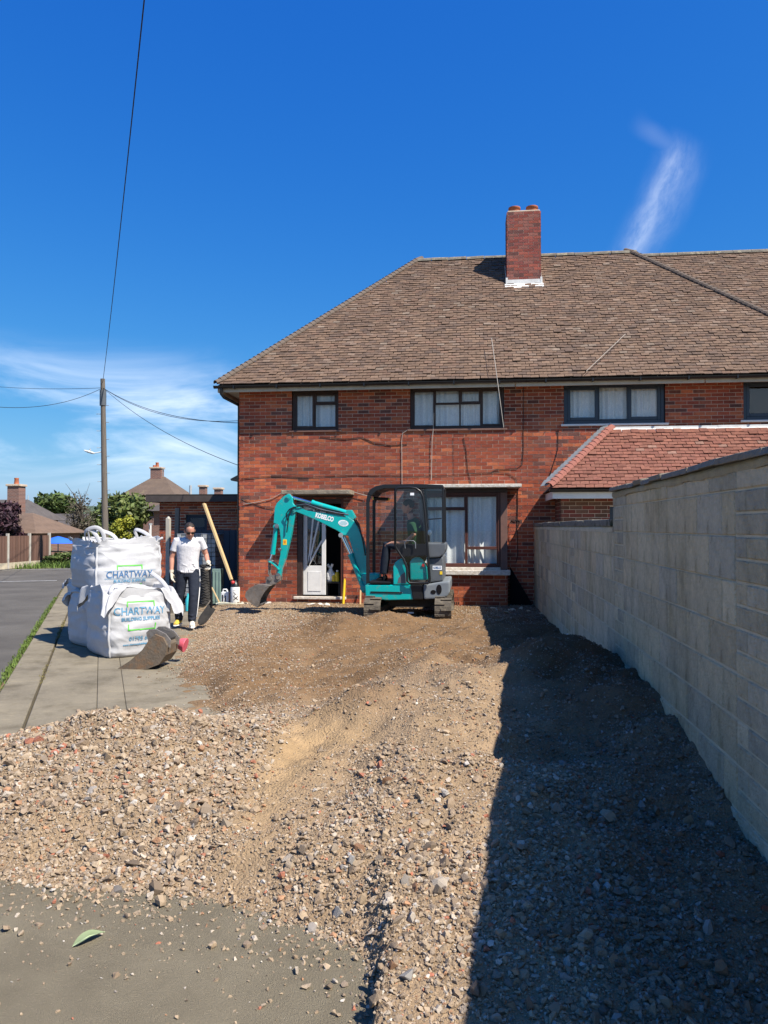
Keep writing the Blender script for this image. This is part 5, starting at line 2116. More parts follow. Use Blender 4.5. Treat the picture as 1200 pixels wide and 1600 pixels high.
def loop(root, pts_, w=.028):
    mb = MB()
    P = [V3(p) for p in pts_]
    fine = []
    for i in range(len(P) - 1):
        p0, p1, p2, p3 = P[max(i - 1, 0)], P[i], P[i + 1], P[min(i + 2, len(P) - 1)]
        for t in (0, .25, .5, .75):
            fine.append(.5 * ((2 * p1) + (p2 - p0) * t + (2 * p0 - 5 * p1 + 4 * p2 - p3) * t * t + (-p0 + 3 * p1 - 3 * p2 + p3) * t ** 3))
    fine.append(P[-1])
    mb.loft(fine, [(w, .006)] * len(fine), 8, ref=(1, .3, 0))
    return mb.build('lifting_loop', MT['bag'], root)


def bar(mb, bag, u0, u1, z0, z1, mi):
    nu, nz_ = max(2, int(abs(u1 - u0) / .02)), 2
    vs = [bag.front(u0 + (u1 - u0) * i / nu, z0 + (z1 - z0) * j / nz_, .005) for j in range(nz_ + 1) for i in range(nu + 1)]
    fs = [(j * (nu + 1) + i, j * (nu + 1) + i + 1, (j + 1) * (nu + 1) + i + 1, (j + 1) * (nu + 1) + i) for j in range(nz_) for i in range(nu)]
    mb.add(vs, fs, mi)


def bag_text(bag, root_body, items, brackets):
    for (s_, size, u, z, wx, mi) in items:
        vs, fs = text_geo(s_, size, bold=.0015)
        mb = MB()
        print_on(mb, vs, fs, lambda a, b: bag.front(u + a * wx, z + b), 0)
        mb.build('print', MT[mi], root_body, clean=False)
    for (u0, u1, zt, zb, up) in brackets:
        mb = MB()
        bar(mb, bag, u0, u1, zt - .016 if up else zb, zt if up else zb + .016, 0)
        bar(mb, bag, u0, u0 + .016, zb if up else zb + .0161, zt - .0161 if up else zt, 0)
        bar(mb, bag, u1 - .016, u1, zb if up else zb + .0161, zt - .0161 if up else zt, 0)
        mb.build('print_bracket', MT['baggreen'], root_body, clean=False)


BG = 'white bulk bags stacked beside the drive'
ANG = R(46)
A = Bag((-4.53, 9.86, 0), ANG, .90, .86, .82, 1, .02)
ra, ba = make_bag(A, 'front printed bulk bag with the phone number, grey digger bucket lying against it', (.36, .14, .30, .02), BG)
bag_text(A, ba, [('CHARTWAY', .135, -.03, .585, .86, 'bagteal'), ('BUILDING SUPPLIES', .062, -.02, .487, .92, 'bagteal'), ('01795 668760', .074, .04, .235, 1, 'bagteal'),
                 ('www.chartwaybuildingsupplies.co.uk', .030, .0, .165, 1.1, 'bagteal')],
         [(-.20, .16, .715, .645, True), (-.19, .17, .425, .345, False)])
Bc = (-5.06, 10.57)
C_ = Bag((Bc[0] - .04, Bc[1] + .03, 0), ANG + R(3), 1.02, .98, .76, 2)
rc, bc = make_bag(C_, 'plain white bulk bag at the bottom of the stack, squeezed under the upper printed bag', (.16, .05, .16, .02), BG)
B_ = Bag((Bc[0] + .01, Bc[1] - .01, .80), ANG + R(1), 1.02, 1.06, .62, 3, -.02)
rb, bb_ = make_bag(B_, 'white printed bulk bag on top of the stack with its lifting loops standing up', (.10, .12, .02, -.03), BG)
bag_text(B_, bb_, [('CHARTWAY', .130, -.03, .215, .86, 'bagblue'), ('BUILDING SUPPLIES', .055, -.02, .125, .95, 'bagteal')],
         [(-.21, .15, .345, .285, True), (-.20, .16, .085, .045, False)])
mb = MB()
for z_ in (.155, .165, .265):
    bar(mb, B_, -.36, .34, z_, z_ + .003, 0)
mb.build('print_line', MT['bagteal'], bb_, clean=False)
D_ = Bag((-5.80, 11.62, 0), ANG + R(-4), .88, .86, .80, 4)
make_bag(D_, 'white bulk bag mostly hidden behind the stack at its road side', (.3, .12, .1, .02), BG)


def bl(bag, x, y, z):
    return bag.c + Vector(bag.rot(x, y, z))


for (x, y, pt) in ((-.40, -.40, [(-.38, -.41, .50), (-.39, -.40, .66), (-.45, -.33, .80), (-.50, -.26, .83), (-.46, -.20, .72), (-.42, -.10, .55)]),
                   (-.36, -.40, [(-.33, -.43, .30), (-.33, -.43, .62), (-.36, -.42, .80), (-.44, -.36, .86), (-.52, -.22, .80), (-.47, -.12, .66), (-.42, .0, .55)]),
                   (.0, .3, [(.10, .10, .60), (.04, .22, .74), (-.06, .30, .80), (-.16, .34, .82), (-.1, .40, .66)]),
                   (.4, -.4, [(.36, -.42, .45), (.36, -.42, .66), (.30, -.30, .78), (.22, -.12, .83), (.30, -.02, .72), (.38, .05, .58)])):
    loop(rb, [bl(B_, *p) for p in pt])
loop(ra, [bl(A, *p) for p in ((-.38, -.40, .72), (-.40, -.42, .86), (-.30, -.30, .93), (-.16, -.30, .92), (-.1, -.36, .86))])
loop(ra, [bl(A, *p) for p in ((.36, -.42, .55), (.37, -.41, .80), (.32, -.30, .95), (.26, -.1, 1.05))])
mb = MB()
mb.tube([bl(B_, .30, -.47, .34), bl(B_, .285, -.49, .20), bl(B_, .29, -.49, .10), bl(B_, .26, -.48, .03)], .006, 6)
mb.build('red_tie', MT['redcap'], rb)

# spare digging bucket on the concrete -------------------------------------------------
sb = thing('digger_bucket', (-3.85, 8.85, 0), 'spare rusty grey digger bucket lying on the concrete against the front bulk bag', 'digger bucket')
SY = 8.85
bkp = pts([(186, 1046), (215, 1043), (240, 1041), (258, 1034), (268, 1020), (270, 1005), (264, 993), (251, 988)], SY)
bucket(bkp, pts([(243, 996), (232, 1012), (214, 1028)], SY), SY, .34, sb, 'bucket_shell', .02, 'rusty')
for sy in (-.13, .13):
    mb = MB()
    mb.prism(pts([(240, 1003), (236, 986), (241, 981), (252, 981), (266, 988), (274, 998), (273, 1010), (262, 1005)], SY), SY + sy - .014, SY + sy + .014)
    mb.build('hinge_plate', MT['bucketsteel'], sb, bevel=.004)
mb = MB()
mb.prism(pts([(239, 1001), (238, 985), (243, 983.5), (262, 988.5), (269, 996), (268, 1000), (256, 992)], SY), SY - .115, SY + .115)
mb.build('hinge_box', MT['darkrubber'], sb, bevel=.006)
for k in range(3):
    p, q = P3(188, 1045, SY), P3(177, 1049.5, SY)
    p.y = q.y = SY - .13 + k * .13
    mb = MB()
    mb.beam(p, q, .06, .024)
    mb.build('bucket_tooth', MT['bucketsteel'], sb, bevel=.004)
for y_ in (-.04, .1):
    p = P3(262, 996, SY)
    mb = MB()
    mb.cyl((p.x, SY - .1, p.z), (p.x, SY + .1, p.z), .03, n=14)
mb.build('hinge_pin', MT['steel'], sb)
pk = thing('plastic_funnel', (-3.72, 9.3, 0), 'small crumpled pink plastic tub lying beside the spare digger bucket', 'tub')
p, q = spot(272, 1003, 9.2), spot(289, 1008, 9.2)
mb = MB()
mb.loft([p, p + (q - p) * .4, p + (q - p) * .55, q], [.03, .045, .07, .085], 14)
mb.loft([q, q + (q - p) * .06], [.09, .088], 14)
mb.build('tub_body', MT['pink'], pk)

# ================================================================== people
def remeshed(mb, name, m, parent, voxel=.012, smooth=4):
    o = mb.build(name, m, None)
    md = o.modifiers.new('r', 'REMESH')
    md.mode = 'VOXEL'
    md.voxel_size = voxel
    md.use_smooth_shade = True
    if smooth:
        s2 = o.modifiers.new('s', 'SMOOTH')
        s2.iterations = smooth
        s2.factor = .5
    dgp = bpy.context.evaluated_depsgraph_get()
    me = bpy.data.meshes.new_from_object(o.evaluated_get(dgp))
    me.name = name
    bpy.data.objects.remove(o)
    me.materials.clear()
    me.materials.append(m)
    me.polygons.foreach_set('use_smooth', np.ones(len(me.polygons), bool))
    o = bpy.data.objects.new(name, me)
    return link(o, parent)


def hand(mb, wrist, dirv, palm_n, size=1.0, curl=.5, spread=1.0):
    """palm and five fingers from the wrist along dirv; palm_n faces out of the palm"""
    w, d, n_ = V3(wrist), V3(dirv).normalized(), V3(palm_n).normalized()
    n_ = (n_ - d * n_.dot(d)).normalized()
    s_ = d.cross(n_)
    S = size
    mb.loft([w - d * .03 * S, w + d * .02 * S, w + d * .06 * S, w + d * .095 * S], [(.027 * S, .021 * S), (.034 * S, .02 * S), (.042 * S, .017 * S), (.040 * S, .014 * S)], 12, ref=s_)
    for k, (off, ln) in enumerate(((-.031, .068), (-.0105, .078), (.0105, .073), (.031, .058))):
        p = w + d * .088 * S + s_ * off * S * spread
        path = [p]
        a = 0
        for seg in (.42, .33, .25):
            a += curl * (.55 + .12 * k)
            dd = d * math.cos(a) + n_ * math.sin(a)
            path.append(path[-1] + dd * ln * seg * S)
        mb.loft(path, [.0105 * S, .010 * S, .009 * S, .0075 * S], 8)
    p = w + d * .025 * S - s_ * .03 * S
    mb.loft([p, p + (d * .6 - s_ * .75 + n_ * .25).normalized() * .035 * S, p + (d * .85 - s_ * .6 + n_ * .45).normalized() * .068 * S], [.013 * S, .0115 * S, .008 * S], 8)


def head_mesh(mb, c, fwd, up, k=1.0):
    c, f, u = V3(c), V3(fwd).normalized(), V3(up).normalized()
    f = (f - u * f.dot(u)).normalized()
    r = f.cross(u)

    def at(x, y, z):
        return c + (r * x + f * y + u * z) * k

    rings = [(-.118, .052, .018, .030), (-.112, .050, .036, .040), (-.09, .045, .052, .056), (-.06, .03, .062, .074), (-.03, .016, .069, .088), (0, .006, .074, .096), (.04, .0, .077, .098), (.075, -.004, .070, .088), (.10, -.008, .05, .064), (.117, -.01, .022, .03)]
    mb.loft([at(0, y, z) for z, y, _, _ in rings], [(a, b) for _, _, a, b in rings], 20, ref=r)
    mb.loft([at(0, .088, .02), at(0, .108, -.014), at(0, .112, -.026), at(0, .095, -.034)], [.009, .014, .016, .01], 10)
    mb.loft([at(-.02, .088, -.062), at(0, .099, -.061), at(.02, .088, -.062)], [.006, .009, .006], 8)
    mb.loft([at(-.018, .084, -.074), at(0, .095, -.075), at(.018, .084, -.074)], [.006, .009, .006], 8)
    mb.loft([at(-.045, .078, .028), at(0, .096, .03), at(.045, .078, .028)], [.008, .011, .008], 8)
    mb.ball(at(0, .066, -.104), .024 * k, 10, 8)
    for sx in (-1, 1):
        mb.loft([at(sx * .074, -.004, -.035), at(sx * .083, -.012, .0), at(sx * .078, -.014, .028)], [(.010, .016), (.012, .022), (.009, .014)], 8)
    return at


def eyes(at, parent):
    mb = MB()
    for sx in (-1, 1):
        mb.ball(at(sx * .032, .082, .006), .011, 10, 8)
    mb.build('eye', MT['decal'], parent)


# the man with the shovel ------------------------------------------------
man = thing('person', (-4.62, 12.25, .05), 'man in white t-shirt, sunglasses, navy joggers and work gloves standing with a shovel', 'person')
T_ = rotz(R(17))
MB0 = Vector((-4.62, 12.25, .045))


def W(x, y, z):
    return MB0 + Vector(T_(x, y, z))


HC = (.03, -.10, 1.555)
shoR, shoL = (-.185, .01, 1.395), (.20, .0, 1.40)
elR, wrR = (-.262, .03, 1.115), (-.262, -.03, .875)
elL, wrL = (.288, .05, 1.155), (.33, -.11, 1.01)
hipR, hipL = (-.09, .0, .90), (.095, .01, .90)
knR, knL = (-.135, .02, .49), (.10, -.13, .50)
anR, anL = (-.15, .12, .10), (.075, -.16, .10)
mb = MB()
mb.loft([W(0, .01, .86), W(0, .0, 1.0), W(.0, .01, 1.15), W(.005, .01, 1.3), W(.01, .012, 1.40), W(.012, .0, 1.45)], [(.155, .1), (.145, .095), (.16, .105), (.18, .11), (.13, .085), (.06, .06)], 18, ref=T_(1, 0, 0))
for a, b, c_ in ((shoR, elR, wrR), (shoL, elL, wrL)):
    mb.loft([W(*a), W(*(Vector(a) * .5 + Vector(b) * .5)), W(*b), W(*(Vector(b) * .65 + Vector(c_) * .35)), W(*c_)], [.058, .05, .042, .041, .028], 12)
mb.loft([W(.012, .01, 1.40), W(.018, -.025, 1.47), W(.022, -.05, 1.52)], [.062, .056, .052], 14)
atm = head_mesh(mb, W(*HC), T_(.24, -1, -.5), T_(.06, -.5, 1))
body = remeshed(mb, 'body', MT['skin'], man, .0095, 2)
# hair
mb = MB()


def cap(p):
    q = p.copy()
    if p.z < -.15:
        q *= .6
    return q


c_ = atm(0, -.018, .03)
hx = (atm(1, 0, 0) - atm(0, 0, 0)).normalized()
hf = (atm(0, 1, 0) - atm(0, 0, 0)).normalized()
hu = (atm(0, 0, 1) - atm(0, 0, 0)).normalized()
nu, nv = 24, 14
vs, fs = [], []
for i in range(nv + 1):
    th = math.pi * .62 * i / nv
    for j in range(nu):
        ph = 2 * math.pi * j / nu
        x, y, z = math.sin(th) * math.cos(ph), math.sin(th) * math.sin(ph), math.cos(th)
        lim = .35 if y > .3 else -1
        rr = 1 + .05 * mnoise.noise(Vector((x * 5, y * 5, z * 5))) + .04 * mnoise.noise(Vector((x * 14, y * 14, z * 14)))
        if y > .5 and z < .30:
            rr *= .8
        vs.append(c_ + hx * (x * .084 * rr) + hf * (y * .108 * rr) + hu * (z * .108 * rr))
for i in range(nv):
    for j in range(nu):
        a, b = i * nu + j, i * nu + (j + 1) % nu
        fs.append((a, b, b + nu, a + nu))
mb.add(vs, fs, 0, True)
mb.build('hair', MT['hair'], man)
mb = MB()
for sx in (-1, 1):
    mb.obox(atm(sx * .034, .098, .008), hx * .029, hf * .006, hu * .018)
    mb.beam(atm(sx * .064, .094, .014), atm(sx * .079, -.01, .012), .005, .008)
mb.beam(atm(-.01, .104, .016), atm(.01, .104, .016), .006, .006)
mb.build('sunglasses', MT['black'], man, bevel=.003)
# t-shirt
mb = MB()
mb.loft([W(0, .0, .865), W(0, .0, .93), W(-.003, .0, 1.06), W(.0, .005, 1.2), W(.006, .005, 1.31), W(.01, .008, 1.395), W(.014, .005, 1.44), W(.014, .0, 1.455)],
        [(.178, .125), (.176, .122), (.172, .118), (.186, .125), (.2, .132), (.172, .112), (.1, .085), (.07, .068)], 24, ref=T_(1, 0, 0))
for a, b, q in ((shoR, elR, .62), (shoL, elL, .6)):
    e_ = Vector(a) + (Vector(b) - Vector(a)) * q
    i_ = Vector((a[0] * .62, a[1], a[2] - .005))
    mb.loft([W(*i_), W(*a), W(*(Vector(a) * .5 + e_ * .5)), W(*e_)], [.062, .066, .064, .066], 14)
for k in range(5):
    z = .90 + .03 * k + .01 * (k % 2)
    x0 = -.15 + .07 * ((k * 2) % 5)
    mb.loft([W(x0, -.112, z + .01), W(x0 + .06, -.119, z - .012), W(x0 + .13, -.110, z - .02)], [.002, .009, .002], 6)
remeshed(mb, 'tshirt', MT['tshirt'], man, .009, 3)
# joggers
mb = MB()
mb.loft([W(0, 0, .965), W(0, .0, .93), W(0, .005, .87), W(0, .005, .80)], [(.165, .115), (.17, .118), (.178, .125), (.165, .115)], 20, ref=T_(1, 0, 0))
for h_, k_, a_, s_ in ((hipR, knR, anR, -1), (hipL, knL, anL, 1)):
    h_, k_, a_ = Vector(h_), Vector(k_), Vector(a_)
    mb.loft([W(*h_), W(*(h_ * .6 + k_ * .4)), W(*k_), W(*(k_ * .55 + a_ * .45)), W(*(k_ * .15 + a_ * .85)), W(*(a_ + Vector((0, 0, -.02))))], [(.098, .108), (.096, .102), (.078, .085), (.078, .084), (.07, .075), (.06, .068)], 16, ref=T_(1, 0, 0))
    for z_ in (.14, .2, .46, .53):
        t = (k_.z - z_) / (k_.z - a_.z)
        c0 = k_ + (a_ - k_) * t
        mb.loft([W(c0.x - .06, c0.y - .05, z_), W(c0.x, c0.y - .082, z_ - .02), W(c0.x + .06, c0.y - .05, z_ + .005)], [.006, .013, .006], 6)
remeshed(mb, 'joggers', MT['joggers'], man, .010, 3)
mb = MB()
path = [W(.185, -.03, .93), W(.192, -.03, .80), W(.192, -.035, .66), W(.182, -.045, .5), W(.165, -.06, .33), W(.14, -.085, .15)]
mb.loft(path, [(.008, .012)] * len(path), 8)
mb.build('side_stripe', MT['decal'], man)
mb = MB()
mb.tube([W(-.01, -.118, .945), W(-.03, -.13, .90), W(-.035, -.13, .875)], .005, 6)
mb.tube([W(.01, -.118, .945), W(.03, -.13, .91), W(.032, -.13, .88)], .005, 6)
mb.build('drawstring', MT['decal'], man)
# gloves
mb = MB()
wv = Vector(wrR)
hand(mb, W(*wrR), T_(.12, -.12, -1), T_(.9, -.25, 0), 1.08, .42)
mb.loft([W(*(wv + Vector((0, .005, .045)))), W(*wv)], [.04, .034], 12)
mb.build('glove', MT['glove'], man)
mb = MB()
wv = Vector(wrL)
hand(mb, W(*wrL), T_(.05, -.55, -.75), T_(-.5, -.45, .2), 1.08, 1.0)
mb.loft([W(*(wv + Vector((-.005, .04, .035)))), W(*wv)], [.041, .034], 12)
mb.build('glove', MT['glove'], man)
# trainers
for (a_, yaw, m1) in ((anR, .25, 'shoeyellow'), (anL, -.12, 'shoe')):
    c0 = Vector(a_)
    f = Vector((math.sin(-yaw), -math.cos(yaw), 0))
    mb = MB()
    P_ = [W(*(c0 + f * t + Vector((0, 0, z - .10)))) for t, z in ((-.075, .05), (-.04, .062), (.02, .066), (.08, .05), (.14, .038), (.185, .03))]
    mb.loft(P_, [(.030, .035), (.040, .055), (.043, .056), (.046, .042), (.047, .030), (.028, .018)], 14, ref=T_(1, 0, 0))
    sh = mb.build('shoe', MT[m1], man)
    mb = MB()
    P_ = [W(*(c0 + f * t + Vector((0, 0, -.088)))) for t in (-.085, -.03, .05, .13, .19)]
    mb.loft(P_, [(.034, .013), (.042, .014), (.047, .014), (.050, .014), (.03, .012)], 14, ref=T_(1, 0, 0))
    mb.build('sole', MT['decal'], sh)
# his shovel
sh0 = W(.352, -.165, .965)
shv = thing('shovel', (sh0.x, sh0.y, 0), 'long black shovel held upright in the standing man\'s gloved hand', 'shovel')
s1, s2 = sh0 + Vector((0, 0, .03)), spot(331, 948, sh0.y - .03)
mb = MB()
mb.cyl(s1, s2, .017, n=12)
mb.beam(s1 + Vector((-.06, 0, 0)), s1 + Vector((.06, 0, 0)), .028, .028)
mb.build('shaft', MT['blackmat'], shv)
s3 = spot(311, 976, sh0.y - .12)
ax = (s3 - s2).normalized()
sd = ax.cross(Vector((.25, -1, .2))).normalized()
mb = MB()
rows_ = []
for i in range(8):
    t = i / 7
    w_ = .075 * (1 if t < .6 else math.sqrt(max(.02, 1 - ((t - .6) / .42) ** 2)))
    nrm = ax.cross(sd).normalized()
    rows_.append([s2 + ax * (t * (s3 - s2).length) + sd * (w_ * q) + nrm * (.018 * q * q) for q in (-1, -.5, 0, .5, 1)])
vs = [p for r_ in rows_ for p in r_]
vs += [p + ax.cross(sd).normalized() * .004 for p in vs]
fs = []
for i in range(7):
    for j in range(4):
        a = i * 5 + j
        fs += [(a, a + 1, a + 6, a + 5), (a + 40 + 1, a + 40, a + 45, a + 46)]
mb.add(vs, fs)
mb.build('shovel_blade', MT['darkrubber'], shv)

# operator in the cab -----------------------------------------------------
op = thing('person', (spot(648, 862, 13.68).x, 13.68, .75), 'excavator driver in a dark green t-shirt sitting inside the cab behind the glass', 'person')
OY = 13.68


def O_(px, py, dy=0.0):
    p = spot(px, py, OY)
    p.y = OY + dy
    return p


mb = MB()
mb.loft([O_(648, 862), O_(649, 845), O_(648, 828), O_(645, 815), O_(643, 809)], [(.16, .11), (.15, .105), (.18, .12), (.17, .10), (.06, .06)], 16, ref=(0, 1, 0))
for sy in (-1, 1):
    mb.loft([O_(645, 818, sy * .19), O_(648, 835, sy * .24), O_(637, 846, sy * .24), O_(626, 848, sy * .22), O_(612, 848, sy * .18)], [.052, .045, .04, .037, .028], 10)
    mb.loft([O_(648, 860, sy * .1), O_(626, 853, sy * .14), O_(606, 850, sy * .15), O_(603, 872, sy * .14), O_(601, 897, sy * .13)], [.085, .08, .06, .055, .04], 12)
mb.loft([O_(643, 812), O_(640, 802)], [.055, .05], 12)
ato = head_mesh(mb, O_(637.5, 791), (-1, 0, -.08), (-.04, 0, 1))
remeshed(mb, 'body', MT['skin'], op, .011, 2)
mb = MB()
mb.loft([O_(648, 862), O_(649, 845), O_(648, 828), O_(645, 815), O_(643, 810)], [(.175, .125), (.165, .12), (.195, .135), (.185, .115), (.07, .07)], 18, ref=(0, 1, 0))
for sy in (-1, 1):
    mb.loft([O_(645, 819, sy * .13), O_(645.5, 820, sy * .2), O_(648, 833, sy * .245)], [.07, .068, .064], 12)
remeshed(mb, 'tshirt', MT['greenshirt'], op, .012, 2)
mb = MB()
mb.loft([O_(652, 860), O_(640, 860)], [(.17, .11), (.16, .10)], 16, ref=(0, 1, 0))
for sy in (-1, 1):
    mb.loft([O_(648, 860, sy * .1), O_(626, 853, sy * .14), O_(605, 851, sy * .15), O_(602, 874, sy * .14), O_(600, 896, sy * .13)], [.098, .09, .075, .07, .06], 12)
remeshed(mb, 'trousers', MT['joggers'], op, .013, 2)
for sy in (-1, 1):
    mb = MB()
    hand(mb, O_(612, 848, sy * .18), (-.9, 0, -.3), (0, 0, -1), 1.0, .8)
    mb.build('hand', MT['skin'], op)
    mb = MB()
    mb.loft([O_(604, 903, sy * .13), O_(598, 904, sy * .13), O_(590, 905.5, sy * .13)], [(.045, .045), (.045, .04), (.035, .025)], 12, ref=(0, 1, 0))
    mb.build('boot', MT['blackmat'], op)
mb = MB()
c_ = ato(0, -.01, .035)
mb.ball(c_, (.108, .084, .095), 18, 10)
mb.build('hair', MT['hair'], op)

# ================================================================== things by the house
def lean(name, a, b, w, h, m, label, cat, group=None, up=(0, 1, 0)):
    t = thing(name, (a[0], a[1], min(a[2], b[2])), label, cat, group)
    mb = MB()
    mb.beam(a, b, w, h, up)
    mb.build('shaft', MT[m], t, bevel=.004)
    return t


# sledge hammer stood on its head
hy = FY - .22
sl = thing('sledgehammer', spot(535, 950, hy), 'yellow handled sledgehammer standing on its grey head against the brick wall', 'sledgehammer')
a, b = spot(536, 948, hy), spot(538.5, 906, hy + .08)
mb = MB()
mb.loft([a, a + (b - a) * .5, b], [(.026, .032), (.03, .036), (.024, .03)], 12)
mb.loft([b, b + Vector((.004, 0, .035))], [.012, .004], 8)
mb.build('handle', MT['yellowpaint'], sl)
mb = MB()
mb.loft([a + Vector((-.11, -.02, -.012)), a + Vector((-.08, -.02, -.01)), a + Vector((.05, 0, 0)), a + Vector((.08, 0, 0))], [.036, .044, .044, .036], 8)
mb.build('hammer_head', MT['galv'], sl)
lean('timber_stake', spot(563, 951, FY - .2), spot(563.5, 922, FY - .06), .03, .03, 'timber', 'short pale timber stake leaning on the bricks behind the excavator boom', 'stake')
# dark sheet in the corner by the bay
sh = thing('plastic_sheet', (1.0, FY - .1, 0), 'black plastic sheet folded into a triangle in the corner between bay window and block wall', 'sheet')
t3 = [(.80, .86), (.80, -.03), (1.28, -.03), (1.27, .05)]
mb = MB()
mb.prism(t3, FY - .13, FY - .10)
mb.build('sheet_body', MT['blackmat'], sh, bevel=.006)
# step stool with things on it in the doorway
st = thing('step_stool', (-2.95, FY + .35, DOOR[2]), 'low black step stool standing in the dark open doorway', 'stool')
mb = MB()
mb.box(-3.08, -2.76, FY + .16, FY + .42, .46, .50)
mb.build('stool_top', MT['black'], st, bevel=.008)
for x in (-3.06, -2.80):
    for y in (FY + .18, FY + .38):
        mb = MB()
        mb.box(x, x + .03, y, y + .03, DOOR[2], .459)
        mb.build('leg', MT['black'], st)
pb = thing('carrier_bag', (-3.0, FY + .28, .5), 'white plastic carrier bag knotted at the top on the doorway stool', 'bag')
mb = MB()
mb.loft([(-2.99, FY + .27, .501), (-2.99, FY + .27, .56), (-2.985, FY + .27, .68), (-2.98, FY + .27, .77), (-2.985, FY + .27, .80)], [(.08, .07), (.11, .085), (.09, .07), (.03, .025), (.045, .02)], 16, ref=(1, 0, 0))
mb.loft([(-3.0, FY + .27, .79), (-3.05, FY + .26, .86)], [(.025, .01), (.03, .008)], 8)
mb.loft([(-2.97, FY + .27, .79), (-2.94, FY + .26, .87)], [(.025, .01), (.03, .008)], 8)
mb.build('bag_body', MT['plasticbag'], pb)
for i, (x, hgt, lb) in enumerate(((-2.83, .21, 'taller yellow plastic bottle on the doorway stool nearest the door jamb'), (-2.90, .14, 'shorter yellow tub between the carrier bag and the taller yellow bottle'))):
    t = thing('yellow_bottle', (x, FY + .22, .5), lb, 'bottle')
    mb = MB()
    mb.loft([(x, FY + .22, .501), (x, FY + .22, .5 + hgt * .8), (x, FY + .22, .5 + hgt * .93), (x, FY + .22, .5 + hgt)], [.05, .05, .03, .022], 14)
    mb.build('bottle_body', MT['yellowpaint'], t)
    mb = MB()
    mb.cyl((x, FY + .22, .501 + hgt), (x, FY + .22, .53 + hgt), .024, n=12)
    mb.build('cap', MT['decal'], t)
# white broken render at the foot of the wall
k = 0
for (px_, py_, s_) in ((385, 947, .10), (396, 945, .13), (408, 944, .10), (418, 945, .09), (378, 951, .08), (486, 949, .12), (499, 948, .09), (508, 946, .12), (512, 950, .09), (770, 965, .10), (800, 970, .12), (815, 962, .10), (826, 975, .09), (790, 985, .11), (845, 985, .10)):
    g = spotd(px_, py_, 15.0)
    if py_ < 955:
        p = spot(px_, py_, FY - .35 - .1 * (k % 3))
    else:
        p = spot(px_, py_, 15.2 - (py_ - 960) * .04)
    z = float(height(np.array([p.x]), np.array([p.y]))[0])
    v, f = LUMPS[k % len(LUMPS)]
    mb = MB()
    mb.add([(x * s_, y * s_ * .6, z_ * s_ * .28) for x, y, z_ in v], [tuple(q) for q in f])
    o = mb.build('render_chip', MT['flakywhite'] if k < 9 else MT['blockmortar'], dirt)
    o.location = (p.x, p.y, z + s_ * .12)
    o.rotation_euler = (random.uniform(-.3, .3), random.uniform(-.3, .3), random.uniform(0, 6))
    k += 1
# big green leaf on the apron
lf = thing('leaf', (-1.15, 2.95, .03), 'single large pale green leaf lying at the edge of the rubble in front', 'leaf')
u0 = spotd(113, 1478, 3.03)
z0 = .02
dv = raydir(113, 1479)
pa = Vector((0, 0, H)) + dv * ((.016 - H) / dv.z)
dv = raydir(164, 1456)
pb_ = Vector((0, 0, H)) + dv * ((.028 - H) / dv.z)
ax = pb_ - pa
sd = Vector((-ax.y, ax.x, 0)).normalized()
vs, fs = [], []
n = 14
for i in range(n + 1):
    t = i / n
    w_ = .027 * math.sin(math.pi * min(1, t ** .8)) * (1.15 if t > .5 else 1)
    for q in (-1, 0, 1):
        vs.append(pa + ax * t + sd * w_ * q + Vector((0, 0, .012 * abs(q) * math.sin(math.pi * t) + .01 * math.sin(math.pi * t))))
for i in range(n):
    for j in range(2):
        a = i * 3 + j
        fs.append((a, a + 1, a + 4, a + 3))
mb = MB()
mb.add(vs, fs, 0, True)
mb.build('leaf_blade', mat('pale_green_leaf', (.19, .235, .115), (.225, .27, .145), 30, .6), lf)
mb = MB()
mb.tube([pa, pa + ax * .5 + Vector((0, 0, .012)), pb_], .0016, 5)
mb.build('midrib', mat('leaf_rib', (.42, .5, .28)), lf)
# white stick by the wall
a, b = spot(876, 1016, 10.3), spot(890, 1009, 10.6)
t = thing('pipe_offcut', a, 'thin white pipe offcut lying in the shade at the foot of the block wall', 'pipe')
mb = MB()
za = float(height(np.array([a.x]), np.array([a.y]))[0])
mb.tube([(a.x, a.y, za + .02), ((a.x + b.x) / 2, (a.y + b.y) / 2, za + .06), (b.x, b.y, za + .07)], .014, 8)
mb.build('pipe_body', MT['whitepaint'], t)

# ================================================================== side yard
ob = thing('outbuilding', (-8.4, 20, 0), 'flat roofed brick outbuilding behind the side yard with a dark fascia', 'outbuilding')
OX0, OX1, OYf = -8.35, -4.95, 20.0
ow = (-7.62, -7.02, 1.15, 2.0)
mb = MB()
sheet_with_holes(OX0 + .006, OX1, -.1, 2.36, [ow], lambda u, z: (u, OYf + .006, z), mb)
mb.box(OX0 + .006, OX0 + .1, OYf + .007, 23.4, -.1, 2.36)
ow_ = mb.build('wall', MT['mortar'], ob, clean=False)
brick_wall(ow_, brick_layout(OX0, OX1, -.1, 2.35, [ow]), (0, OYf, 0), (1, 0, 0), (0, -1, 0), lambda b: np.where(b[:, 2] > 1.2, 1.0, -1e9), np.random.RandomState(31), None)
brick_wall(ow_, brick_layout(0, 3.4, -.1, 2.35, []), (OX0, OYf, 0), (0, 1, 0), (-1, 0, 0), None, np.random.RandomState(32))
window(ob, *ow, OYf + .05, [(0, 1, 0, .55, 1), (0, 1, .55, 1, 1)], MT['navy'], fw=.05, curtain=False)
mb = MB()
mb.box(OX0 - .25, OX1, OYf - .32, 23.7, 2.49, 2.53)
mb.build('flat_roof', MT['felt'], ob)
mb = MB()
mb.box(OX0 - .25, OX1, OYf - .32, OYf - .295, 2.33, 2.489)
mb.box(OX0 - .25, OX0 - .225, OYf - .2945, 23.7, 2.33, 2.489)
mb.build('fascia', mat('dark_fascia', (.05, .04, .036), (.075, .06, .055), 7, .7), ob, bevel=.004)
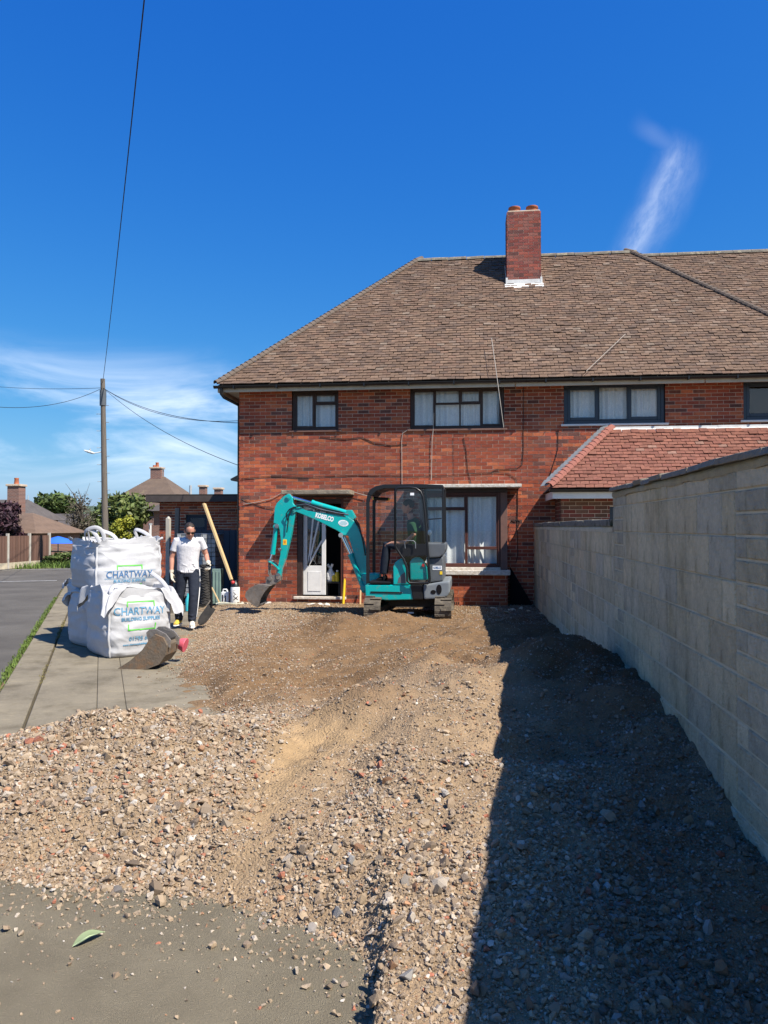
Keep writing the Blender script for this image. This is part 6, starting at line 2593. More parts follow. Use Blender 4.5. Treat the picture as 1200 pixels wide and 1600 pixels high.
# dark boarded gate across the passage
gt_ = thing('side_gate', (-5.3, 17.9, 0), 'dark navy boarded gate closing the passage beside the house corner', 'gate')
for k in range(16):
    x = -7.25 + k * .145
    mb = MB()
    mb.box(x, x + .14, 18.6, 18.62, .02, 1.58 + (.01 if k % 2 else 0))
    mb.build('board', MT['navy'], gt_, bevel=.004, seg=1)
for z in (.3, 1.35):
    mb = MB()
    mb.box(-7.25, -4.95, 18.621, 18.66, z, z + .09)
    mb.build('rail', MT['navy'], gt_)
# timber post and concrete post
po = thing('concrete_post', (-8.0, 19.2, 0), 'pale concrete fence post standing between the stacked bags and the outbuilding', 'post')
p = spot(263, 810, 18.6)
mb = MB()
mb.box(p.x - .05, p.x + .05, 18.55, 18.66, 0, p.z)
mb.loft([(p.x, 18.605, p.z), (p.x, 18.605, p.z + .05)], [(.06, .06), (.02, .02)], 4)
mb.build('post_body', MT['post'], po, bevel=.008)
lean('timber_post', spot(274, 930, 17.6), spot(277.5, 794, 17.8), .10, .08, 'greytimber', 'weathered grey timber post rising above the stacked pavers', 'post')
pl_ = thing('timber_plank', spot(362, 905, 16.7), 'long pale sawn plank leaning across the side yard', 'plank')
mb = MB()
mb.beam(spot(362, 906, 16.12), spot(319, 787, 16.45), .045, .10, (0, 1, .2))
mb.build('plank_body', MT['timber'], pl_, bevel=.004)
mb = MB()
mb.beam(spot(365, 914, 16.1), spot(361.8, 906, 16.12), .04, .09, (0, 1, .2))
mb.build('plank_foot', MT['darkwood'], pl_)
# pack of pavers
pv = thing('paver_pack', (-6.05, 16.9, 0), 'tall pack of grey block pavers standing behind the man with the shovel', 'paver pack')
px0, px1, pz1 = spot(276, 900, 16.6).x, spot(336, 900, 16.6).x, 1.50
nr, nc = 14, 9
meshes = []
for r in range(nr):
    for c in range(nc):
        w_ = (px1 - px0) / nc
        h_ = (pz1 - .12) / nr
        x = px0 + c * w_
        z = .12 + r * h_
        key = (r * 7 + c * 3) % 9
        while len(meshes) <= key:
            Vv, Ff, Cc = boxes_np([(0, 0, 0)], [(w_ / 2 - .006, 0, 0)], [(0, .28, 0)], [(0, 0, h_ / 2 - .005)], [np.array((1, 1, 1)) * random.uniform(.8, 1.15)])
            meshes.append(np_mesh('paver', Vv, Ff, MT['paver'], Cc))
        o = bpy.data.objects.new('paver', meshes[key])
        o.location = (x + w_ / 2 + random.uniform(-.002, .002), 16.9 + random.uniform(-.012, .012), z + h_ / 2)
        link(o, pv)
mb = MB()
for k in range(3):
    mb.box(px0 + .02 + k * (px1 - px0 - .14) / 2, px0 + .12 + k * (px1 - px0 - .14) / 2, 16.62, 17.18, .0, .095)
mb.box(px0, px1, 16.62, 17.18, .0955, .115)
mb.build('pallet', MT['greytimber'], pv)
mb = MB()
mb.box(px0 - .006, px1 + .006, 16.612, 17.19, pz1 + .002, pz1 + .012)
mb.build('cover_sheet', MT['galv'], pv)
# dark netting roll, green crate, jerrycan, gas bottle
nt_ = thing('netting_roll', spot(320, 945, 16.1), 'dark roll of mesh standing behind the shovel of the man', 'roll')
p0, p1 = spot(321, 944, 16.1), spot(321, 882, 16.1)
mb = MB()
mb.loft([p0, p1], [(.11, .11)] * 2, 16)
for k in range(14):
    z = p0.z + (p1.z - p0.z) * (k + .5) / 14
    mb.loft([(p0.x + .113 * math.cos(a), 16.1 + .113 * math.sin(a), z + .02 * math.sin(a * 5 + k)) for a in np.linspace(math.pi, 2 * math.pi, 14)], [(.008, .008)] * 14, 5)
mb.build('roll_body', MT['darkrubber'], nt_)
gc = thing('water_butt', spot(338, 946, 16.2), 'pale green ribbed plastic container standing in front of the dark gate', 'container')
a, b = spot(331, 946, 16.2), spot(345, 889, 16.2)
mb = MB()
mb.box(a.x, b.x, 16.2, 16.4, 0, b.z)
for k in range(3):
    x = a.x + .03 + k * (b.x - a.x - .05) / 2
    mb.box(x - .012, x + .012, 16.188, 16.199, .05, b.z - .05)
mb.build('container_body', MT['greenplastic'], gc, bevel=.012)
jc = thing('jerrycan', spot(351, 946, 15.95), 'white plastic jerrycan with dark patches between the green container and the white cylinder', 'jerrycan')
a, b = spot(345, 946, 15.95), spot(357, 922, 15.95)
mb = MB()
mb.box(a.x, b.x, 15.95, 16.06, .02, b.z - .04)
mb.build('can_body', MT['plasticbag'], jc, bevel=.025, seg=3)
mb = MB()
mb.tube([(a.x + .03, 16.0, b.z - .05), (a.x + .04, 16.0, b.z + .01), (b.x - .06, 16.0, b.z + .01), (b.x - .03, 16.0, b.z - .05)], .016, 8)
mb.build('handle', MT['plasticbag'], jc)
mb = MB()
mb.box(a.x + .03, a.x + .055, 15.944, 15.949, .05, .22)
mb.box(a.x + .09, a.x + .11, 15.944, 15.949, .06, .20)
mb.build('dark_patch', MT['black'], jc)
gb = thing('spray_bottle', spot(367.5, 945, 15.9), 'white upright cylinder with a red button and dark top at the house corner', 'sprayer')
a, b = spot(360.5, 945, 15.9), spot(374.5, 905, 15.9)
cx_, rr = (a.x + b.x) / 2, (b.x - a.x) / 2
mb = MB()
mb.loft([(cx_, 15.9, .0), (cx_, 15.9, .02), (cx_, 15.9, .38), (cx_, 15.9, .395)], [rr * .92, rr, rr, rr * .92], 24)
gbb = mb.build('tank', MT['whitepaint'], gb)
mb = MB()
mb.loft([(cx_, 15.9, .396), (cx_, 15.9, .46), (cx_, 15.9, .50), (cx_, 15.9, .525)], [rr * .94, rr * .8, rr * .5, rr * .3], 20)
mb.cyl((cx_, 15.9, .52), (cx_ + .08, 15.9, .54), .014, n=8)
mb.build('pump_head', MT['black'], gb)
mb = MB()
mb.ball((cx_ - .035, 15.85, .49), .04, 14, 10)
mb.build('button', MT['redcap'], gb)
vs, fs = text_geo('VAX', .12, bold=.004)
mb = MB()
for q in vs:
    pass
print_on(mb, vs, fs, lambda u, v: (cx_ + (rr + .002) * math.sin((v + .035) / rr), 15.9 - (rr + .002) * math.cos((v + .035) / rr), .24 - u))
mb.build('lettering', MT['black'], gbb, clean=False)
hs = thing('hose_coil', (-5.1, 15.6, .03), 'loose coil of pale hose on the ground in front of the white cylinder', 'hose')
mb = MB()
hp = []
for k in range(46):
    t = k / 45
    a = t * 13
    r_ = .16 + .07 * math.sin(a * .7)
    hp.append((cx_ - .02 + 1.4 * r_ * math.cos(a), 15.62 + r_ * .8 * math.sin(a), .05 + .04 * t + .01 * math.sin(a * 3)))
mb.tube(hp, .011, 6)
mb.build('hose_body', mat('pale_hose', (.5, .49, .38), None, 6, .6), hs)
tq = thing('plastic_bottle', spot(293, 938, 14.6), 'turquoise plastic bottle on the ground seen between the legs of the standing man', 'bottle')
p = spot(293.5, 942, 14.6)
mb = MB()
mb.loft([(p.x, 14.6, .02), (p.x, 14.6, .24), (p.x, 14.6, .30), (p.x, 14.6, .36)], [.05, .05, .025, .02], 12)
mb.build('bottle_body', MT['turq'], tq)
for i, (a, b, m_, lb) in enumerate(((spot(322, 948, 16.0), spot(332, 934, 16.05), 'greytimber', 'short grey stick leaning low on the mesh roll'), (spot(343, 942, 15.9), spot(331, 918, 16.1), 'timber', 'yellowish broom handle lying against the pale green container'))):
    lean('stick', a, b, .025, .025, m_, lb, 'stick')

# low fence running off behind the outbuilding ------------------------------------------
ff = thing('trellis_fence', (-9.0, 21.5, 0), 'dark fence with white trellis top running away behind the stacked bags', 'fence')
fa, fb = Vector((-8.55, 19.9, 0)), Vector((-11.3, 26.2, 0))
fd = (fb - fa).normalized()
Lf = (fb - fa).length
nn = int(Lf / .15)
for k in range(nn):
    p = fa + fd * (k * .15 + .075)
    mb = MB()
    mb.obox(p + Vector((0, 0, .66)), fd * .07, fd.cross(Vector((0, 0, 1))) * .01, (0, 0, .66))
    mb.build('board', MT['greytimber'], ff)
for k in range(int(Lf / .45) + 1):
    p = fa + fd * k * .45
    mb = MB()
    mb.obox(p + Vector((0, 0, 1.52)), fd * .02, fd.cross(Vector((0, 0, 1))) * .02, (0, 0, .19))
    mb.build('trellis_bar', MT['whitepaint'], ff)
mb = MB()
mb.beam(fa + Vector((0, 0, 1.74)), fb + Vector((0, 0, 1.74)), .08, .05)
mb.build('rail', MT['galv'], ff)
mb = MB()
mb.beam(fa + Vector((0, 0, 1.36)), fb + Vector((0, 0, 1.36)), .03, .04)
mb.build('rail', MT['whitepaint'], ff)

# ================================================================== across the road
# garden fence: boards between concrete posts
fn = thing('garden_fence', (-18.2, 30, 0), 'brown close-boarded garden fence with concrete posts across the road', 'fence')
A0, A1 = Vector((-18.25, 31.75, 0)), Vector((-18.15, 24.0, 0))
fd = (A1 - A0).normalized()
fnn = Vector((fd.y, -fd.x, 0))
pan = 1.55
cols6 = [np.array((1, 1, 1)) * q for q in (.75, .88, 1.0, 1.1, 1.22)]
bmesh_cache = []
for q in cols6:
    Vv, Ff, Cc = boxes_np([(0, 0, 0)], [(.008, 0, 0)], [(0, .047, 0)], [(0, 0, .53)], [q])
    bmesh_cache.append(np_mesh('board', Vv, Ff, MT['fence'], Cc))
for k in range(5):
    s_ = A0 + fd * k * pan
    mb = MB()
    mb.obox(s_ + Vector((0, 0, .70)), fd * .05, fnn * .05, (0, 0, .70))
    mb.build('fence_post', MT['post'], fn, bevel=.006)
    mb = MB()
    mb.obox(s_ + fd * (pan / 2) + Vector((0, 0, .12)), fd * (pan / 2 - .055), fnn * .025, (0, 0, .12))
    mb.build('gravel_board', MT['gravelboard'], fn)
    for j in range(15):
        o = bpy.data.objects.new('board', bmesh_cache[random.randrange(5)])
        p = s_ + fd * (.1 + j * .097)
        o.location = (p.x + .012 * (j % 2), p.y, .24 + .53)
        link(o, fn)

# telegraph pole -----------------------------------------------------------
tp = thing('telegraph_pole', (-14.2, 28.6, 0), 'tall weathered wooden telegraph pole with a street light arm', 'telegraph pole')
ptop = spotd(160.5, 592, 30)
pbot = spotd(165.5, 880, 30)
mb = MB()
mb.loft([Vector((pbot.x, pbot.y, -.2)), ptop], [(.135, .135), (.085, .085)], 16)
mb.build('pole_shaft', MT['pole'], tp)


def on_pole(z):
    t = (z + .2) / (ptop.z + .2)
    return Vector((pbot.x, pbot.y, -.2)).lerp(ptop, t)


for k in range(14):
    z = 6.4 - k * .33
    p = on_pole(z)
    sx = -1 if k % 2 else 1
    mb = MB()
    mb.cyl(p + Vector((sx * .07, 0, 0)), p + Vector((sx * .26, -.05, 0)), .012, n=6)
    mb.build('step_bolt', MT['galv'], tp)
mb = MB()
p = on_pole(6.75)
mb.cyl(p - Vector((0, 0, .35)), p + Vector((0, 0, .25)), .125, n=14)
mb.build('cable_sleeve', MT['grey'], tp)
mb = MB()
p = on_pole(4.62)
a, b = spotd(146, 708, 29.9), spotd(131, 703.5, 29.8)
mb.tube([p, p + (a - p) * .5 + Vector((0, 0, -.01)), a], .022, 8)
mb.build('lamp_arm', MT['lampgrey'], tp)
mb = MB()
d_ = (b - a)
mb.loft([a - d_ * .1, a + d_ * .15, a + d_ * .6, b], [(.03, .03), (.07, .05), (.075, .05), (.03, .02)], 12)
lh = mb.build('lamp_head', MT['lampgrey'], tp)
mb = MB()
q = a + d_ * .35
mb.cyl(q + Vector((0, 0, .04)), q + Vector((0, 0, .13)), .03, n=10)
mb.build('photocell', MT['lampgrey'], lh)
# overhead wires


def wire(pts_, r, label, sag=0.0, m='cable', name='overhead_cable', group=None, cat='cable'):
    P = [V3(p) for p in pts_]
    if len(P) == 2 and sag:
        a, b = P
        P = [a.lerp(b, t) - Vector((0, 0, 4 * sag * t * (1 - t))) for t in np.linspace(0, 1, 17)]
    o = thing(name, P[0], label, cat, group)
    mb = MB()
    mb.tube(P, r, 6)
    mb.build('cable_run', MT[m], o)
    return o


hd_ = on_pole(7.1)
top_a = spotd(225, -6, 9.5)
wire([hd_ + Vector((0, 0, .25)), (Vector(top_a) - hd_) * 1.15 + hd_], .009, 'overhead wire rising from the pole top straight up out of the picture', .25)
wire([hd_, spotd(-60, 598, 40)], .009, 'topmost overhead wire leading off to the road side of the pole', .15)
wire([hd_, spotd(-40, 632, 22)], .009, 'lower overhead wire sagging off to the road side of the pole', .35)
wire([hd_, Vector((HX0 - .02, 19.0, 4.45))], .008, 'uppermost overhead wire from the pole to the house gable', .55)
wire([hd_, Vector((HX0 - .02, 17.2, 4.05))], .008, 'middle overhead wire from the pole to the house gable', .35)
wire([hd_, Vector((HX0 - .05, 18.2, 2.95))], .008, 'lowest overhead wire slanting from the pole down to the side of the house', .35)

# cables on the front wall --------------------------------------------------
YC = FY - .012


def S2(l, y=YC):
    return [spot(px_, py_, y) for px_, py_ in l]


wire(S2([(377, 748), (420, 744), (470, 746), (520, 744), (560, 742), (600, 743), (650, 744.5), (700, 743), (740, 740), (775, 738), (795, 740), (806, 748), (809, 760)]), .006, 'thick black cable running right across the house front above the door', name='wall_cable')
wire(S2([(809, 756), (809, 790), (808, 830), (809, 866), (806, 880)]), .007, 'black cable dropping beside the bay window into a loose loop', name='wall_cable')
wire(S2([(806, 815), (800, 812), (795, 820), (793, 835), (797, 846), (803, 838), (810, 822), (813, 813), (806, 811)]), .006, 'thin black loop of slack cable on the bricks by the bay window', name='wall_cable')
wire(S2([(818, 600), (817.5, 660), (818, 700), (816, 726), (808, 732), (775, 734), (768, 738)]), .006, 'black cable coming down from the eaves between the two upper windows', name='wall_cable')
wire(S2([(641, 669), (629, 677), (627.5, 690), (628, 740), (628, 758)], FY - .02), .007, 'pale cable dropping from the end of the net curtained upper window sill', m='palecable', name='wall_cable')
wire(S2([(678, 645), (677, 670), (675, 690), (674, 750)], FY - .03), .007, 'pale cable hanging down across the middle of the upper window sill', m='palecable', name='wall_cable')
wire(S2([(500, 682), (540, 686), (565, 683), (585, 692), (610, 696), (637, 694)]), .007, 'thin dark cable sagging under the two upper windows', name='wall_cable')
wire(S2([(380, 788), (400, 785), (425, 779), (439, 771)], FY - .02), .007, 'pale cable looping from the house corner to the door canopy', m='palecable', name='wall_cable')
wire(S2([(378, 778), (390, 785), (412, 792), (428, 795)]), .006, 'dark cable sagging at the house corner below the pale one', name='wall_cable')
wire(S2([(546, 767), (560, 771), (575, 775)], FY - .05), .007, 'short pale cable between the door canopy and the cab', m='palecable', name='wall_cable')
# aerial rods on the roof and eaves
mk = lambda a, b, lb, r=.006: wire([a, b], r, lb, m='palecable', name='aerial_rod', cat='aerial')
wire([spot(768, 528, 16.38), spot(775, 578, 15.5), spot(787, 668, 15.42)], .006, m='palecable', name='aerial_rod', cat='aerial', label='long thin aerial rod slanting from the roof tiles down past the upper window')
mk(spot(977, 522, 16.6), spot(916, 580, 15.55), 'thin rod slanting over the roof tiles above the anthracite window')
wire([spot(916, 580, 15.55), spot(889, 608, 15.9)], .006, 'thin dark wire trailing from the roof rod to the anthracite window', m='cable')
wire(S2([(872, 672), (872, 700), (868, 715), (856, 752)]), .006, 'thin dark wire running down the bricks beside the porch hip', name='wall_cable')
wire(S2([(724, 684), (728, 700), (731, 735), (736, 756)]), .006, 'thin dark wire hanging on the bricks above the bay canopy', name='wall_cable')


# ================================================================== trees
def leaves(blobs, n, ls, pal, rs, hollow=.45, squash=1.0):
    """n leaf quads spread through ellipsoid blobs [(centre, radii)]"""
    w = np.array([b[1][0] * b[1][1] * b[1][2] for b in blobs]) ** .67
    k = rs.choice(len(blobs), n, p=w / w.sum())
    cen = np.array([b[0] for b in blobs])[k]
    rad = np.array([b[1] for b in blobs])[k]
    d = rs.normal(size=(n, 3))
    d /= np.linalg.norm(d, axis=1, keepdims=True)
    r = rs.uniform(hollow, 1, n) ** .6 * (1 + .12 * rs.normal(size=n))
    P = cen + d * rad * r[:, None]
    a = rs.normal(size=(n, 3))
    a /= np.linalg.norm(a, axis=1, keepdims=True)
    b = np.cross(a, d + .6 * rs.normal(size=(n, 3)))
    b /= np.linalg.norm(b, axis=1, keepdims=True) + 1e-9
    s = rs.uniform(.6, 1.3, (n, 1)) * ls
    V = np.stack([P - a * s, P + b * s * .45, P + a * s, P - b * s * .45], 1).reshape(-1, 3)
    F = np.arange(n * 4).reshape(-1, 4)
    col = np.array(pal)[rs.randint(0, len(pal), n)] * rs.uniform(.7, 1.25, (n, 1))
    return V, F, np.repeat(col, 4, 0)


def tree(name, label, base, hgt, width, seed, pal, nleaf, ls, nblob=16, group=None, trunk_r=.16, bare=False, cat='tree', low=.25, depth=None):
    rs = np.random.RandomState(seed)
    base = V3(base)
    root = thing(name, base, label, cat, group)
    depth = depth or width
    blobs = []
    for k in range(nblob):
        a = rs.uniform(0, 6.28)
        zf = rs.uniform(low, .9)
        rmax = math.sqrt(max(.05, 1 - ((zf - .5) / .55) ** 2)) * .72
        rr = rs.uniform(.25, 1) * rmax
        c = base + Vector((math.cos(a) * rr * width / 2, math.sin(a) * rr * depth / 2, hgt * zf))
        s = rs.uniform(.16, .27) * width
        blobs.append((c, (s, s * depth / width, s * rs.uniform(.6, .9) * min(1.3, hgt / width))))
    mb = MB()
    mb.loft([base - Vector((0, 0, .3)), base + Vector((.05, 0, hgt * .25)), base + Vector((.0, .05, hgt * .5)), base + Vector((.1, 0, hgt * .75))], [trunk_r * 1.25, trunk_r, trunk_r * .7, trunk_r * .3], 10)
    for (c, s) in blobs:
        st_ = base + Vector((0, 0, hgt * rs.uniform(.15, .45)))
        mid = st_.lerp(c, .55) + Vector((rs.normal() * .1, rs.normal() * .1, .1 * hgt * rs.uniform(0, .6)))
        mb.loft([st_, mid, c], [trunk_r * .4, trunk_r * .25, trunk_r * .1], 6)
        if bare:
            for q in range(14):
                e_ = c + Vector(rs.normal(size=3)) * s[0] * .9
                m2 = mid.lerp(c, .6)
                m3 = m2.lerp(e_, .5) + Vector(rs.normal(size=3)) * .15
                mb.loft([m2, m3, e_], [.035, .02, .007], 5)
    mb.build('trunk', MT['bark'], root)
    V, F, Cc = leaves(blobs, nleaf, ls, pal, rs)
    np_obj('crown', V, F, MT['leaf'], Cc, root)
    return root


G1 = [(.055, .085, .022), (.075, .11, .03), (.04, .065, .018), (.09, .12, .035)]
G2 = [(.085, .115, .03), (.11, .14, .038), (.06, .085, .022), (.13, .15, .05)]
GY = [(.25, .26, .03), (.30, .28, .03), (.19, .21, .03)]
PU = [(.035, .016, .022), (.05, .02, .03), (.025, .012, .018), (.07, .04, .05)]


def gp(px_, D):
    p = spotd(px_, 823, D)
    return Vector((p.x, p.y, 0))


def topz(py, D):
    return spotd(0, py, D).z


def wpx(n, D):
    return n * D / 1203.0


tree('tree', 'broad dark green tree behind the bungalow roof, beyond the close-boarded fence', gp(88, 75) - Vector((0, 0, 1)), topz(771, 75) + 1, wpx(78, 75), 41, G1, 7000, .30, 22)
tree('tree', 'loose light green tree behind the telegraph pole, tall and wide', gp(188, 46) - Vector((0, 0, .6)), topz(770, 46) + .6, wpx(96, 46), 42, G2, 9000, .17, 26)
tree('tree', 'nearly leafless grey twiggy tree in front of the dark roofs', gp(122, 52) - Vector((0, 0, .5)), topz(772, 52) + .5, wpx(62, 52), 43, [(.13, .11, .08), (.1, .09, .06)], 700, .10, 14, bare=True)
tree('bush', 'bright yellow-green rounded bush above the stacked bags', gp(192, 36), topz(805, 36), wpx(40, 36), 44, GY, 4500, .09, 12, cat='bush', trunk_r=.06, low=.3)
tree('tree', 'dark purple leaved tree beside the tall brick chimney', gp(8, 36.5), topz(786, 36.5), wpx(72, 36.5), 45, PU, 7000, .12, 16, trunk_r=.1)
tree('bush', 'small green bush showing over the top of the close-boarded fence', gp(66, 34.6), topz(829, 34.6), wpx(30, 34.6), 46, G2, 1500, .08, 7, cat='bush', trunk_r=.05)
tree('tree', 'dark green tree low behind the loose light tree, near the hipped house', gp(150, 60) - Vector((0, 0, 1)), topz(786, 60) + 1, wpx(60, 60), 47, G1, 5000, .22, 16)
tree('shrub', 'low green shrub on the verge by the blue parasol', gp(100, 33.5), .55, 2.0, 48, G1, 1500, .08, 8, cat='shrub', trunk_r=.04)


# ================================================================== far houses
def hip_house(name, label, x0, x1, y0, y1, ez, rz, hipx, wallm, roofm, z0=-1.5, rot=0.0, wins=()):
    root = thing(name, ((x0 + x1) / 2, y0, 0), label, 'house')
    mb = MB()
    mb.box(x0 + .35, x1 - .35, y0 + .35, y1 - .35, z0, ez)
    w_ = mb.build('wall', wallm, root)
    ym = (y0 + y1) / 2
    mb = MB()
    mb.add([(x0, y0, ez), (x1, y0, ez), (x1, y1, ez), (x0, y1, ez), (x0 + hipx, ym, rz), (x1 - hipx, ym, rz)], [(0, 1, 5, 4), (1, 2, 5), (2, 3, 4, 5), (3, 0, 4), (3, 2, 1, 0)])
    r_ = mb.build('roof', MT['felt'], root, clean=False)
    run = ym - y0
    sl_ = math.hypot(run, rz - ez)
    # courses of tiles as real overlapping strips on the planes that face us
    n = max(8, int(sl_ / .16))
    mb = MB()
    for k in range(n):
        t0, t1 = k / n, min(1, (k + 1.15) / n)
        for (pa, pb, qa, qb) in (((x0, y0, ez), (x1, y0, ez), (x0 + hipx, ym, rz), (x1 - hipx, ym, rz)), ((x1, y0, ez), (x1, y1, ez), (x1 - hipx, ym, rz), (x1 - hipx, ym, rz)), ((x0, y1, ez), (x0, y0, ez), (x0 + hipx, ym, rz), (x0 + hipx, ym, rz))):
            pa, pb, qa, qb = map(V3, (pa, pb, qa, qb))
            up = Vector((0, 0, .035))
            a, b, c, d = pa.lerp(qa, t0) + up, pb.lerp(qb, t0) + up, pb.lerp(qb, t1) + up * .3, pa.lerp(qa, t1) + up * .3
            mb.add([a, b, c, d, a - up * .9, b - up * .9], [(0, 1, 2, 3), (4, 5, 1, 0)])
    mb.build('tile_courses', roofm, r_, clean=False)
    for (px_, w2, za, zb) in wins:
        mb = MB()
        mb.box(px_ - w2, px_ + w2, y0 + .30, y0 + .349, za, zb)
        fr = mb.build('window', MT['whitepaint'], root)
        mb = MB()
        mb.box(px_ - w2 + .07, px_ - .03, y0 + .285, y0 + .299, za + .07, zb - .07)
        mb.box(px_ + .03, px_ + w2 - .07, y0 + .285, y0 + .299, za + .07, zb - .07)
        mb.build('pane', MT['black'], fr)
    return root, r_


def stack(parent, x, y, w, d, z0, z1, pots=1, m=None, potm='pot'):
    m = m or FBR
    mb = MB()
    mb.box(x - w / 2, x + w / 2, y - d / 2, y + d / 2, z0, z1 - .12)
    c = mb.build('chimney', m, parent)
    mb = MB()
    mb.box(x - w / 2 - .07, x + w / 2 + .07, y - d / 2 - .07, y + d / 2 + .07, z1 - .119, z1)
    mb.build('chimney_cap', MT['mortar'], c, bevel=.02)
    for k in range(pots):
        xx = x + (k - (pots - 1) / 2) * .34
        mb = MB()
        mb.loft([(xx, y, z1), (xx, y, z1 + .28), (xx, y, z1 + .31), (xx, y, z1 + .36)], [.14, .11, .13, .12], 12)
        mb.build('chimney_pot', MT[potm], c)
    return c


def far_brick():
    m, nt, N, L, P = new_mat('far_brickwork')
    tc = N.new('ShaderNodeTexCoord')
    mp = N.new('ShaderNodeMapping')
    mp.inputs['Rotation'].default_value = (R(90), 0, 0)
    L.new(tc.outputs['Object'], mp.inputs[0])
    b = N.new('ShaderNodeTexBrick')
    b.inputs['Scale'].default_value = 1
    b.inputs['Brick Width'].default_value = .235
    b.inputs['Row Height'].default_value = .075
    b.inputs['Mortar Size'].default_value = .008
    b.inputs['Color1'].default_value = (.22, .10, .07, 1)
    b.inputs['Color2'].default_value = (.15, .075, .06, 1)
    b.inputs['Mortar'].default_value = (.28, .23, .2, 1)
    L.new(mp.outputs[0], b.inputs['Vector'])
    L.new(b.outputs[0], P.inputs['Base Color'])
    P.inputs['Roughness'].default_value = .9
    return m


FBR = far_brick()
RT1 = mat('far_brown_tiles', (.20, .135, .095), (.14, .095, .07), 3, .9, .4, 8)
RT2 = mat('far_grey_tiles', (.12, .105, .10), (.085, .075, .072), 3, .9, .4, 8)
RT3 = mat('far_dark_brown_tiles', (.155, .11, .08), (.11, .08, .062), 2, .9, .4, 8, spots=(.2, .16, .09), sscale=1.2)
# big hipped house in the middle distance
D = 58
c = gp(249, D)
ez, rz = topz(781, D), topz(745, D)
h2, h2r = hip_house('hipped_house', 'two storey house with a big brown hipped roof and chimney behind the outbuilding', c.x - wpx(64, D), c.x + wpx(62, D), c.y - 3.4, c.y + 3.4, ez - .6, rz, wpx(54, D), FBR, RT3)
stack(h2r, c.x - wpx(4, D), c.y + .0, wpx(17, D), .6, rz - 1.0, topz(730, D), 1)
mb = MB()
mb.loft([(c.x - wpx(8, D), c.y - .05, topz(730, D)), (c.x - wpx(8, D), c.y - .05, topz(729, D) + .1)], [.13, .12], 10)
mb.build('chimney_pot', MT['pot'], h2r)
mb = MB()
p = spotd(255, 732, D)
mb.tube([(c.x + wpx(5, D), c.y, rz - .2), (c.x + wpx(5, D), c.y, topz(731, D))], .02, 5)
for k in range(4):
    mb.tube([(c.x + wpx(3.5, D), c.y - .2, topz(734 - k * 1.0, D)), (c.x + wpx(7.5, D), c.y + .2, topz(733 - k * 1.0, D))], .012, 4)
mb.build('aerial', MT['galv'], h2r)
# bungalow behind the fence
D = 40
c = gp(30, D)
b1, b1r = hip_house('bungalow', 'low bungalow with a sunlit tan tiled hip roof behind the garden fence', c.x - wpx(75, D), c.x + wpx(74, D), c.y - 2.6, c.y + 2.6, topz(833, D), topz(802, D), wpx(52, D), FBR, RT1, wins=((c.x + wpx(52, D), .5, .2, .95),))
D2 = 43
c2 = gp(22, D2)
b2, b2r = hip_house('brick_house', 'house with a tall brown brick chimney behind the purple tree', c2.x - wpx(150, D2), c2.x + wpx(6, D2), c2.y + .2, c2.y + 5.2, topz(812, D2), topz(778, D2), wpx(30, D2), FBR, RT2)
stack(b2r, c2.x, c2.y + .2, wpx(19, D2), .66, 1.0, topz(756.5, D2), 1)
D = 62
c = gp(108, D)
b3, b3r = hip_house('grey_roofed_house', 'house with a long dull grey roof in front of the broad green tree', c.x - wpx(62, D), c.x + wpx(90, D), c.y - 3, c.y + 3, topz(824, D), topz(803, D), wpx(14, D), FBR, RT2,
                     wins=((c.x - wpx(6, D), .8, -.2, .9), (c.x + wpx(14, D), .8, -.2, .9), (c.x + wpx(32, D), .8, -.2, .9)))
D = 48
c = gp(331, D)
b4, b4r = hip_house('far_house', 'house hidden behind the outbuilding with two stubby chimneys showing', c.x - wpx(75, D), c.x + wpx(50, D), c.y - 3, c.y + 3, topz(800, D), topz(774.5, D), wpx(20, D), FBR, RT2)
stack(b4r, spotd(317, 770, D).x, c.y, wpx(10, D), .4, topz(790, D), topz(758, D), 0)
stack(b4r, spotd(342, 770, D).x, c.y, wpx(11, D), .4, topz(790, D), topz(762, D), 0)
mb = MB()
p = spotd(301, 770, D)
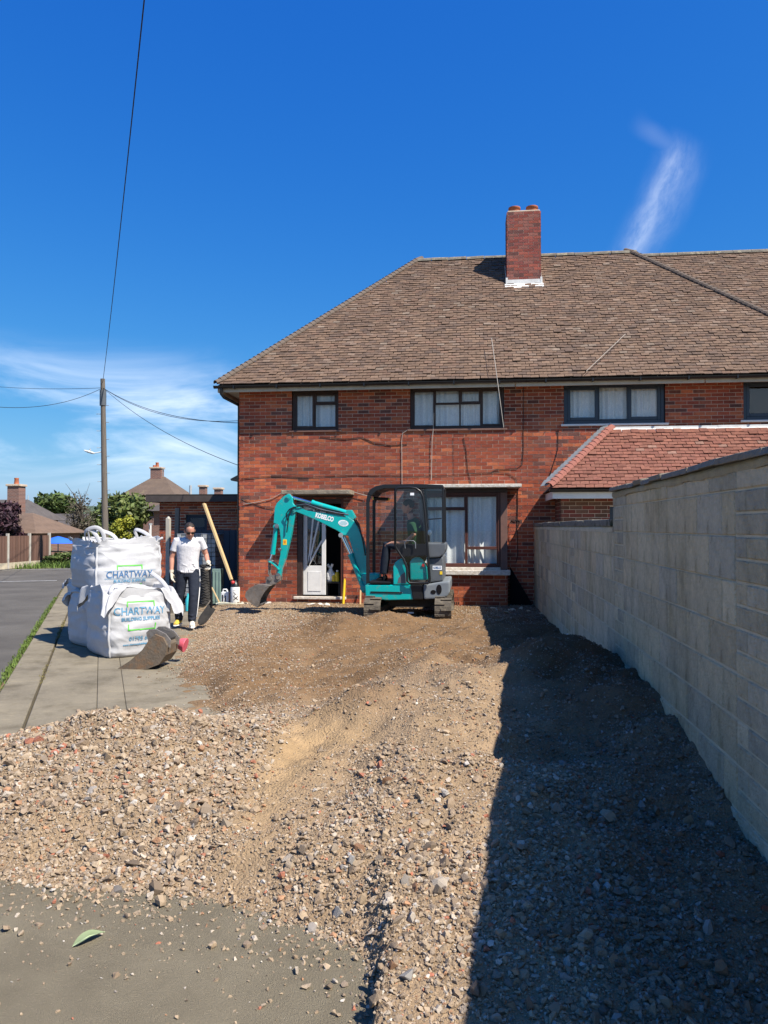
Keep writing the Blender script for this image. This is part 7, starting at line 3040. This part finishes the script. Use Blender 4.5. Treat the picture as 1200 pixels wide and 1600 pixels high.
mb.loft([(p.x, c.y - .5, topz(775, D)), (p.x, c.y - .5, topz(759, D))], [.09, .08], 8)
mb.build('flue', MT['galv'], b4r)
# blue parasol and garden table on the verge
pa_ = thing('parasol', gp(90, 36), 'blue parasol open beside the end of the brown garden fence', 'parasol')
g = gp(91, 36)
tz = topz(838, 36)
mb = MB()
mb.loft([(g.x, g.y, tz - .33), (g.x, g.y, tz - .28), (g.x, g.y, tz - .02), (g.x, g.y, tz)], [.95, .95, .12, .02], 16)
mb.build('canopy', MT['blue'], pa_)
mb = MB()
mb.cyl((g.x, g.y, 0), (g.x, g.y, tz - .1), .025, n=8)
mb.build('pole', MT['whitepaint'], pa_)
ta = thing('garden_table', (g.x, g.y + .1, 0), 'dark garden table under the blue parasol', 'table')
mb = MB()
mb.box(g.x - .6, g.x + .6, g.y - .45, g.y + .3, .50, .54)
mb.build('tabletop', MT['greytimber'], ta)
for sx in (-.5, .5):
    for sy in (-.38, .2):
        mb = MB()
        mb.box(g.x + sx - .03, g.x + sx + .03, g.y + sy - .03, g.y + sy + .03, 0, .499)
        mb.build('leg', MT['darkwood'], ta)
# wooded hill far off, and a mast on it
mb = MB()
n = 60
vs = []
for i in range(n + 1):
    a = -math.pi * .5 + math.pi * .9 * i / n
    for (r_, z_) in ((520, -4), (600, 12 + 6 * vnoise(np.array([i * .35]), np.array([1.0]), 3)[0]), (680, 15 + 9 * vnoise(np.array([i * .35]), np.array([1.0]), 3)[0]), (900, -4)):
        vs.append((math.sin(a) * r_, math.cos(a) * r_, float(z_)))
fs = []
for i in range(n):
    for j in range(3):
        q = i * 4 + j
        fs.append((q, q + 4, q + 5, q + 1))
mb.add(vs, fs, 0, True)
hl = mb.build('hills', MT['hill'])
hl['kind'] = 'structure'
ms = thing('mast', spotd(44, 800, 640), 'thin radio mast on the far hill beside the tall brick chimney', 'mast')
p = spotd(44, 812, 640)
mb = MB()
mb.loft([p, spotd(44, 774, 640)], [.7, .35], 4)
mb.build('lattice', MT['galv'], ms)
